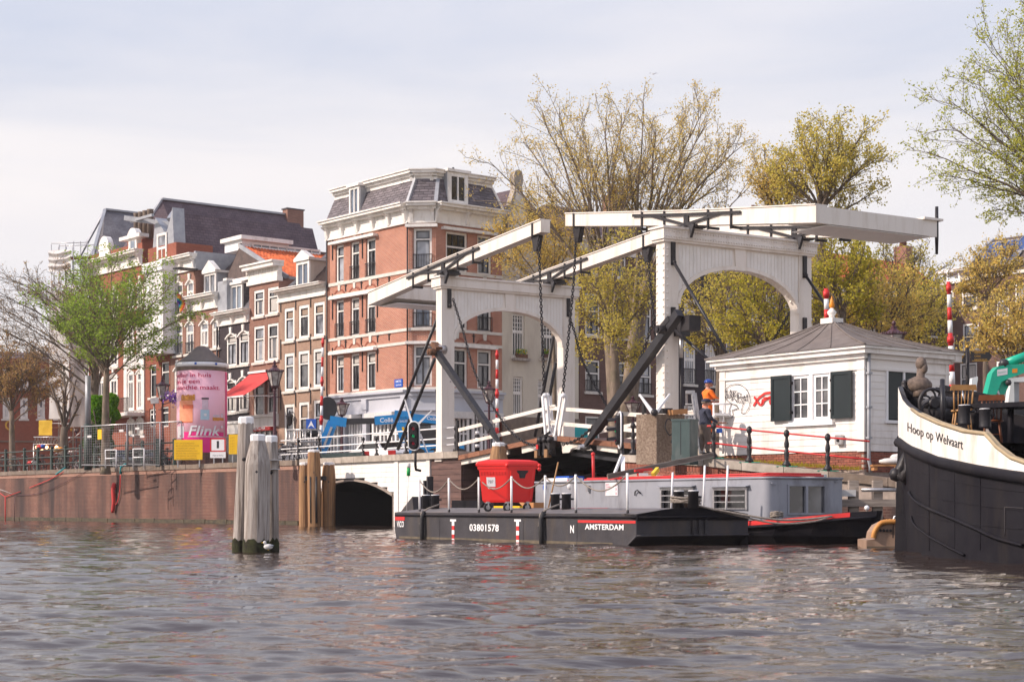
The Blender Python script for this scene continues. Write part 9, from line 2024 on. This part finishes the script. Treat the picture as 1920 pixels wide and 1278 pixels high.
# ----
def grow(name,label,base,fork,centre,radii,limbs,n2,n3,leafm,bark,leaves,leaf,seed,r0=.35,twig=.014,trunks=None,dens=1,spread=(0,360),n4=3,droop=0,bare=0,top=0,group=None,up=.35,layer=0,fuzz=0,low=-.25,ragged=.74,leader=0):
 """trunk, limbs aimed at points of the crown's envelope, boughs, twigs and loose leaf clusters"""
 g=np.random.default_rng(seed);base=Vector(base);fork=Vector(fork);C_=Vector(centre);segs=[];tips=[]
 rt=thing(name,label,'tree',base,group)
 def bez(p0,p1,p2,n):return[p0*(1-t)**2+p1*2*t*(1-t)+p2*t*t for t in np.linspace(0,1,n)]
 def add(pts,ra,rb):
  for i in range(len(pts)-1):f0,f1=i/(len(pts)-1),(i+1)/(len(pts)-1);segs.append((pts[i],pts[i+1],ra+(rb-ra)*f0,ra+(rb-ra)*f1))
 def rv():v=g.normal(size=3);return Vector(v/np.linalg.norm(v))
 forks=trunks or[fork]
 tr=MB(bark)
 for i,fk in enumerate(forks):
  fk=Vector(fk);mid=base.lerp(fk,.5)+Vector((g.normal()*.1,g.normal()*.1,0))*(fk-base).length*.15;pts=bez(base,mid,fk,7);tr.tube([base-Vector((0,0,.3))]+pts,[r0*1.35]+[r0*(1.12-.5*k/6)for k in range(7)],10)
 build(tr,'trunk',rt)
 L1=[]
 for i in range(limbs):
  fk=Vector(forks[i%len(forks)]);th=2.399963*i+g.uniform(-.3,.3);cz=low+(.95-low)*((i+.5)/limbs)**.8 if not top else g.uniform(.1,1);cz=min(.98,cz);sr=math.sqrt(1-cz*cz)
  e=C_+Vector((radii[0]*sr*math.cos(th),radii[1]*sr*math.sin(th),radii[2]*cz))*g.uniform(ragged,1.05)
  st=base.lerp(fk,leader+(1-leader)*i/limbs)if leader else(fk if i%3 else base.lerp(fk,g.uniform(.8,1.0)));d=e-st;ctrl=st+d*.5+Vector((0,0,up*d.length*.5))*(.6 if cz>0 else-.1)+Vector((g.normal(),g.normal(),0))*.25;ctrl=ctrl.lerp(Vector((st.x+(e.x-st.x)*.3,st.y+(e.y-st.y)*.3,e.z*.5+st.z*.5)),.45)
  pts=bez(st,ctrl,e,10);pts=[p+rv()*.06*d.length*.12 for p in pts];pts[0]=st;ra=r0*1.15/math.sqrt(limbs)*g.uniform(.6,1.1)*min(1,d.length/5+.3);add(pts,ra,twig*1.6);L1.append((pts,d.length,ra))
 L2=[]
 for pts,ln,ra in L1:
  for k in range(n2):
   t=.22+.76*(k+g.uniform(0,1))/n2;j=min(8,int(t*9));p=pts[j].lerp(pts[j+1],t*9-j);tg=(pts[min(9,j+1)]-pts[j]).normalized()
   d=(tg*1.0+rv()*.75+Vector((0,0,.22-droop))).normalized();l=ln*.46*(1.08-t*.72)*g.uniform(.6,1.2)+.3
   e=p+d*l;q=bez(p,p+(tg*.4+d*.6)*l*.5,e,5);q=[x+rv()*.03*l if 0<i_ else x for i_,x in enumerate(q)];add(q,max(ra*(1-t)*.55,twig*1.7),twig*1.1);L2.append((q,l))
 L3=[]
 for q,l in L2:
  for k in range(n3):
   t=(k+g.uniform(.2,1))/n3;j=min(3,int(t*4));p=q[j].lerp(q[j+1],max(0,min(1,t*4-j)));tg=(q[j+1]-q[j]).normalized();d=(tg+rv()*.85+Vector((0,0,.15-droop))).normalized();ll=l*.45*(1.15-t*.6)*g.uniform(.5,1.2)+.12
   q3=[p,p+d*ll*.5+rv()*.06*ll,p+d*ll+rv()*.14*ll+Vector((0,0,.05*ll))];add(q3,twig,twig*.7);L3.append((q3,ll))
 T=[]
 for q,l in L3:
  T.append(q[2]);T.append(q[1])
  for k in range(n4):
   p=q[1].lerp(q[2],g.uniform(-.6,1));d=(rv()+(q[2]-q[0]).normalized()*.8).normalized();e=p+d*l*g.uniform(.3,.6);segs.append((p,e,twig*.6,twig*.45));T.append(e);T.append(p.lerp(e,.5))
   # branches as three-sided prisms, all at once
 A=np.array([s[0]for s in segs]);B=np.array([s[1]for s in segs]);ra=np.array([s[2]for s in segs]);rb=np.array([s[3]for s in segs]);D=B-A;D/=np.linalg.norm(D,axis=1)[:,None]+1e-9
 ref=np.where(np.abs(D[:,2:3])<.9,np.array([[0,0,1.]]),np.array([[1.,0,0]]));Sd=np.cross(D,ref);Sd/=np.linalg.norm(Sd,axis=1)[:,None];Uv=np.cross(D,Sd);n=4
 vs=[]
 for P0,rr_ in((A-D*ra[:,None]*.3,ra),(B,rb)):
  for k in range(n):t=2*math.pi*k/n;vs.append(P0+(Sd*math.cos(t)+Uv*math.sin(t))*rr_[:,None])
 V_=np.stack(vs,1).reshape(-1,3)-np.array(base);o=np.arange(len(segs))[:,None]*2*n;f=np.stack([np.concatenate([o+k,o+(k+1)%n,o+n+(k+1)%n,o+n+k],1)for k in range(n)],1).reshape(-1,4)
 raw_mesh('limbs',V_,f,bark,rt)
 # leaves
 T=np.array(T);pick=T[g.integers(0,len(T),int(leaves*(1-bare)))]
 N_=len(pick);c=pick+g.normal(size=(N_,3))*(fuzz or leaf*1.5);
 if layer:c[:,2]=pick[:,2]+g.normal(size=N_)*leaf*.8
 n1=g.normal(size=(N_,3));
 if layer:n1[:,2]*=.3
 n1/=np.linalg.norm(n1,axis=1)[:,None];n2_=np.cross(n1,g.normal(size=(N_,3)));n2_/=np.linalg.norm(n2_,axis=1)[:,None];s=leaf*g.uniform(.5,1.15,(N_,1));w=s*g.uniform(.45,.8,(N_,1))
 bend=np.cross(n1,n2_)*s*.35
 V_=np.stack([c-n1*s,c+n2_*w+bend,c+n1*s,c-n2_*w+bend],1).reshape(-1,3)-np.array(base);f=np.arange(N_*4).reshape(-1,4);raw_mesh('crown',V_,f,leafm,rt)
 return rt
def raw_mesh(name,V_,f,m_,parent):
 me=bpy.data.meshes.new(name);me.vertices.add(len(V_));me.vertices.foreach_set('co',V_.astype(np.float32).ravel());me.loops.add(len(f)*4);me.loops.foreach_set('vertex_index',f.ravel().astype(np.int32));me.polygons.add(len(f));me.polygons.foreach_set('loop_start',np.arange(0,len(f)*4,4,dtype=np.int32));me.update(calc_edges=True);me.materials.append(MATS[m_])
 o=bpy.data.objects.new(name,me);COL.objects.link(o);o.parent=parent;ORG[o.name]=ORG[parent.name];return o
def TP(px,py,Y):return P(px,py,Y)
def rad(wpx,hpx,Y,d=.8):return(wpx/F*Y,wpx/F*Y*d,hpx/F*Y)
def ground(px,Y,z=ZS):p=P(px,0,Y);return Vector((p.x,p.y,z))
# the two big budding elms in the middle
Y=97
grow('elm_tree','huge budding elm with yellowish new leaves, left one behind the portals',ground(1158,Y),TP(1140,520,Y),TP(1090,338,Y),rad(172,150,Y),15,8,5,'leaf_amber','bark_pale',12500,.062,11,r0=.44,twig=.0125,fuzz=.16,trunks=[TP(1143,585,Y),TP(1128,470,Y)],up=.5,n4=2,ragged=.88,group='big budding elms by the side canal')
grow('elm_tree','huge budding elm with yellowish new leaves, right one behind the portals',ground(1163,Y-1.5),TP(1215,500,Y),TP(1262,332,Y),rad(155,140,Y),14,8,5,'leaf_amber','bark_pale',12500,.062,12,r0=.46,twig=.0125,fuzz=.16,trunks=[TP(1192,600,Y-1),TP(1215,470,Y)],up=.5,n4=2,ragged=.88,group='big budding elms by the side canal')
grow('elm_tree','lower leafy bough tree filling the space between the two portals',ground(1150,92),TP(1150,640,92),TP(1148,585,92),rad(82,145,92),11,6,6,'leaf_spring','bark_pale',7500,.08,13,r0=.32,twig=.012,fuzz=.3,low=-.8)
grow('elm_tree','low yellow-leaved tree in front of the cream gabled house',ground(1040,100),TP(1035,560,100),TP(1010,445,100),rad(88,70,100),9,6,6,'leaf_amber','bark_pale',8500,.075,14,r0=.14,twig=.011,fuzz=.18,low=-.7)
grow('elm_tree','rounded golden-green tree rising right of the big elms',ground(1541,84,3.1),TP(1540,395,84),TP(1553,320,84),rad(112,97,84),16,8,5,'leaf_spring','bark',10000,.075,15,r0=.40,twig=.010,up=.25,fuzz=.13,low=-.5,ragged=.9,n4=2)
grow('elm_tree','golden-green tree crown left of the rounded tree above the right beam',ground(1455,88,3.1),TP(1468,420,88),TP(1452,355,88),rad(62,65,88),11,6,6,'leaf_amber','bark',5500,.068,16,r0=.28,twig=.010,fuzz=.16)
k=0
for(px,Y,cy,rx,ry,nl,lm,l)in((1345,86,580,95,125,15000,'leaf_spring','dense olive tree seen inside the right portal arch, left half'),(1440,82,585,95,125,17000,'leaf_olive','dense olive tree seen inside the right portal arch, right half'),(1575,78,530,85,100,19000,'leaf_olive','dense dark olive tree directly right of the right portal'),(1650,80,590,100,100,18000,'leaf_amber','yellow-leaved bushy tree above the right slope of the hut roof'),(1720,84,590,80,100,13000,'leaf_spring','yellow-green tree left of the right striped pole'),(1690,90,520,95,80,5000,'leaf_spring','sparse tree with bare twigs before the orange tiled roof')):
 grow('canal_tree',l,ground(px,Y,3.0),TP(px+random.uniform(-8,8),cy+ry*.55,Y),TP(px,cy,Y),rad(rx,ry,Y),15,6,5,lm,'bark',int(nl*.36),.082,20+k,r0=.24,twig=.011,fuzz=.16,low=-.8,n4=2,group='leafy trees along the side canal');k+=1
grow('canal_tree','thin young tree with sparse amber leaves before the house with solar panels',ground(1850,76,2.6),TP(1848,560,76),TP(1862,570,76),rad(70,130,76),14,6,6,'leaf_amber','bark',4500,.07,31,r0=.14,twig=.010,up=.6)
grow('canal_tree','low amber-leaved tree behind the excavator at the right edge',ground(1900,70,2.6),TP(1905,690,70),TP(1890,640,70),rad(85,90,70),12,6,6,'leaf_amber','bark',5500,.07,32,r0=.16,twig=.010)
# near tree hanging into the frame from the right
Y=50
b_=ground(2075,Y,1.9)
grow('overhanging_tree','near tree whose long fine leafy branches hang into the frame at the upper right',b_,TP(2050,420,Y),TP(2020,240,Y),rad(272,270,Y,.6),36,9,6,'leaf_fresh','bark',30000,.046,41,r0=.32,twig=.0058,fuzz=.07,up=.05,n4=2,droop=.14,ragged=.8,low=-.7)
# left bank
Y=112
grow('bare_tree','large bare-twigged tree just breaking bud at the left edge',ground(172,Y),TP(186,700,Y),TP(95,615,Y),rad(150,120,Y),20,9,7,'leaf_bud','bark_pale',5000,.06,51,r0=.34,twig=.012,trunks=[TP(183,600,Y)],up=.15,leader=.42)
Y=104
grow('maple_tree','fresh bright green tree spreading before the ornate white-trimmed house',ground(198,Y),TP(200,690,Y),TP(205,612,Y),rad(152,142,Y),24,7,6,'leaf_green','bark_pale',16000,.085,52,r0=.26,twig=.010,up=.3,layer=1,fuzz=.24,low=-.4,ragged=.7)
Y=118
rt=grow('pollard_tree','small dark pollard tree with upswept stubs in front of the red building',ground(120,Y),TP(120,800,Y),TP(118,745,Y),rad(34,55,Y),7,2,2,'leaf_bud','bark',300,.06,53,r0=.36,twig=.035,up=.6)
grow('bare_tree','hazy orange-brown budding tree at the far left frame edge',ground(25,125),TP(22,770,125),TP(28,720,125),rad(90,80,125),16,8,7,'leaf_bud','bark_pale',9000,.09,54,r0=.25,twig=.016)
def shrub(px0,px1,y0,y1,Y,lm,n,leaf,label,seed):
 g=np.random.default_rng(seed);rt=thing('shrub',label,'shrub',ground((px0+px1)/2,Y));c=P((px0+px1)/2,(y0+y1)/2,Y);rx,rz=sizepx((px1-px0)/2,Y),sizepx((y1-y0)/2,Y)
 d=g.normal(size=(n,3));d/=np.linalg.norm(d,axis=1)[:,None];lump=1+.16*np.sin(d[:,0]*5+seed)+.14*np.sin(d[:,2]*7+d[:,0]*4);r_=(g.uniform(.55,1,(n,1))**.5)*lump[:,None];q=np.array(c)+d*r_*np.array([rx,rx*.8,rz])-np.array(ORG[rt.name])
 n1=g.normal(size=(n,3));n1/=np.linalg.norm(n1,axis=1)[:,None];n2_=np.cross(n1,g.normal(size=(n,3)));n2_/=np.linalg.norm(n2_,axis=1)[:,None];s=leaf*g.uniform(.6,1.1,(n,1));raw_mesh('foliage',np.stack([q-n1*s,q+n2_*s*.6,q+n1*s,q-n2_*s*.6],1).reshape(-1,3),np.arange(n*4).reshape(-1,4),lm,rt)
 m=MB('bark')
 for k in range(5):m.tube([ground((px0+px1)/2,Y)+Vector((g.normal()*.2,g.normal()*.2,0)),c+Vector((g.normal()*rx*.4,g.normal()*.4,0))],.04,5)
 build(m,'stem',rt)
shrub(168,222,738,800,108,'leaf_bright',9000,.10,'bright green bush on the left bank between mast and green tree',61)
shrub(160,215,790,860,110,'leaf_hedge',5000,.10,'dark green hedge behind the wire fence under the bright bush',62)
# grass tufts along the hut footing
m=MB('leaf_olive');gq=random.Random(5)
for _ in range(900):
 f=gq.random();p=HF.pt(hr_a*f,.06+.22*gq.random(),0);z=2.5-.42*f+.06*gq.random();h=gq.uniform(.04,.13);d=Vector((gq.gauss(0,.04),gq.gauss(0,.04),h));p.z=z-.05;s_2=Vector((.012,.006,0));m.add([p-s_2,p+s_2,p+d],[(0,1,2)])
tag(build(m,'grass',None,'rough grass tufts along the brick footing of the hut','grass'),kind='stuff')
# ----
hz=bpy.data.meshes.new('haze');X0,X1,Y0_,Y1_,Z0_,Z1_=-260,330,-20,360,-4,60
hz.from_pydata([(x,y,z)for z in(Z0_,Z1_)for x,y in((X0,Y0_),(X1,Y0_),(X1,Y1_),(X0,Y1_))],[],[(3,2,1,0),(4,5,6,7),(0,1,5,4),(1,2,6,5),(2,3,7,6),(3,0,4,7)])
hm=bpy.data.materials.new('haze');hm.use_nodes=True;t=hm.node_tree;t.nodes.clear();o_=t.nodes.new('ShaderNodeOutputMaterial');pv=t.nodes.new('ShaderNodeVolumePrincipled');pv.inputs['Density'].default_value=.00022;pv.inputs['Color'].default_value=(.97,.93,.93,1);pv.inputs['Anisotropy'].default_value=.2
t.links.new(pv.outputs[0],o_.inputs['Volume']);hz.materials.append(hm);ho=bpy.data.objects.new('haze',hz);COL.objects.link(ho);tag(ho,'thin pale spring haze over the canal',kind='stuff')
